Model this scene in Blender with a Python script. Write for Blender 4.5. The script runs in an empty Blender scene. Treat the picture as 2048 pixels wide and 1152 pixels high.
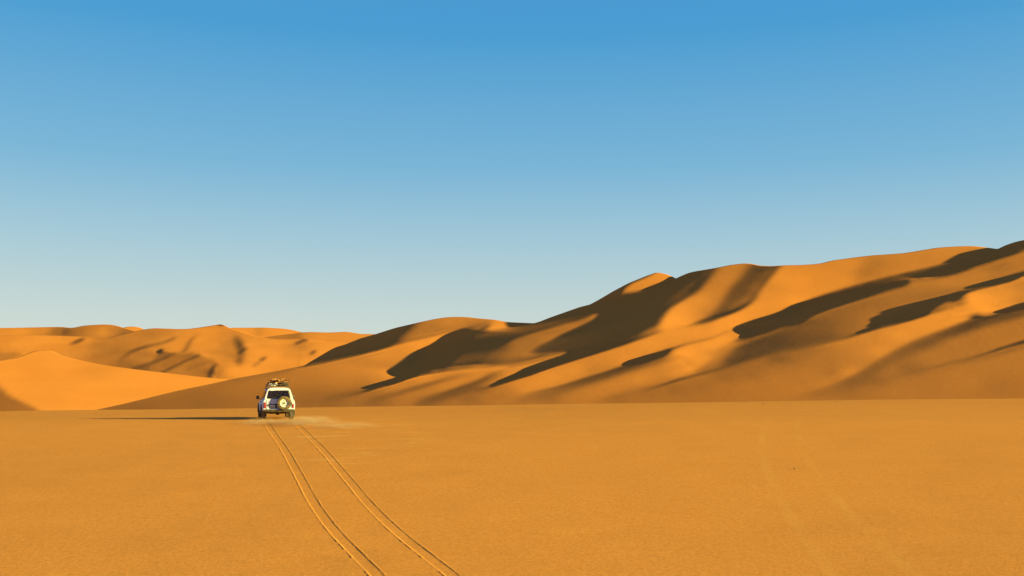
import bpy, bmesh, math, random, zlib, base64
import numpy as np
from mathutils import Vector, Matrix, noise

scene = bpy.context.scene
COL = scene.collection
R = math.radians

# ------------------------------------------------------------------ camera
CAM_Z = 2.95                       # metres above the crest of the plain
LENS, SENSOR = 35.0, 36.0
cam_data = bpy.data.cameras.new("camera")
cam_data.lens, cam_data.sensor_width = LENS, SENSOR
cam_data.shift_y = 159.0 / 2048.0
cam_data.clip_start, cam_data.clip_end = 0.1, 20000
cam = bpy.data.objects.new("camera", cam_data)
cam.location = (0, 0, CAM_Z)
cam.rotation_euler = (R(90), 0, 0)
COL.objects.link(cam)
scene.camera = cam

# ------------------------------------------------------------------ sky, sun, exposure
SUN_EL, SUN_AZ = R(11.0), R(102.0)          # azimuth clockwise from the view direction (+Y)
world = bpy.data.worlds.new("World")
scene.world = world
world.use_nodes = True
wn, wl = world.node_tree.nodes, world.node_tree.links
wn.clear()
sky = wn.new("ShaderNodeTexSky")
sky.sky_type = 'NISHITA'
sky.sun_disc = False
sky.sun_elevation = SUN_EL
sky.sun_rotation = SUN_AZ
sky.altitude = 600
sky.air_density = 1.0
sky.dust_density = 1.2
sky.ozone_density = 1.6
SKY_STRENGTH = 0.080
SKY_GRADE = ((1.15, -.80, .30), (1.0, -.35, 0.1), (.55, 1.15, 0.0))
bg = wn.new("ShaderNodeBackground")
bg.inputs[1].default_value = SKY_STRENGTH
wo = wn.new("ShaderNodeOutputWorld")
# deep desert blue: less red aloft, fuller blue (same grade over the whole dome)
spl = wn.new("ShaderNodeSeparateColor")
cmb = wn.new("ShaderNodeCombineColor")
wl.new(sky.outputs[0], spl.inputs[0])
for i, (gain, off, low) in enumerate(SKY_GRADE):
    ma = wn.new("ShaderNodeMath"); ma.operation = 'MULTIPLY_ADD'
    ma.inputs[1].default_value, ma.inputs[2].default_value = gain, off
    mx = wn.new("ShaderNodeMath"); mx.operation = 'MAXIMUM'
    mx.inputs[1].default_value = low
    wl.new(spl.outputs[i], ma.inputs[0]); wl.new(ma.outputs[0], mx.inputs[0]); wl.new(mx.outputs[0], cmb.inputs[i])
# the clear desert air brightens evenly towards the horizon all round
tc = wn.new("ShaderNodeTexCoord")
sz = wn.new("ShaderNodeSeparateXYZ")
wl.new(tc.outputs['Generated'], sz.inputs[0])
grad = wn.new("ShaderNodeValToRGB")
els = grad.color_ramp.elements
AIR = ((0.0, (.60, .65, .60)), (2.3, (.57, .655, .625)), (4.7, (.46, .60, .63)), (7.4, (.345, .545, .65)), (11.3, (.190, .445, .650)),
       (18.6, (.066, .325, .625)), (32.0, (.062, .130, .50)), (60.0, (.066, .050, .46)), (90.0, (.066, .040, .44)))
for k, (deg, c) in enumerate(AIR):
    e = els[k] if k < 2 else els.new(.5)
    e.position = math.sin(R(deg)); e.color = (*c, 1)
wl.new(sz.outputs[2], grad.inputs[0])
sc = wn.new("ShaderNodeVectorMath"); sc.operation = 'SCALE'
sc.inputs['Scale'].default_value = 4.53
wl.new(grad.outputs[0], sc.inputs[0])
mixs = wn.new("ShaderNodeMix"); mixs.data_type = 'RGBA'
mixs.inputs[0].default_value = .93
wl.new(cmb.outputs[0], mixs.inputs[6]); wl.new(sc.outputs[0], mixs.inputs[7])
wl.new(mixs.outputs[2], bg.inputs[0])
wl.new(bg.outputs[0], wo.inputs[0])

sun_data = bpy.data.lights.new("sun", 'SUN')
sun_data.energy = 5.0
sun_data.angle = R(0.53)
sun_data.color = (1.0, 0.975, 0.33)
sun = bpy.data.objects.new("sun", sun_data)
to_sun = Vector((math.sin(SUN_AZ) * math.cos(SUN_EL), math.cos(SUN_AZ) * math.cos(SUN_EL), math.sin(SUN_EL)))
sun.rotation_euler = to_sun.to_track_quat('Z', 'Y').to_euler()
sun.location = to_sun * 300
COL.objects.link(sun)

vs = scene.view_settings
vs.view_transform = 'Standard'
vs.look = 'None'
vs.gamma = 1.0
vs.use_curve_mapping = False
vs.exposure = 1.52
scene.cycles.max_bounces = 8
scene.cycles.volume_step_rate = 1.0


# ------------------------------------------------------------------ helpers
def mesh_obj(name, verts, faces, mat=None, parent=None, smooth=True, uv=None):
    me = bpy.data.meshes.new(name)
    if isinstance(verts, np.ndarray):
        verts = verts.reshape(-1, 3)
        me.vertices.add(len(verts))
        me.vertices.foreach_set('co', verts.astype(np.float32).ravel())
        f = np.asarray(faces, dtype=np.int32)
        me.loops.add(f.size)
        me.loops.foreach_set('vertex_index', f.ravel())
        me.polygons.add(len(f))
        me.polygons.foreach_set('loop_start', np.arange(0, f.size, f.shape[1], dtype=np.int32))
        me.polygons.foreach_set('loop_total', np.full(len(f), f.shape[1], dtype=np.int32))
        me.update(calc_edges=True)
        me.validate()
    else:
        me.from_pydata(verts, [], faces)
    if smooth:
        me.polygons.foreach_set('use_smooth', np.ones(len(me.polygons), dtype=bool))
    o = bpy.data.objects.new(name, me)
    COL.objects.link(o)
    if mat:
        me.materials.append(mat)
    if parent:
        o.parent = parent
    return o


def grid_faces(nr, nc):
    i = np.arange(nr * nc).reshape(nr, nc)
    return np.stack([i[:-1, :-1], i[:-1, 1:], i[1:, 1:], i[1:, :-1]], -1).reshape(-1, 4)


def tag(o, label=None, cat=None, group=None, kind=None):
    if label: o["label"] = label
    if cat: o["category"] = cat
    if group: o["group"] = group
    if kind: o["kind"] = kind
    return o


class NT:
    """small node-tree writer"""
    def __init__(self, name):
        self.m = bpy.data.materials.new(name)
        self.m.use_nodes = True
        self.t = self.m.node_tree
        self.t.nodes.clear()
        self.out = self.n("ShaderNodeOutputMaterial")

    def n(self, kind, **kw):
        nd = self.t.nodes.new(kind)
        for k, v in kw.items():
            setattr(nd, k, v)
        return nd

    def l(self, a, b):
        self.t.links.new(a, b)

    def math(self, op, a, b=None, c=None, clamp=False):
        nd = self.n("ShaderNodeMath", operation=op, use_clamp=clamp)
        for i, x in enumerate((a, b, c)):
            if x is None: continue
            if hasattr(x, 'type'): self.l(x, nd.inputs[i])
            else: nd.inputs[i].default_value = x
        return nd.outputs[0]

    def mix(self, fac, a, b):
        nd = self.n("ShaderNodeMix", data_type='RGBA')
        for sock, x in ((nd.inputs[0], fac), (nd.inputs[6], a), (nd.inputs[7], b)):
            if hasattr(x, 'type'): self.l(x, sock)
            else: sock.default_value = x if not isinstance(x, tuple) else (*x[:3], 1)
        return nd.outputs[2]

    def noise(self, vec, scale, detail=3, rough=.5, dist=0.0):
        nd = self.n("ShaderNodeTexNoise")
        nd.inputs['Scale'].default_value = scale
        nd.inputs['Detail'].default_value = detail
        nd.inputs['Roughness'].default_value = rough
        nd.inputs['Distortion'].default_value = dist
        if vec is not None: self.l(vec, nd.inputs['Vector'])
        return nd.outputs['Fac']

    def ramp(self, x, lo, hi, a=0.0, b=1.0, smooth=True):
        nd = self.n("ShaderNodeMapRange", interpolation_type='SMOOTHSTEP' if smooth else 'LINEAR')
        self.l(x, nd.inputs[0])
        for i, v in zip((1, 2, 3, 4), (lo, hi, a, b)): nd.inputs[i].default_value = v
        return nd.outputs[0]


def vmul(t, vec, s):
    nd = t.n("ShaderNodeVectorMath", operation='MULTIPLY')
    t.l(vec, nd.inputs[0])
    nd.inputs[1].default_value = s
    return nd.outputs[0]


SAND_A = (0.650, 0.211, 0.034)
SAND_B = (0.612, 0.193, 0.030)


def dune_material():
    t = NT("dune_sand")
    geo = t.n("ShaderNodeNewGeometry")
    pos = geo.outputs['Position']
    big = t.noise(vmul(t, pos, (.02, .02, .03)), 1.0, 4, .55)
    fine = t.noise(vmul(t, pos, (.5, .5, .5)), 1.0, 3, .6)
    fac = t.math('ADD', t.math('MULTIPLY', big, .75), t.math('MULTIPLY', fine, .25))
    col = t.mix(t.ramp(fac, .35, .65), SAND_B, SAND_A)
    h = t.math('MULTIPLY', fine, .05)
    b = t.n("ShaderNodeBump")
    b.inputs['Strength'].default_value = .25
    b.inputs['Distance'].default_value = 1.0
    t.l(h, b.inputs['Height'])
    p = t.n("ShaderNodeBsdfPrincipled")
    p.inputs['Roughness'].default_value = .95
    p.inputs['Specular IOR Level'].default_value = 0.0
    t.l(col, p.inputs['Base Color'])
    t.l(b.outputs[0], p.inputs['Normal'])
    t.l(p.outputs[0], t.out.inputs[0])
    return t.m


DUNE_MAT = dune_material()

# ------------------------------------------------------------------ dunes: surveyed ranges
SURVEY = {
 'right': dict(bearing=(-0.443973, 0.00251116), tilt=(-0.056752, 0.00150670), near=4.9876, unit=0.0001, profiles=[
[4349,71,1,2,1,-2,-3,-9,-8,4],[4334,71,1,1,1,0,-4,-7,-7,4],[4319,70,2,1,1,-1,-2,-6,-7,4],[4303,70,1,2,1,-1,-2,-3,-8,-6,4],[4287,70,1,2,0,0,-1,-3,-6,-7,4],
[4271,70,1,1,1,0,-1,-2,-5,-6,3,1],[4254,70,1,1,1,0,-1,-1,-4,-6,-5,2],[4237,71,-1,2,1,0,-1,-1,-2,-5,-6,3],[4220,71,0,0,1,1,0,-2,-2,-2,-6,3,0],[4203,71,-1,2,0,1,-1,0,-2,-2,-4,-7,4],
[4186,70,1,0,1,1,-1,0,-1,-2,-3,-6,3],[4168,71,0,0,1,0,0,0,-1,-1,-2,-6,-6,4],[4151,71,-1,1,1,0,0,0,0,-2,-1,-4,-6,2],[4133,71,0,0,0,1,0,0,0,-1,-1,-3,-6,3,0],
[4115,71,0,0,0,1,0,0,0,-1,0,-3,-4,-6,3],[4097,71,0,0,0,0,1,0,0,0,-1,-1,-3,-7,3],[4079,71,0,0,0,0,1,0,0,0,-1,0,-2,-6,3,0],[4061,71,0,0,0,0,0,1,0,0,0,0,-2,-4,-6,3],
[4043,71,0,-1,1,0,1,-1,1,0,1,-1,0,-3,-7,4],[4025,71,0,-1,1,0,0,1,0,0,0,1,0,-2,-5,2,1],[4007,71,-1,1,-1,1,0,1,0,0,0,1,1,-1,-4,-7,4],[3989,71,-1,1,-1,1,0,0,1,0,1,0,1,0,-2,-6,3],
[3971,71,-1,0,1,-1,1,0,1,0,1,0,1,1,0,-5,-8,4],[3953,71,-1,0,0,1,-1,2,-1,1,1,0,2,0,2,-4,-7,3],[3935,71,-1,0,0,0,1,0,0,1,1,0,2,1,1,-1,-6,3,0],
[3918,70,0,0,0,0,0,1,0,1,1,0,2,1,2,0,-5,-7,3],[3900,70,0,0,-1,1,1,-1,2,0,0,1,2,1,2,1,-2,-7,3],[3883,69,1,0,-1,1,0,1,0,1,0,1,2,1,2,2,0,-6,3,0],
[3865,70,-1,1,-1,1,0,1,0,0,1,2,0,2,2,3,0,-3,-8,4],[3848,69,1,-1,0,1,0,0,1,1,0,1,1,2,3,1,2,0,-8,4,0],[3831,69,0,0,1,-1,1,0,1,0,1,1,2,1,2,2,3,0,-4,-10,5],
[3814,69,0,0,0,0,1,0,1,0,1,1,1,2,2,3,2,1,-2,-7,3],[3798,68,1,0,0,0,0,1,1,0,1,1,1,2,2,2,3,3,-1,-5,-11,5],[3781,69,-1,1,-1,1,1,0,0,1,1,1,1,2,1,4,2,2,3,-4,-10,6],
[3765,68,0,1,-1,1,0,1,0,1,1,1,1,2,1,3,3,3,2,0,-8,3,1],[3748,68,1,-1,0,1,0,1,0,1,1,0,2,2,1,3,3,3,3,0,-5,-10,5],[3732,68,0,0,1,-1,1,1,0,1,0,2,1,1,3,1,4,3,3,1,-3,-8,4],
[3716,68,0,0,0,0,1,1,0,0,2,1,0,3,1,3,2,4,2,3,-1,-7,-10,5],[3701,67,1,0,0,0,1,0,1,0,2,0,2,1,3,1,3,4,2,3,1,-5,-9,4],[3685,67,1,-1,1,0,1,0,1,1,0,1,2,1,2,3,2,3,3,3,1,-1,-8,4,0],
[3669,67,1,-1,1,0,1,0,0,2,0,1,2,1,2,2,3,3,3,3,2,0,-6,-11,6],[3654,67,0,0,1,0,0,1,1,0,1,1,2,1,2,1,4,3,2,4,3,0,-3,-10,5,1],
[3638,67,0,1,-1,1,0,1,0,1,1,1,2,1,1,3,2,3,4,3,2,2,-1,-8,-12,6],[3623,67,0,0,0,1,0,0,1,1,1,1,2,0,3,1,3,3,3,4,2,3,-1,-5,-10,5],
[3608,66,1,0,0,1,-1,2,0,1,1,0,3,0,2,3,1,4,3,3,3,3,1,-3,-9,4,0],[3592,67,0,0,0,0,0,1,1,1,1,0,2,2,1,2,2,3,4,3,3,3,2,-1,-8,-11,6],
[3577,67,-1,1,0,0,0,1,1,0,2,0,2,1,2,2,2,3,3,4,3,3,3,0,-5,-11,6],[3562,67,-1,1,-1,1,0,1,0,2,0,1,2,1,1,3,2,2,4,3,4,3,4,1,-3,-9,4,1],
[3547,67,-1,0,1,-1,1,1,0,1,1,1,1,2,1,3,2,2,3,4,3,5,2,3,0,-8,-12,6],[3532,66,1,-1,0,1,-1,1,1,1,1,1,1,1,3,1,2,3,3,3,5,3,4,3,1,-5,-11,6],
[3517,67,-1,0,0,0,0,1,1,0,2,0,2,2,1,2,2,3,2,4,4,3,5,4,2,-1,-11,5,0],[3502,67,-1,0,0,0,0,0,1,2,0,1,2,1,2,1,3,3,2,4,3,4,5,5,2,1,-7,-15,8],
[3488,66,0,0,-1,1,0,0,1,1,1,1,1,2,2,1,3,2,3,3,4,4,5,4,5,2,-4,-14,7],[3473,66,0,0,-1,1,-1,1,1,0,2,1,1,1,3,1,3,2,2,4,4,3,5,6,5,3,-1,-11,6,-1],
[3458,66,0,0,-1,0,1,0,0,1,1,1,2,2,1,2,2,3,3,2,4,4,5,5,7,4,2,-9,-16,8],[3444,66,-1,1,-1,0,0,1,0,1,0,2,2,1,2,2,2,2,4,2,4,3,6,5,6,7,3,-5,-15,8],
[3429,66,0,-1,0,0,0,0,1,0,2,1,1,1,3,2,2,2,3,3,4,3,5,5,7,8,4,0,-13,-21,11],[3415,66,-1,1,-1,-1,1,0,0,1,1,2,1,1,2,3,2,2,3,3,3,4,4,6,6,8,7,3,-9,-22,11],
[3400,66,0,-1,0,0,-1,1,0,1,0,2,2,1,2,2,3,2,2,4,3,4,4,5,6,8,9,4,-4,-19,10,0],[3386,66,-1,1,-1,-1,0,1,-1,2,0,2,1,2,2,2,2,3,2,4,3,3,5,4,7,7,9,7,-1,-15,-24,11],
[3371,66,0,0,-2,1,-1,0,0,1,2,0,2,1,3,1,3,3,3,2,4,3,5,3,7,7,9,8,3,-11,-23,12],[3357,66,0,-1,0,-1,0,0,0,1,1,1,1,3,1,2,3,3,2,3,4,3,5,3,6,6,10,9,4,-4,-22,11,0],
[3343,66,0,-1,0,-1,0,0,0,0,2,0,3,0,3,3,1,4,2,3,4,3,4,4,5,6,9,10,7,-2,-17,-28,14],[3329,66,0,-1,0,-1,0,-1,1,1,0,1,2,2,1,3,3,2,3,3,4,3,4,4,4,6,8,10,9,1,-12,-26,12],
[3314,67,-1,-1,0,-1,0,-1,1,0,1,1,1,3,1,3,2,3,3,3,4,3,4,4,4,5,7,10,10,3,-6,-25,13,-1],[3300,67,-1,0,-2,0,0,-1,1,0,0,2,1,2,3,1,3,3,3,3,3,4,4,4,3,6,5,10,10,5,-2,-20,-31,16],
[3286,67,-1,0,-1,-1,-1,1,-1,0,2,0,2,2,2,3,2,2,4,3,3,4,4,3,5,3,6,9,8,9,0,-15,-28,14],[3272,67,-1,0,-1,-1,0,-1,0,0,2,0,2,1,3,2,3,3,2,4,3,4,4,3,4,4,5,7,9,8,3,-7,-27,13,0],
[3258,67,0,-1,-1,-1,-1,0,0,1,0,1,1,2,3,2,3,2,4,2,5,2,5,3,4,4,4,5,9,9,5,-4,-22,-29,14],[3244,67,0,-1,-1,-1,0,-1,0,0,1,0,3,1,2,3,2,4,2,4,3,4,3,4,4,3,5,4,7,9,6,1,-17,-29,15],
[3229,68,-1,-1,0,-2,-1,1,-2,1,1,0,2,2,2,3,2,3,4,2,4,4,3,4,4,3,4,4,6,8,8,1,-9,-27,14,-1],[3215,68,-1,0,-2,0,-2,0,0,0,0,1,2,2,2,2,3,3,3,4,3,3,5,2,5,3,3,4,6,6,9,3,-5,-23,-27,13],
[3201,68,0,-2,0,-2,0,-1,0,-1,2,0,1,2,3,2,3,3,3,3,4,4,3,4,3,4,3,4,3,8,7,6,-3,-19,-25,13],[3187,68,0,-1,-2,0,-1,-1,-1,1,0,1,1,2,2,3,3,3,3,3,4,3,4,4,3,4,3,3,4,5,8,7,-2,-12,-25,12,1],
[3172,69,-1,-1,-1,-1,-1,-1,-1,1,-1,2,1,2,2,2,4,3,2,5,2,4,4,4,4,2,4,3,3,4,8,7,1,-10,-21,-23,11],
[3158,69,-1,0,-2,-1,-2,0,0,-1,1,0,2,2,1,4,2,3,4,3,4,3,4,3,5,2,4,3,2,4,7,6,4,-6,-20,-21,10],
[3143,70,-2,0,-2,-1,-1,-1,0,-1,1,0,1,2,3,2,3,3,3,4,4,3,4,3,5,2,4,3,2,3,5,7,5,-4,-14,-22,11],
[3129,70,-2,0,-1,-2,-1,-1,0,-1,0,1,1,2,2,3,2,4,4,2,5,3,4,3,5,2,4,3,2,2,5,5,6,-1,-10,-20,10,1],
[3114,70,-1,-1,-1,-1,-2,-1,-1,1,-1,0,2,2,1,4,2,4,3,3,5,3,4,3,4,4,3,3,2,2,3,5,5,2,-7,-16,-20,10],
[3099,71,-2,0,-2,-2,0,-2,-1,0,0,1,0,2,3,2,3,3,4,3,5,2,5,4,3,4,3,3,2,2,2,4,4,4,-4,-13,-18,9],
[3084,71,-1,-1,-2,-1,-2,0,-2,0,0,0,1,2,2,3,2,4,4,3,4,4,4,3,5,3,3,4,1,1,3,1,5,3,0,-9,-16,8,0],
[3070,71,-1,-1,-2,-1,-1,-2,0,-1,-1,2,-1,3,1,4,2,3,5,3,4,4,3,5,3,5,2,4,1,2,1,1,3,4,0,-4,-13,-13,6],
[3055,71,0,-2,-1,-2,-2,0,-1,-2,1,0,1,1,2,2,4,4,3,3,5,4,4,3,5,3,4,3,2,1,1,0,2,2,3,-3,-7,-12,6],
[3040,71,0,-1,-2,-2,-1,-1,-2,0,0,-1,2,0,3,2,4,3,3,5,4,3,5,4,3,5,4,2,2,2,-1,1,0,1,2,2,-5,-7,4,0],
[3024,73,-2,-1,-2,-2,-1,-1,-1,-1,-1,1,0,1,2,3,3,4,3,4,5,3,5,4,4,4,4,2,3,1,0,-1,0,-1,2,3,-1,-1,0,0],
[3009,73,-2,-1,-1,-2,-2,-1,-2,0,0,-1,1,1,2,2,4,3,4,4,4,5,3,5,4,5,3,3,2,2,-1,-1,-1,-2,1,2,3,5,17,-21],
[2994,73,-1,-2,-1,-2,-2,-1,-1,-1,-1,0,1,1,1,3,3,4,3,5,4,5,3,6,3,5,3,4,2,1,-1,0,-3,-2,-1,1,5,11,44,-51],
[2978,74,-2,-2,-1,-1,-3,0,-3,0,-1,0,1,0,2,3,3,3,4,5,4,4,5,4,5,4,4,3,3,0,0,-2,-2,-2,-3,0,3,17,81,46,-135],
[2963,73,0,-2,-2,-1,-2,-2,-1,-1,-1,0,0,1,2,2,3,4,4,4,5,4,5,5,4,4,5,2,3,1,-1,-1,-3,-3,-3,-2,1,19,113,112,-231],
[2947,74,-1,-2,-1,-2,-2,-2,-1,-1,-1,0,0,0,3,2,2,5,4,4,4,6,4,4,6,4,4,3,2,1,0,-2,-2,-4,-4,-3,-1,14,126,210,-333,1],
[2932,74,-1,-2,-1,-2,-1,-3,-1,-1,-1,0,-1,2,1,2,4,3,4,5,5,4,5,5,5,4,5,3,1,2,-1,-2,-2,-4,-4,-3,-4,8,132,250,-180,-189],
[2916,74,0,-2,-2,-2,-2,-1,-2,-1,-1,-1,1,0,2,2,3,4,4,4,6,4,6,4,5,5,4,3,2,1,0,-2,-3,-4,-4,-4,-2,-2,121,296,-145,-251],
[2900,75,-1,-2,-2,-2,-1,-2,-2,-1,-1,-1,1,0,1,2,4,3,5,5,4,5,6,4,6,5,3,4,2,0,0,-2,-3,-3,-5,-3,-3,-5,72,367,-100,-315,1],
[2885,75,-2,0,-3,-1,-2,-2,-2,-1,-1,-1,0,1,1,2,3,4,4,6,4,5,6,5,5,5,4,4,1,1,-1,-2,-2,-4,-4,-4,-3,-4,25,333,94,-372,-56],
[2869,75,-1,-2,-1,-2,-2,-1,-3,-1,-1,-1,-1,2,0,3,3,3,5,6,4,5,6,5,6,5,3,4,2,0,0,-2,-3,-4,-3,-5,-2,-3,-2,212,336,-370,-155,1],
[2853,75,-1,-1,-2,-2,-1,-3,-1,-2,-1,-2,1,0,1,2,4,3,5,5,5,5,6,6,5,5,4,4,1,1,-1,-2,-2,-4,-4,-4,-4,-1,-9,103,382,-117,-357,19,-1],
[2838,75,-1,-1,-2,-1,-3,-1,-2,-2,-1,-2,0,1,1,1,4,4,5,4,6,6,5,6,5,6,4,3,2,0,0,-2,-3,-3,-5,-3,-5,-1,-7,37,292,164,-392,-136,63,-1],
[2822,75,-1,0,-3,-1,-2,-2,-3,0,-3,0,-1,0,1,3,2,5,4,5,6,5,6,7,5,5,5,3,1,1,-1,-1,-4,-2,-5,-4,-4,-3,-2,3,187,309,-287,-220,-38,20,-1],
[2806,76,-2,-1,-1,-2,-2,-2,-2,-2,-1,-1,-2,1,1,2,3,4,5,5,5,7,5,6,7,5,4,4,1,0,0,-2,-2,-4,-4,-5,-3,-4,-2,-5,96,337,-104,-292,-65,-11,5,1],
[2791,75,-1,0,-2,-2,-2,-2,-1,-3,-1,-2,0,0,0,2,4,4,4,6,5,6,7,5,7,6,4,3,2,0,0,-2,-3,-4,-3,-5,-4,-4,-1,-7,36,275,110,-326,-110,-16,-6,2,1],
[2775,75,0,-2,-1,-1,-3,-1,-3,-1,-2,-2,0,-1,1,2,3,4,5,5,6,7,5,7,7,5,5,3,1,1,-1,-1,-3,-4,-3,-5,-5,-4,-2,-3,0,189,245,-254,-182,-27,-7,-3,2],
[2760,75,-1,0,-2,-1,-3,-1,-2,-3,-1,-1,-2,0,1,1,3,5,5,5,6,6,7,7,6,5,6,2,2,1,-1,-1,-3,-4,-4,-4,-6,-3,-4,-1,-11,99,293,-102,-253,-52,-8,-3,-3,2],
[2744,75,0,-2,0,-2,-2,-3,-1,-2,-2,-2,0,-2,1,2,3,4,5,6,6,6,8,6,7,5,5,3,2,1,-2,0,-3,-4,-4,-5,-5,-4,-4,-2,-9,33,256,77,-276,-100,-12,-4,-1,-2,1],
[2729,75,-1,0,-2,-1,-1,-3,-2,-2,-2,-2,-1,-1,1,1,3,4,6,6,6,7,6,8,7,5,4,4,2,0,0,-2,-2,-4,-4,-5,-6,-4,-4,-4,-3,-2,170,219,-225,-161,-26,-3,-2,-1,-3,2],
[2714,75,-1,0,-2,-1,-1,-3,-2,-2,-2,-1,-3,1,-2,2,3,5,5,7,6,8,6,8,6,6,4,4,1,1,0,-2,-2,-4,-5,-4,-6,-5,-4,-5,-1,-11,84,266,-89,-223,-49,-7,-2,0,-2,-2,2],
[2699,74,1,-2,0,-2,-1,-3,-1,-3,-2,-2,-1,-1,-1,1,3,4,7,7,7,7,7,8,6,6,4,3,2,1,-1,-1,-2,-4,-5,-5,-5,-5,-6,-4,-3,-7,26,221,86,-252,-87,-12,-3,-1,-1,-1,-2,0],
[2684,74,0,0,-1,-2,-1,-2,-3,-2,-1,-3,-1,-2,0,1,1,5,6,9,7,8,8,6,8,4,5,3,2,1,-1,-1,-3,-3,-5,-4,-7,-5,-6,-5,-3,-2,-7,151,196,-193,-144,-23,-5,-1,0,-1,-2,-1,0],
[2669,74,0,0,-2,0,-2,-2,-2,-3,-2,-1,-3,0,-1,-1,3,3,7,9,8,9,8,7,7,5,4,2,3,0,0,-1,-3,-3,-5,-5,-6,-6,-6,-6,-2,-2,-12,73,232,-68,-198,-44,-7,-1,-1,-1,-1,-1,1,-1],
[2655,73,1,-1,0,-1,-2,-2,-2,-2,-3,-1,-3,0,-1,-1,1,3,8,8,11,9,8,8,6,5,4,2,3,0,-1,0,-3,-4,-3,-6,-7,-5,-8,-4,-5,-2,-5,16,200,69,-208,-81,-11,-3,-1,0,-1,-1,-1,0],
[2640,74,-1,0,0,-1,-2,-1,-3,-2,-2,-3,-1,-2,0,-1,0,3,6,9,12,11,9,8,6,5,3,2,2,0,1,-2,-2,-3,-5,-5,-7,-6,-8,-5,-4,-4,0,-7,126,174,-162,-125,-22,-4,-2,-1,1,-2,0,1,-1],
[2626,73,0,0,0,-1,-1,-3,-1,-3,-2,-3,-1,-1,-2,0,0,1,5,10,13,13,10,8,6,4,3,3,0,1,0,-1,-2,-3,-5,-5,-7,-7,-7,-7,-4,-4,1,-10,56,203,-54,-166,-42,-6,-2,-2,1,-1,-1,1,-1],
[2612,72,1,0,0,-1,-1,-2,-2,-3,-2,-2,-2,-1,-2,0,0,-1,5,9,14,14,13,9,5,4,3,1,2,-1,1,-2,-1,-3,-4,-6,-7,-8,-8,-6,-5,-3,-1,-3,9,162,77,-179,-69,-13,-3,-1,-1,1,-1,0,0,0],
[2598,72,1,0,-1,0,-1,-1,-3,-2,-3,-2,-2,-2,0,-1,0,-1,2,8,15,16,16,10,5,3,2,2,0,0,0,0,-2,-4,-3,-5,-8,-9,-8,-7,-5,-3,-1,1,-10,99,154,-125,-110,-22,-4,-1,-2,0,1,-1,0,1,-1],
[2584,72,0,1,-1,0,0,-3,-1,-3,-2,-3,-2,-1,-1,-1,-1,0,0,6,15,19,18,11,6,3,1,1,0,0,0,-1,-1,-3,-4,-5,-9,-8,-9,-8,-5,-2,-2,1,-7,36,169,-27,-142,-38,-6,-4,0,-1,0,1,0,-1,0],
[2570,72,0,0,0,1,-2,-1,-2,-3,-2,-3,-1,-2,-1,-1,0,-1,-1,3,13,22,22,13,7,1,1,1,-1,0,0,-1,-1,-3,-3,-7,-7,-10,-10,-8,-4,-4,0,-1,0,0,130,69,-133,-67,-10,-5,-1,-1,0,1,-1,1,0,-1],
[2557,71,0,1,1,-1,-1,-1,-1,-3,-3,-3,-2,-1,0,-2,0,-1,-1,1,8,25,26,16,7,1,1,-2,1,-1,0,-1,-1,-2,-4,-6,-9,-10,-10,-9,-4,-3,-1,-1,3,-9,68,130,-87,-91,-23,-4,-3,-1,0,0,1,0,0,0,0],
[2543,71,0,1,0,0,0,-2,-2,-1,-4,-2,-3,-1,-1,1,-2,-1,-1,0,3,22,34,22,6,0,-1,0,-1,0,-1,-1,-1,-2,-3,-7,-9,-11,-12,-7,-5,-3,0,-1,2,-3,13,136,-8,-106,-38,-8,-3,-2,0,0,1,-1,2,-2,1],
[2530,70,1,1,-1,1,0,-2,-1,-2,-4,-2,-2,-3,1,-1,0,-1,-2,0,0,12,42,34,3,0,-3,0,-1,-1,-1,0,-2,-1,-4,-6,-11,-12,-11,-8,-5,-2,0,-1,-1,7,-15,90,77,-99,-54,-16,-3,-2,-1,0,0,1,0,0,0,1],
[2517,70,0,1,1,0,-1,0,-2,-3,-2,-3,-2,-3,1,-1,1,-2,-1,-1,0,1,36,56,12,-12,-1,-3,0,-2,0,-1,-1,-1,-5,-6,-12,-12,-12,-9,-3,-2,0,-1,-1,6,-11,28,115,-46,-75,-22,-7,-3,-1,0,0,0,1,1,-1,1],
[2504,70,-1,2,0,1,-1,0,-2,-2,-3,-3,-2,-3,0,1,0,-1,-1,-2,1,-3,14,70,47,-28,-6,-4,0,-2,-1,-1,0,-2,-4,-7,-13,-13,-12,-9,-4,0,1,-1,-1,0,6,-19,97,31,-81,-35,-10,-4,-1,-2,1,0,1,0,1,-1,
1],
[2491,69,1,0,1,0,0,0,-2,-2,-2,-4,-3,-1,-2,1,2,-1,-1,-2,-1,2,-7,53,96,-13,-35,-3,0,-3,0,-1,-1,-2,-3,-9,-12,-15,-13,-9,-2,0,1,0,-1,-2,7,-19,40,78,-47,-51,-15,-5,-3,-2,1,0,0,2,-1,1,
0],
[2479,68,1,1,1,0,0,-1,-1,-2,-2,-4,-2,-3,-1,1,1,1,-1,0,-5,4,-9,16,109,67,-82,-8,-3,-1,-1,-1,0,-2,-4,-9,-14,-15,-15,-6,-2,0,1,0,0,-1,0,-4,-9,83,1,-50,-26,-8,-3,-2,-1,0,2,0,0,2,-2,1],
[2466,68,1,0,1,1,0,-1,-1,-1,-4,-2,-3,-4,0,0,1,3,0,-2,-2,-1,0,-12,75,149,-60,-58,-2,1,-2,0,-1,-2,-4,-9,-15,-19,-12,-7,0,0,2,1,-1,-2,-3,4,-28,55,37,-28,-35,-12,-5,-3,-1,0,1,1,1,0,0,
1],
[2454,68,0,1,0,2,-1,0,0,-3,-2,-3,-4,-2,-2,0,2,2,2,-1,-1,-5,3,-14,27,155,66,-133,-7,-4,1,-1,-1,-1,-4,-11,-18,-17,-14,-5,0,2,2,1,-1,-2,-5,2,-20,9,59,-2,-30,-20,-7,-4,-2,0,0,1,2,0,0,
1],
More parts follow.
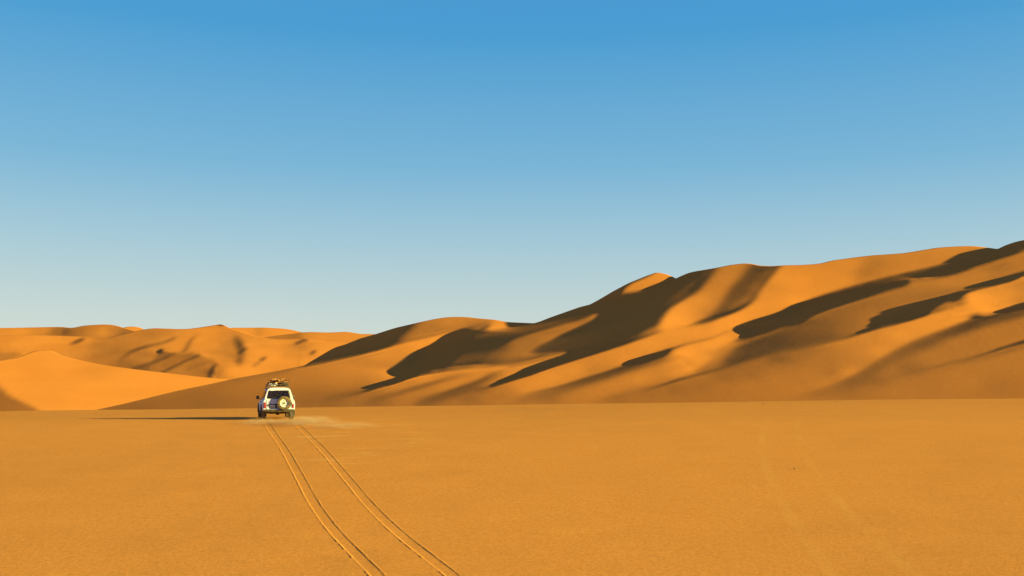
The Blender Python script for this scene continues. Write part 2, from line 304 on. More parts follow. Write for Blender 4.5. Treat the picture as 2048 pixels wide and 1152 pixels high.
[2442,67,1,0,2,0,0,0,-1,-2,-2,-3,-3,-3,-2,-1,2,2,4,0,-1,-4,-3,-3,-6,105,185,-118,-68,-1,1,0,-1,-2,-4,-12,-20,-19,-13,-3,2,1,3,1,-1,-2,-4,-7,-4,-22,47,29,-16,-24,-12,-5,-2,-2,1,1,1,
1,0,1,0],
[2430,67,0,1,1,1,0,-1,0,-1,-3,-3,-3,-3,-2,-1,0,4,3,3,-1,-3,-6,0,-14,48,210,21,-164,-5,1,-1,1,-3,-5,-15,-22,-19,-10,-3,2,4,2,1,-1,-2,-6,-6,-6,-19,14,40,10,-20,-17,-6,-5,-2,1,0,1,2,
0,1,0,0],
[2418,66,1,1,0,2,-1,1,-1,-1,-3,-3,-3,-2,-3,-2,0,4,3,5,1,-4,-6,-3,-7,8,154,199,-216,-37,-2,2,0,-3,-8,-18,-24,-19,-7,-2,4,3,4,0,0,-4,-6,-6,-10,-9,-9,28,30,-2,-20,-10,-5,-4,0,1,1,1,1,
1,1,-1],
[2407,65,2,0,1,1,1,-1,0,-1,-3,-2,-4,-2,-3,-2,0,1,6,5,2,-1,-6,-10,1,-8,74,292,-117,-138,5,0,-1,-5,-11,-21,-27,-16,-6,1,4,5,2,2,-1,-4,-7,-7,-10,-8,-12,10,27,24,-14,-14,-8,-3,-3,1,1,
2,1,0,2,-1,1],
[2395,66,0,0,2,1,0,0,0,-1,-2,-3,-3,-3,-3,-2,0,0,4,7,5,0,-7,-8,-6,0,13,224,158,-264,-10,-1,-6,-7,-14,-28,-26,-12,-5,2,6,4,4,2,-2,-5,-7,-8,-9,-10,-9,-2,16,34,4,-16,-9,-6,-2,-1,1,2,2,
0,2,0,0],
[2384,65,0,2,0,2,-1,2,-1,-1,-2,-3,-3,-2,-4,-1,-2,0,3,7,7,4,-8,-7,-12,5,-7,90,330,-148,-140,10,-20,-13,-14,-31,-25,-12,-2,2,7,6,3,2,-2,-5,-8,-9,-9,-9,-8,-8,5,34,17,-9,-11,-6,-4,-1,
0,2,1,3,0,1,0,0],
[2373,64,1,2,0,1,0,1,1,-2,-2,-2,-3,-4,-2,-2,-1,-2,2,6,9,7,-5,-10,-10,-3,1,9,227,199,-230,-55,-24,-37,7,-32,-27,-15,-3,4,7,7,4,1,-2,-6,-8,-9,-9,-10,-8,-6,-4,22,31,-2,-10,-6,-6,-3,1,
2,2,1,2,1,2,-1],
[2361,65,0,0,2,1,0,1,0,0,-2,-3,-2,-4,-3,-2,-1,-2,0,5,10,9,1,-14,-8,-9,6,-10,73,311,10,-198,-58,-51,8,-8,-31,-20,-10,3,9,7,4,1,-2,-7,-7,-11,-9,-9,-9,-4,-7,10,31,13,-10,-6,-7,-3,-1,
1,3,3,2,1,1,-1,1],
[2350,64,1,1,0,1,1,1,1,-2,0,-3,-3,-4,-2,-2,-3,0,-2,3,9,12,5,-10,-15,-4,-6,5,-3,176,293,-149,-170,-59,-17,17,-23,-23,-15,-6,9,8,4,2,-4,-6,-9,-9,-11,-9,-7,-6,-5,1,24,24,-4,-7,-7,-6,
0,-1,4,3,3,1,2,2,-1],
[2339,64,1,0,1,1,1,0,2,-1,-1,-3,-2,-4,-3,-2,-2,-1,-2,1,6,14,9,-4,-17,-8,-7,3,-7,41,293,144,-241,-128,-29,9,1,-27,-6,-23,4,11,4,0,-3,-6,-10,-10,-9,-11,-6,-6,-4,-3,15,28,4,-7,-6,-6,
-4,0,3,3,4,3,1,3,-2],
[2329,63,1,1,1,0,2,1,0,1,-2,-2,-3,-3,-4,-2,-1,-2,-2,0,4,12,13,1,-13,-17,-1,-7,5,-10,128,354,-82,-249,-63,-3,10,-13,-10,-13,-20,16,2,0,-3,-7,-10,-10,-10,-9,-8,-5,-4,-3,7,26,14,-7,
-6,-6,-5,-1,1,4,4,4,2,4,-2,-1],
[2318,63,1,1,0,1,2,0,1,1,-1,-2,-4,-3,-3,-2,-2,-2,-1,-2,3,9,15,6,-9,-17,-8,-4,0,-5,26,253,264,-294,-152,-16,6,5,-14,4,-35,3,9,-3,-4,-7,-9,-11,-10,-9,-8,-6,-3,-2,3,18,23,-5,-5,-8,-5,
-2,1,2,5,5,2,4,4,-2],
[2307,63,1,0,1,1,1,1,2,-1,0,-1,-4,-3,-4,-2,-2,-1,-2,-1,1,6,13,12,-4,-15,-15,-1,-6,3,-3,105,379,-67,-287,-52,3,9,-2,6,-24,-23,12,-3,-5,-8,-9,-11,-10,-10,-6,-7,-3,-2,3,10,24,4,-8,-6,
-7,-3,1,2,3,6,3,4,4,-2],
[2297,62,2,0,1,0,2,1,0,2,-1,-1,-3,-4,-3,-2,-2,-2,-2,0,-1,5,9,14,4,-12,-17,-7,-3,0,0,23,273,245,-322,-141,-2,7,10,6,-5,-35,-2,0,-8,-7,-10,-11,-10,-9,-8,-6,-3,-1,2,4,21,15,-9,-7,-7,
-5,1,1,4,5,4,3,5,5,-2],
[2286,63,0,1,0,2,0,1,1,1,0,-2,-2,-2,-4,-2,-3,-1,-2,-1,0,2,7,13,9,-7,-14,-15,0,-6,9,-9,134,387,-150,-273,-23,7,13,9,6,-19,-24,-3,-10,-8,-11,-11,-10,-9,-9,-4,-5,0,3,1,12,25,-5,-10,
-7,-5,-1,1,4,3,5,5,3,7,-3],
[2276,62,1,0,2,0,1,0,2,0,0,-1,-2,-2,-3,-2,-2,-2,-2,-1,-1,2,4,9,13,1,-13,-15,-7,-1,1,-3,39,336,133,-357,-83,9,10,14,6,0,-18,-17,-12,-14,-13,-10,-10,-11,-7,-7,-2,-1,3,1,3,29,3,-13,
-7,-5,-2,2,1,5,3,5,4,7,-3,0],
[2265,62,1,0,1,1,1,0,0,1,0,0,-3,-1,-2,-1,-3,-1,-3,-1,-1,1,2,7,11,9,-8,-16,-12,0,-3,4,1,205,346,-309,-178,1,12,12,9,4,-5,-11,-16,-21,-16,-14,-12,-10,-9,-6,-2,0,1,2,-2,24,17,-15,-10,
-4,-2,0,3,3,4,3,5,7,4,-2],
[2255,62,0,1,1,1,0,0,1,0,0,0,-2,-2,-1,-1,-1,-1,-3,-1,-2,0,2,4,8,11,2,-15,-14,-4,-3,1,-2,98,392,-121,-281,-24,12,13,9,5,1,-4,-8,-20,-22,-17,-17,-12,-11,-6,-3,1,2,0,-3,17,23,-7,-15,
-5,-1,0,2,3,4,3,4,6,6,-3],
[2244,62,0,1,1,0,1,0,0,0,0,0,-2,-1,-2,0,0,0,-2,-2,-3,0,1,3,4,11,8,-8,-16,-9,-2,-3,2,33,322,117,-336,-81,13,13,10,7,1,0,-4,-9,-22,-19,-19,-19,-12,-10,-3,1,3,-2,-3,13,20,5,-19,-4,-3,
0,3,3,3,3,5,5,4,4,-1],
[2234,62,0,0,2,0,0,1,0,-1,0,-1,0,-2,-1,-1,1,1,0,-2,-3,-2,0,1,4,7,11,1,-14,-14,-3,-5,2,8,196,314,-296,-168,8,13,11,8,3,0,-2,-4,-14,-20,-16,-20,-19,-12,-7,0,4,-5,-1,11,12,18,-20,-8,
-1,0,3,3,2,4,4,5,5,3,-2],
[2224,61,1,0,2,-1,2,-1,0,0,-1,0,-2,-1,-1,0,0,2,2,1,-5,-4,-1,2,1,5,9,9,-8,-16,-9,-3,-1,1,101,358,-121,-270,-15,17,10,10,5,1,-1,-4,-7,-17,-16,-16,-21,-15,-10,-6,7,-10,3,7,5,26,-16,
-12,-1,1,3,2,3,4,4,5,4,3,-1,-1],
[2214,61,0,2,-1,2,0,0,0,-1,0,-2,0,-2,-1,0,1,1,4,2,-2,-6,-3,0,2,2,7,11,2,-16,-13,-6,0,-5,55,289,103,-341,-55,17,12,10,8,1,1,-3,-6,-13,-13,-15,-18,-20,-6,-11,0,-9,3,5,2,20,0,-19,0,0,
4,1,4,4,4,4,5,3,3,-2],
[2204,61,0,1,0,2,-1,1,0,-1,-1,-1,-2,0,-2,0,0,3,3,5,1,-7,-6,0,1,1,4,9,10,-10,-17,-8,-3,-3,24,219,239,-322,-113,13,13,12,7,5,1,-1,-6,-8,-13,-13,-15,-22,-8,-3,-11,-13,5,2,3,8,16,-23,
-1,1,2,4,3,3,5,5,3,4,2,-1],
[2194,60,2,-1,2,0,0,1,-1,0,-2,0,-2,-2,-1,0,0,2,5,5,5,-5,-10,-1,1,0,1,7,11,0,-16,-14,-4,0,3,158,305,-242,-177,2,16,11,9,7,2,-1,-2,-8,-11,-12,-12,-19,-16,5,-10,-24,4,0,4,1,19,-13,
-13,8,1,4,3,3,5,4,5,3,2,-2],
[2184,60,1,1,0,0,2,-1,0,0,-2,-1,-2,-1,-1,-2,1,2,4,6,7,1,-11,-6,0,0,0,4,9,9,-13,-16,-7,0,-7,100,316,-106,-242,-19,15,13,10,7,4,1,-1,-6,-9,-12,-11,-14,-19,-1,7,-34,-8,8,-4,3,8,6,-23,
10,3,2,4,3,5,5,3,4,1,0,-1],
[2174,60,1,0,1,0,1,0,0,0,-2,-1,-2,-2,-1,-2,0,2,5,5,9,5,-7,-11,-2,-1,1,0,7,10,-2,-18,-11,-1,-8,54,264,72,-288,-56,12,14,12,7,6,3,-2,-2,-8,-11,-11,-12,-15,-12,16,-22,-30,13,-8,2,2,
12,-20,4,8,2,3,3,5,5,3,3,3,0,0],
[2164,60,1,-1,2,0,1,0,0,-1,-1,-1,-2,-2,-2,-2,0,1,4,7,7,10,0,-14,-7,-1,0,-1,3,11,4,-14,-14,-5,-5,23,199,196,-263,-110,4,16,11,10,6,3,2,-2,-6,-9,-11,-11,-13,-13,3,2,-35,-1,1,-7,1,6,
-6,-7,14,1,3,4,4,4,4,3,2,1,0],
[2154,60,0,1,0,1,1,0,-1,0,0,-3,-1,-2,-2,-2,-2,1,4,6,8,11,7,-11,-12,-4,-2,0,1,7,9,-8,-15,-9,-2,5,140,254,-182,-170,-7,14,15,9,8,4,3,-1,-4,-6,-11,-11,-12,-11,-8,7,-18,-20,7,-6,-5,3,
-6,-4,10,5,3,3,4,4,4,3,1,2,-1],
[2145,59,1,1,0,1,0,0,1,-1,-1,-1,-2,-2,-3,-1,-3,1,1,8,8,9,12,0,-18,-8,-4,0,0,4,9,0,-15,-12,-1,-4,94,261,-72,-222,-24,12,14,13,7,7,3,1,-2,-5,-9,-11,-11,-12,-8,-3,-4,-19,-5,5,-9,2,
-13,0,7,8,3,2,5,3,3,3,3,0,0],
[2135,59,1,0,1,1,0,0,0,0,0,-2,-2,-2,-3,-2,-2,-1,2,5,9,9,13,8,-11,-18,-6,-1,-1,3,6,5,-10,-14,-4,-5,57,239,39,-249,-51,7,14,14,9,8,5,2,0,-4,-7,-9,-12,-11,-10,-6,-4,-11,-12,1,2,-2,
-10,-11,11,6,5,2,3,4,3,3,2,1,0,0],
[2125,59,1,0,1,0,1,0,0,0,-1,-1,-2,-1,-4,-2,-2,-2,0,5,8,11,12,12,-1,-21,-11,-4,-1,1,5,5,-3,-15,-7,-4,33,198,136,-254,-77,1,12,11,12,8,7,4,2,-3,-4,-9,-11,-10,-11,-8,-6,-8,-11,-5,4,3,
-6,-16,3,11,2,4,2,4,3,3,2,1,-1,1],
[2116,59,0,1,0,1,1,0,0,-1,0,0,-3,-2,-2,-3,-2,-3,0,3,7,12,11,14,8,-15,-20,-7,-2,1,2,5,0,-10,-11,-3,14,166,189,-225,-107,-3,9,10,9,9,9,5,3,1,-3,-7,-10,-10,-10,-10,-8,-7,-9,-9,0,7,3,
-15,-8,10,5,2,2,4,3,3,1,2,-1,1],
[2106,59,0,1,0,1,0,1,-1,1,-1,-1,-2,-1,-3,-3,-3,-2,-1,2,6,11,12,12,14,-3,-24,-13,-4,-1,2,3,2,-6,-12,-3,2,131,222,-177,-139,-6,6,8,9,7,8,6,5,3,-1,-4,-8,-10,-10,-10,-10,-7,-9,-8,-5,4,
9,-2,-16,3,5,2,3,3,3,3,1,2,-1,0],
[2097,58,1,1,0,0,1,1,-1,0,0,-1,-2,-1,-3,-3,-2,-4,0,0,5,10,13,12,13,7,-15,-23,-7,-3,0,3,3,-4,-10,-5,-2,94,230,-104,-172,-14,5,6,9,7,6,6,5,4,1,-2,-5,-8,-10,-11,-9,-9,-9,-8,-7,0,9,10,
-11,-9,3,3,3,2,3,3,1,2,-1,0],
[2087,59,-1,2,-1,2,0,0,0,0,-1,0,-2,-1,-3,-3,-2,-3,-2,0,4,8,12,14,12,12,-4,-25,-13,-7,1,0,3,-1,-9,-6,-3,62,221,-31,-188,-31,5,6,7,7,6,5,5,4,2,0,-3,-7,-8,-10,-10,-9,-9,-10,-6,-4,5,
15,5,-17,-5,4,2,3,2,3,1,2,-2],
[2078,58,1,0,0,1,1,0,0,-1,1,-2,-1,-1,-3,-3,-3,-2,-1,-1,2,6,12,15,12,11,6,-16,-23,-9,-3,1,1,1,-6,-8,-3,37,200,36,-192,-48,3,6,6,6,6,5,5,4,3,0,-1,-5,-8,-9,-9,-9,-10,-9,-9,-3,0,15,17,
-13,-17,4,2,2,3,2,1,1,0],
[2069,58,0,1,0,1,0,1,-1,1,-1,-1,-1,-2,-2,-3,-2,-3,-1,-1,1,5,9,15,14,11,9,-4,-24,-17,-5,0,1,0,-3,-9,-3,23,165,97,-188,-63,1,5,5,6,5,6,4,4,4,2,-2,-3,-6,-9,-10,-7,-11,-10,-8,-6,0,13,
22,-5,-22,-2,3,2,3,1,1,1,0],
[2059,58,0,1,0,1,0,0,0,1,-1,-1,-2,-1,-2,-3,-2,-3,-1,-1,0,4,8,13,16,11,10,2,-15,-22,-10,-3,0,1,-3,-7,-5,17,134,130,-169,-74,-3,4,5,5,5,4,5,5,4,3,0,-3,-5,-8,-9,-9,-10,-10,-10,-6,0,
11,22,3,-20,-10,3,3,1,1,2,0,0],
[2050,58,0,0,1,1,-1,1,1,-1,-1,0,-2,-1,-3,-1,-4,-1,-2,-1,1,0,8,12,16,13,9,4,-4,-21,-16,-6,-1,-1,-2,-5,-7,12,115,138,-143,-79,-7,3,3,6,3,5,4,5,5,3,2,-2,-3,-8,-7,-11,-10,-10,-12,-7,1,
10,22,6,-16,-13,0,3,1,1,1,0,1],
[2041,58,-1,2,-1,1,1,0,0,-1,1,-2,0,-3,-1,-3,-2,-3,0,-2,0,1,3,14,15,15,9,4,0,-11,-19,-11,-5,0,-3,-5,-5,5,100,142,-122,-80,-10,2,3,4,4,3,4,6,4,4,3,0,-2,-7,-6,-11,-9,-12,-12,-10,0,13,
20,6,-11,-14,-2,2,1,1,0,0,0],
[2032,57,1,0,0,1,1,-1,1,0,-1,-1,-1,-1,-3,-2,-2,-2,-1,-2,0,0,2,10,19,15,10,3,0,-3,-13,-17,-8,-4,-2,-4,-6,4,84,140,-101,-78,-12,1,1,4,3,3,3,6,5,4,4,1,-1,-5,-6,-9,-10,-12,-12,-13,-3,
15,23,3,-9,-11,-4,0,1,1,0,0],
[2023,57,1,-1,2,-1,2,-1,0,1,-1,-1,-1,-1,-3,-2,-1,-3,-2,0,-2,0,1,8,19,19,10,1,-1,0,-6,-13,-14,-7,-4,-4,-5,2,70,138,-87,-70,-16,0,2,2,2,3,3,4,6,5,5,2,-1,-2,-6,-8,-9,-12,-14,-13,-6,
10,27,12,-17,-6,-7,0,0,1,0,0],
[2014,57,0,1,0,1,0,0,0,0,0,-1,-1,-1,-3,-1,-3,-1,-2,-2,-1,-1,2,2,20,25,12,-4,-2,0,-2,-6,-14,-10,-8,-5,-4,1,56,135,-71,-67,-16,-2,1,3,1,2,2,5,5,5,6,3,1,-1,-6,-6,-8,-11,-16,-15,-5,4,
21,27,-15,-13,-4,-3,2,-1,-1,1],
[2005,57,0,1,0,0,1,0,0,0,0,-1,-1,-2,-1,-2,-2,-3,-1,-1,-3,0,1,1,12,34,20,-10,-5,-3,1,-2,-7,-14,-8,-8,-5,-1,45,127,-51,-65,-15,-5,1,1,2,2,1,4,5,5,7,4,2,-1,-2,-7,-7,-9,-15,-21,-1,2,9,
28,5,-22,-3,-4,0,-1,-1,1],
[1996,57,0,0,1,0,1,0,0,0,-1,0,0,-3,-1,-2,-2,-2,-1,-3,-2,0,0,2,2,33,41,-11,-17,-3,0,1,-3,-9,-10,-10,-9,1,29,119,-28,-63,-16,-5,-1,1,0,2,1,3,5,5,7,5,4,1,-3,-5,-6,-8,-13,-22,-3,6,5,6,
25,-16,-10,-3,0,-2,-2,1],
[1988,56,1,0,1,0,0,1,0,0,-1,0,-1,-1,-2,-1,-3,-2,-1,-3,-1,-2,1,2,-2,16,57,19,-39,-8,-2,2,0,-5,-8,-9,-15,1,18,103,-2,-58,-19,-5,-2,0,-1,1,1,2,4,6,7,6,5,2,-1,-4,-5,-7,-12,-20,-6,17,
-11,6,16,-7,-9,-3,-1,-1,-3,2],
[1979,56,1,0,0,1,1,-1,1,0,-1,0,-1,-1,-1,-3,-1,-3,-1,-3,-1,-1,0,0,1,-1,48,63,-35,-32,-5,3,1,-1,-6,-7,-16,-3,11,82,20,-48,-21,-6,-2,-2,-1,-1,0,3,3,5,7,8,6,3,0,-2,-6,-5,-9,-20,-5,26,
-26,10,1,1,-9,-4,0,1,0,0],
[1970,57,-1,1,0,1,0,1,-1,1,-1,0,0,-2,-2,-1,-2,-3,-1,-2,-2,-1,1,-2,2,-5,19,86,15,-64,-14,0,3,0,-2,-6,-13,-10,9,59,35,-33,-22,-9,-2,-2,-1,-3,0,0,3,6,6,8,8,5,1,-1,-5,-4,-7,-17,-9,34,
-26,-4,2,-2,-8,-2,-2,2,-1],
[1962,56,0,1,0,1,0,0,0,1,-1,0,0,-2,-1,-2,-2,-3,-1,-2,-1,-1,-1,0,-1,-1,-1,63,85,-64,-41,-4,3,1,-1,-3,-11,-12,4,44,36,-15,-21,-9,-4,-2,-2,-3,-1,-1,2,4,7,7,10,7,4,-2,-3,-4,-6,-11,-12,
37,-18,-24,4,-5,-5,-2,-2,-1,1],
[1953,56,0,1,0,1,-1,2,-1,0,1,-1,-1,0,-2,-2,-2,-3,-1,-2,-1,0,-2,1,-3,1,-6,25,111,4,-82,-14,0,2,0,-3,-7,-13,1,31,30,5,-19,-9,-5,-3,-3,-3,-2,-2,2,2,6,7,10,11,4,1,-2,-5,-3,-8,-10,34,
-8,-39,2,-7,-4,-2,-1,1,-1],
[1945,55,2,-1,1,0,1,0,0,1,-1,0,-1,0,-1,-3,-2,-2,-3,-1,0,-1,-1,-1,0,-3,-1,1,77,96,-84,-42,-8,2,0,-1,-8,-11,-1,21,24,17,-11,-11,-5,-4,-3,-4,-3,-2,1,2,4,5,9,13,11,0,-1,-4,-3,-5,-6,29,
4,-47,-10,-4,-5,-2,-1,1],
[1936,56,0,0,1,0,1,0,0,0,0,0,0,-1,-2,-1,-3,-2,-2,-2,0,0,-2,0,-2,-1,-2,-2,29,127,-2,-90,-18,-3,0,-1,-6,-13,0,13,19,23,-1,-11,-6,-4,-5,-4,-4,-2,1,2,2,4,6,12,16,5,-1,-3,-4,-1,-3,22,
12,-34,-38,2,-8,-1,-1,0],
[1928,55,1,1,-1,1,1,0,0,0,0,-1,1,-1,-1,-2,-2,-3,-2,-2,1,-1,-1,-2,0,-1,-4,2,2,85,110,-95,-51,-13,3,-4,-5,-12,-3,10,15,24,9,-9,-6,-5,-5,-6,-4,-3,0,3,2,3,3,7,17,15,0,-3,-2,-2,2,15,14,
-14,-52,-10,-3,-5,-1,0],
[1920,55,1,0,0,1,1,-1,1,0,0,0,-1,0,-1,-1,-3,-2,-3,-1,0,-1,-1,0,-2,-1,-3,0,2,26,145,4,-107,-31,3,-5,-5,-12,-7,12,11,19,21,-5,-8,-4,-7,-5,-7,-2,-1,3,2,3,2,3,11,20,8,-1,-3,0,2,12,12,
1,-38,-42,4,-11,0,0],
[1911,56,-1,1,1,0,0,0,1,0,-1,1,-1,0,-1,-1,-2,-3,-2,-1,-1,0,-1,-1,-1,-3,0,-4,7,0,89,132,-103,-82,2,-7,-6,-9,-12,11,11,14,25,5,-8,-6,-6,-7,-8,-2,-2,3,3,2,2,2,3,17,19,2,-1,0,3,8,10,5,
-12,-55,-15,-4,-7,4],
[1903,55,1,0,0,1,0,0,1,-1,1,-1,0,0,-1,-1,-2,-2,-2,-1,-1,0,-1,-2,-1,-2,-1,-2,2,2,29,155,20,-146,-21,-4,-9,-8,-12,6,14,8,25,16,-6,-7,-6,-9,-7,-6,1,1,4,1,2,2,1,6,22,14,0,1,3,5,7,6,1,
-30,-53,1,0,0],
[1895,55,0,1,0,1,0,0,1,-1,1,-1,-1,1,-2,0,-2,-1,-2,0,-1,-2,0,-2,-2,-1,-3,0,-1,8,-1,97,150,-130,-81,-5,-12,-6,-12,0,16,5,21,26,-1,-6,-8,-10,-9,-5,-1,2,3,2,2,0,2,1,12,23,10,0,3,3,6,5,
1,-3,-51,-34,16,1],
[1887,55,0,1,0,0,1,0,1,-1,0,0,-1,0,0,-2,-1,0,-2,0,0,-1,-2,-3,-1,-3,-2,0,0,4,2,28,178,2,-147,-33,-7,-11,-8,-6,18,3,14,33,9,-7,-8,-11,-12,-5,-1,2,2,2,2,1,1,-1,5,19,22,5,2,2,3,3,5,0,
-22,-63,31,0],
[1878,55,1,-1,1,1,-1,1,1,-1,0,0,-1,-1,0,-1,-1,-1,1,-1,2,-2,-2,-4,-3,-2,-2,0,1,1,6,-1,106,154,-128,-104,-7,-14,-5,-10,16,6,5,34,23,-5,-9,-14,-13,-7,0,1,3,2,1,2,0,-1,1,9,28,16,2,0,2,
2,3,4,-13,-56,28,0],
[1870,55,0,1,0,0,1,0,0,0,0,-1,0,-1,-1,0,-2,1,0,0,3,0,-4,-5,-4,-2,-2,0,1,1,4,-1,33,170,37,-174,-49,-4,-12,-5,4,18,-6,30,36,2,-11,-15,-17,-7,-1,2,2,2,2,2,-1,0,0,1,19,32,6,-1,1,0,2,2,
-8,-46,23,0],
[1862,55,0,0,1,0,1,0,0,0,0,-1,0,-2,0,-1,-1,0,1,1,3,3,-4,-9,-3,-3,-2,-1,2,3,-1,5,1,88,180,-104,-147,-6,-17,1,-6,23,-6,15,48,15,-13,-17,-22,-5,-2,2,1,3,2,0,2,-1,-1,0,4,36,22,-2,-2,0,
0,0,-6,-38,19],
[1854,55,0,0,1,0,0,1,0,0,0,-1,0,-2,-1,-1,-1,1,1,1,4,5,-3,-10,-6,-4,-1,0,2,0,3,-1,6,16,153,117,-219,-62,-7,-8,-2,12,12,-9,52,36,-14,-22,-25,-2,-1,-1,1,2,2,2,0,0,-1,-1,-3,23,40,5,-5,
-2,-1,-3,-5,-29,15],
[1846,55,0,0,0,1,1,-1,1,0,0,-1,-1,-1,-1,-2,0,0,1,3,3,6,2,-13,-9,-3,-2,1,0,2,2,-1,4,2,54,228,-89,-180,-11,-16,6,-3,24,-13,31,63,-7,-33,-22,-6,5,-2,-1,1,2,1,2,-1,-1,-1,-5,6,44,24,-6,
-5,-2,-5,-7,-18,8,1],
[1838,55,-1,1,1,0,0,0,1,0,0,-1,-1,-1,-2,-1,-2,2,0,4,2,8,5,-11,-14,-3,-3,1,0,3,-1,3,-2,9,1,147,150,-213,-92,-3,-7,6,8,9,-3,78,17,-46,-24,-6,6,4,-3,-2,1,1,2,-1,-1,-1,-4,-6,33,44,0,
-8,-4,-5,-9,-12,-17,8],
[1830,55,-1,1,0,1,0,1,-1,1,-1,1,-2,-2,-1,-2,-1,0,2,3,4,6,9,-8,-17,-6,-2,1,-1,2,1,1,1,3,3,38,214,-32,-197,-33,-6,5,2,17,-11,54,61,-53,-30,-6,4,6,3,-2,-3,-1,1,1,-2,-1,-4,-7,11,53,19,
-10,-7,-6,-8,-12,-13,6],
[1822,55,-1,1,0,1,0,0,0,1,-1,0,-1,-2,-1,-3,0,-1,2,3,5,4,12,-1,-20,-10,-2,-1,1,1,1,1,2,-1,10,-2,110,179,-169,-133,2,-9,10,8,2,19,86,-32,-49,-3,3,6,6,3,-4,-6,1,0,-2,-2,-3,-6,-2,40,
44,-4,-12,-7,-9,-11,-10,-12,6],
[1814,55,-1,1,0,0,1,0,0,1,-1,-1,0,-2,-2,-2,-1,0,1,3,5,5,10,7,-18,-17,-2,-1,0,1,1,1,1,3,1,8,16,187,41,-215,-50,3,-5,16,1,10,71,12,-65,-7,4,5,7,7,1,-6,-7,0,-2,-2,-4,-4,-6,19,56,14,
-15,-10,-9,-10,-10,-11,-7,4],
[1806,55,-1,1,0,0,0,1,0,1,-2,1,-2,-1,-3,-1,-1,-1,1,3,5,6,7,13,-12,-22,-6,0,0,0,1,1,1,3,0,10,-5,79,198,-138,-145,-6,-10,15,3,5,56,39,-63,-17,7,3,7,8,6,1,-12,-6,-2,-3,-4,-3,-5,4,46,
39,-10,-14,-11,-9,-10,-10,-8,4,1],
[1799,54,0,0,1,1,-1,1,0,-1,1,-1,-1,-2,-1,-3,-1,0,1,2,4,7,7,12,0,-25,-12,-1,0,1,0,1,2,1,3,2,6,8,158,76,-189,-77,6,-8,23,-10,50,49,-50,-27,7,4,6,8,7,9,-7,-14,-6,-3,-5,-2,-4,-3,28,53,
7,-18,-13,-10,-9,-10,-7,-6,2],
[1791,54,0,0,1,0,0,1,0,-1,1,-2,0,-2,-2,-1,-3,0,1,2,5,5,8,10,9,-21,-20,-2,0,0,1,0,1,2,3,1,7,-4,59,180,-74,-161,-21,-5,15,1,27,64,-40,-31,3,6,5,7,8,10,5,-12,-17,-6,-4,-3,-3,-3,11,49,
32,-17,-17,-10,-9,-10,-7,-6,3,0],
[1783,54,0,0,1,0,0,0,1,-1,0,0,-2,-1,-2,-2,-2,0,0,3,3,5,9,8,13,-10,-27,-7,1,0,0,0,2,1,2,3,1,6,4,127,107,-167,-96,6,-6,19,7,67,-22,-38,2,6,6,6,8,9,9,0,-18,-17,-6,-3,-2,-1,1,32,50,-2,
-22,-13,-8,-9,-8,-7,-4,3],
[1775,54,0,0,1,0,0,0,0,0,0,-1,0,-3,-1,-2,-2,0,-1,3,2,6,8,7,13,3,-27,-16,1,-1,0,1,1,1,1,4,1,5,-2,44,164,-29,-174,-23,-4,12,11,49,6,-45,0,7,5,6,7,9,9,8,-8,-23,-15,-3,-2,-1,0,15,49,
21,-21,-16,-10,-8,-8,-6,-6,-2,0],
[1767,54,0,0,1,-1,1,0,0,0,0,-1,-1,-1,-2,-3,-1,0,-1,1,3,5,8,8,9,12,-18,-25,-3,0,0,0,0,2,2,2,3,1,5,2,102,125,-151,-98,-1,-3,21,31,24,-42,-7,9,6,5,7,8,9,8,4,-16,-24,-11,-1,-1,0,6,36,
39,-11,-20,-11,-8,-8,-6,-6,-4,3,-1],
[1759,54,0,0,1,-1,1,0,0,0,-1,0,-1,-1,-2,-3,-1,-1,0,1,1,5,7,9,8,12,-2,-28,-13,1,-1,0,1,1,2,2,2,2,3,0,31,143,8,-164,-39,1,9,33,22,-27,-14,8,7,5,7,8,8,8,6,-2,-23,-21,-5,-1,0,4,19,43,
9,-21,-14,-8,-8,-6,-7,-3,-2,0],
[1752,53,1,0,1,-1,1,0,0,-1,1,-1,-1,-2,-1,-2,-2,-1,-1,1,1,5,5,8,11,8,8,-19,-23,-3,-1,1,0,1,2,2,3,2,-1,4,0,79,131,-110,-110,-11,4,28,23,-18,-14,5,8,5,7,8,7,8,6,4,-11,-24,-14,-5,1,3,
11,32,26,-13,-17,-9,-8,-6,-7,-3,-4,2,-1],
[1744,54,-1,1,1,-1,1,-1,1,0,-1,0,-1,-1,-2,-2,-2,-1,-1,0,2,2,5,9,9,10,8,-5,-25,-13,0,0,1,0,3,1,3,1,1,1,-2,21,122,48,-149,-58,6,13,29,-20,-5,2,7,7,6,7,8,7,6,5,-1,-17,-21,-10,-3,5,5,
20,31,3,-18,-11,-7,-8,-5,-6,-3,-1,0],
[1736,54,0,0,0,0,1,-1,1,0,-1,0,-1,-1,-2,-2,-1,-3,0,0,1,1,6,6,9,11,8,3,-16,-22,-5,1,-1,2,2,2,2,1,2,-3,2,-3,59,134,-62,-126,-12,9,21,-15,-2,4,6,7,6,7,7,8,6,4,2,-5,-19,-18,-8,3,5,10,
25,18,-11,-14,-9,-6,-7,-5,-4,-1,-2,1],
[1728,54,0,0,0,0,1,-1,1,-1,1,-1,-1,-1,-2,-1,-3,-1,-1,-1,1,2,3,6,9,10,9,5,-3,-25,-11,-2,0,2,1,3,1,1,0,0,-2,-2,13,99,83,-128,-67,7,7,-7,-5,10,4,6,7,7,7,8,5,5,3,-1,-9,-18,-16,-3,5,6,
14,24,2,-14,-10,-7,-7,-6,-3,-3,-1,0],
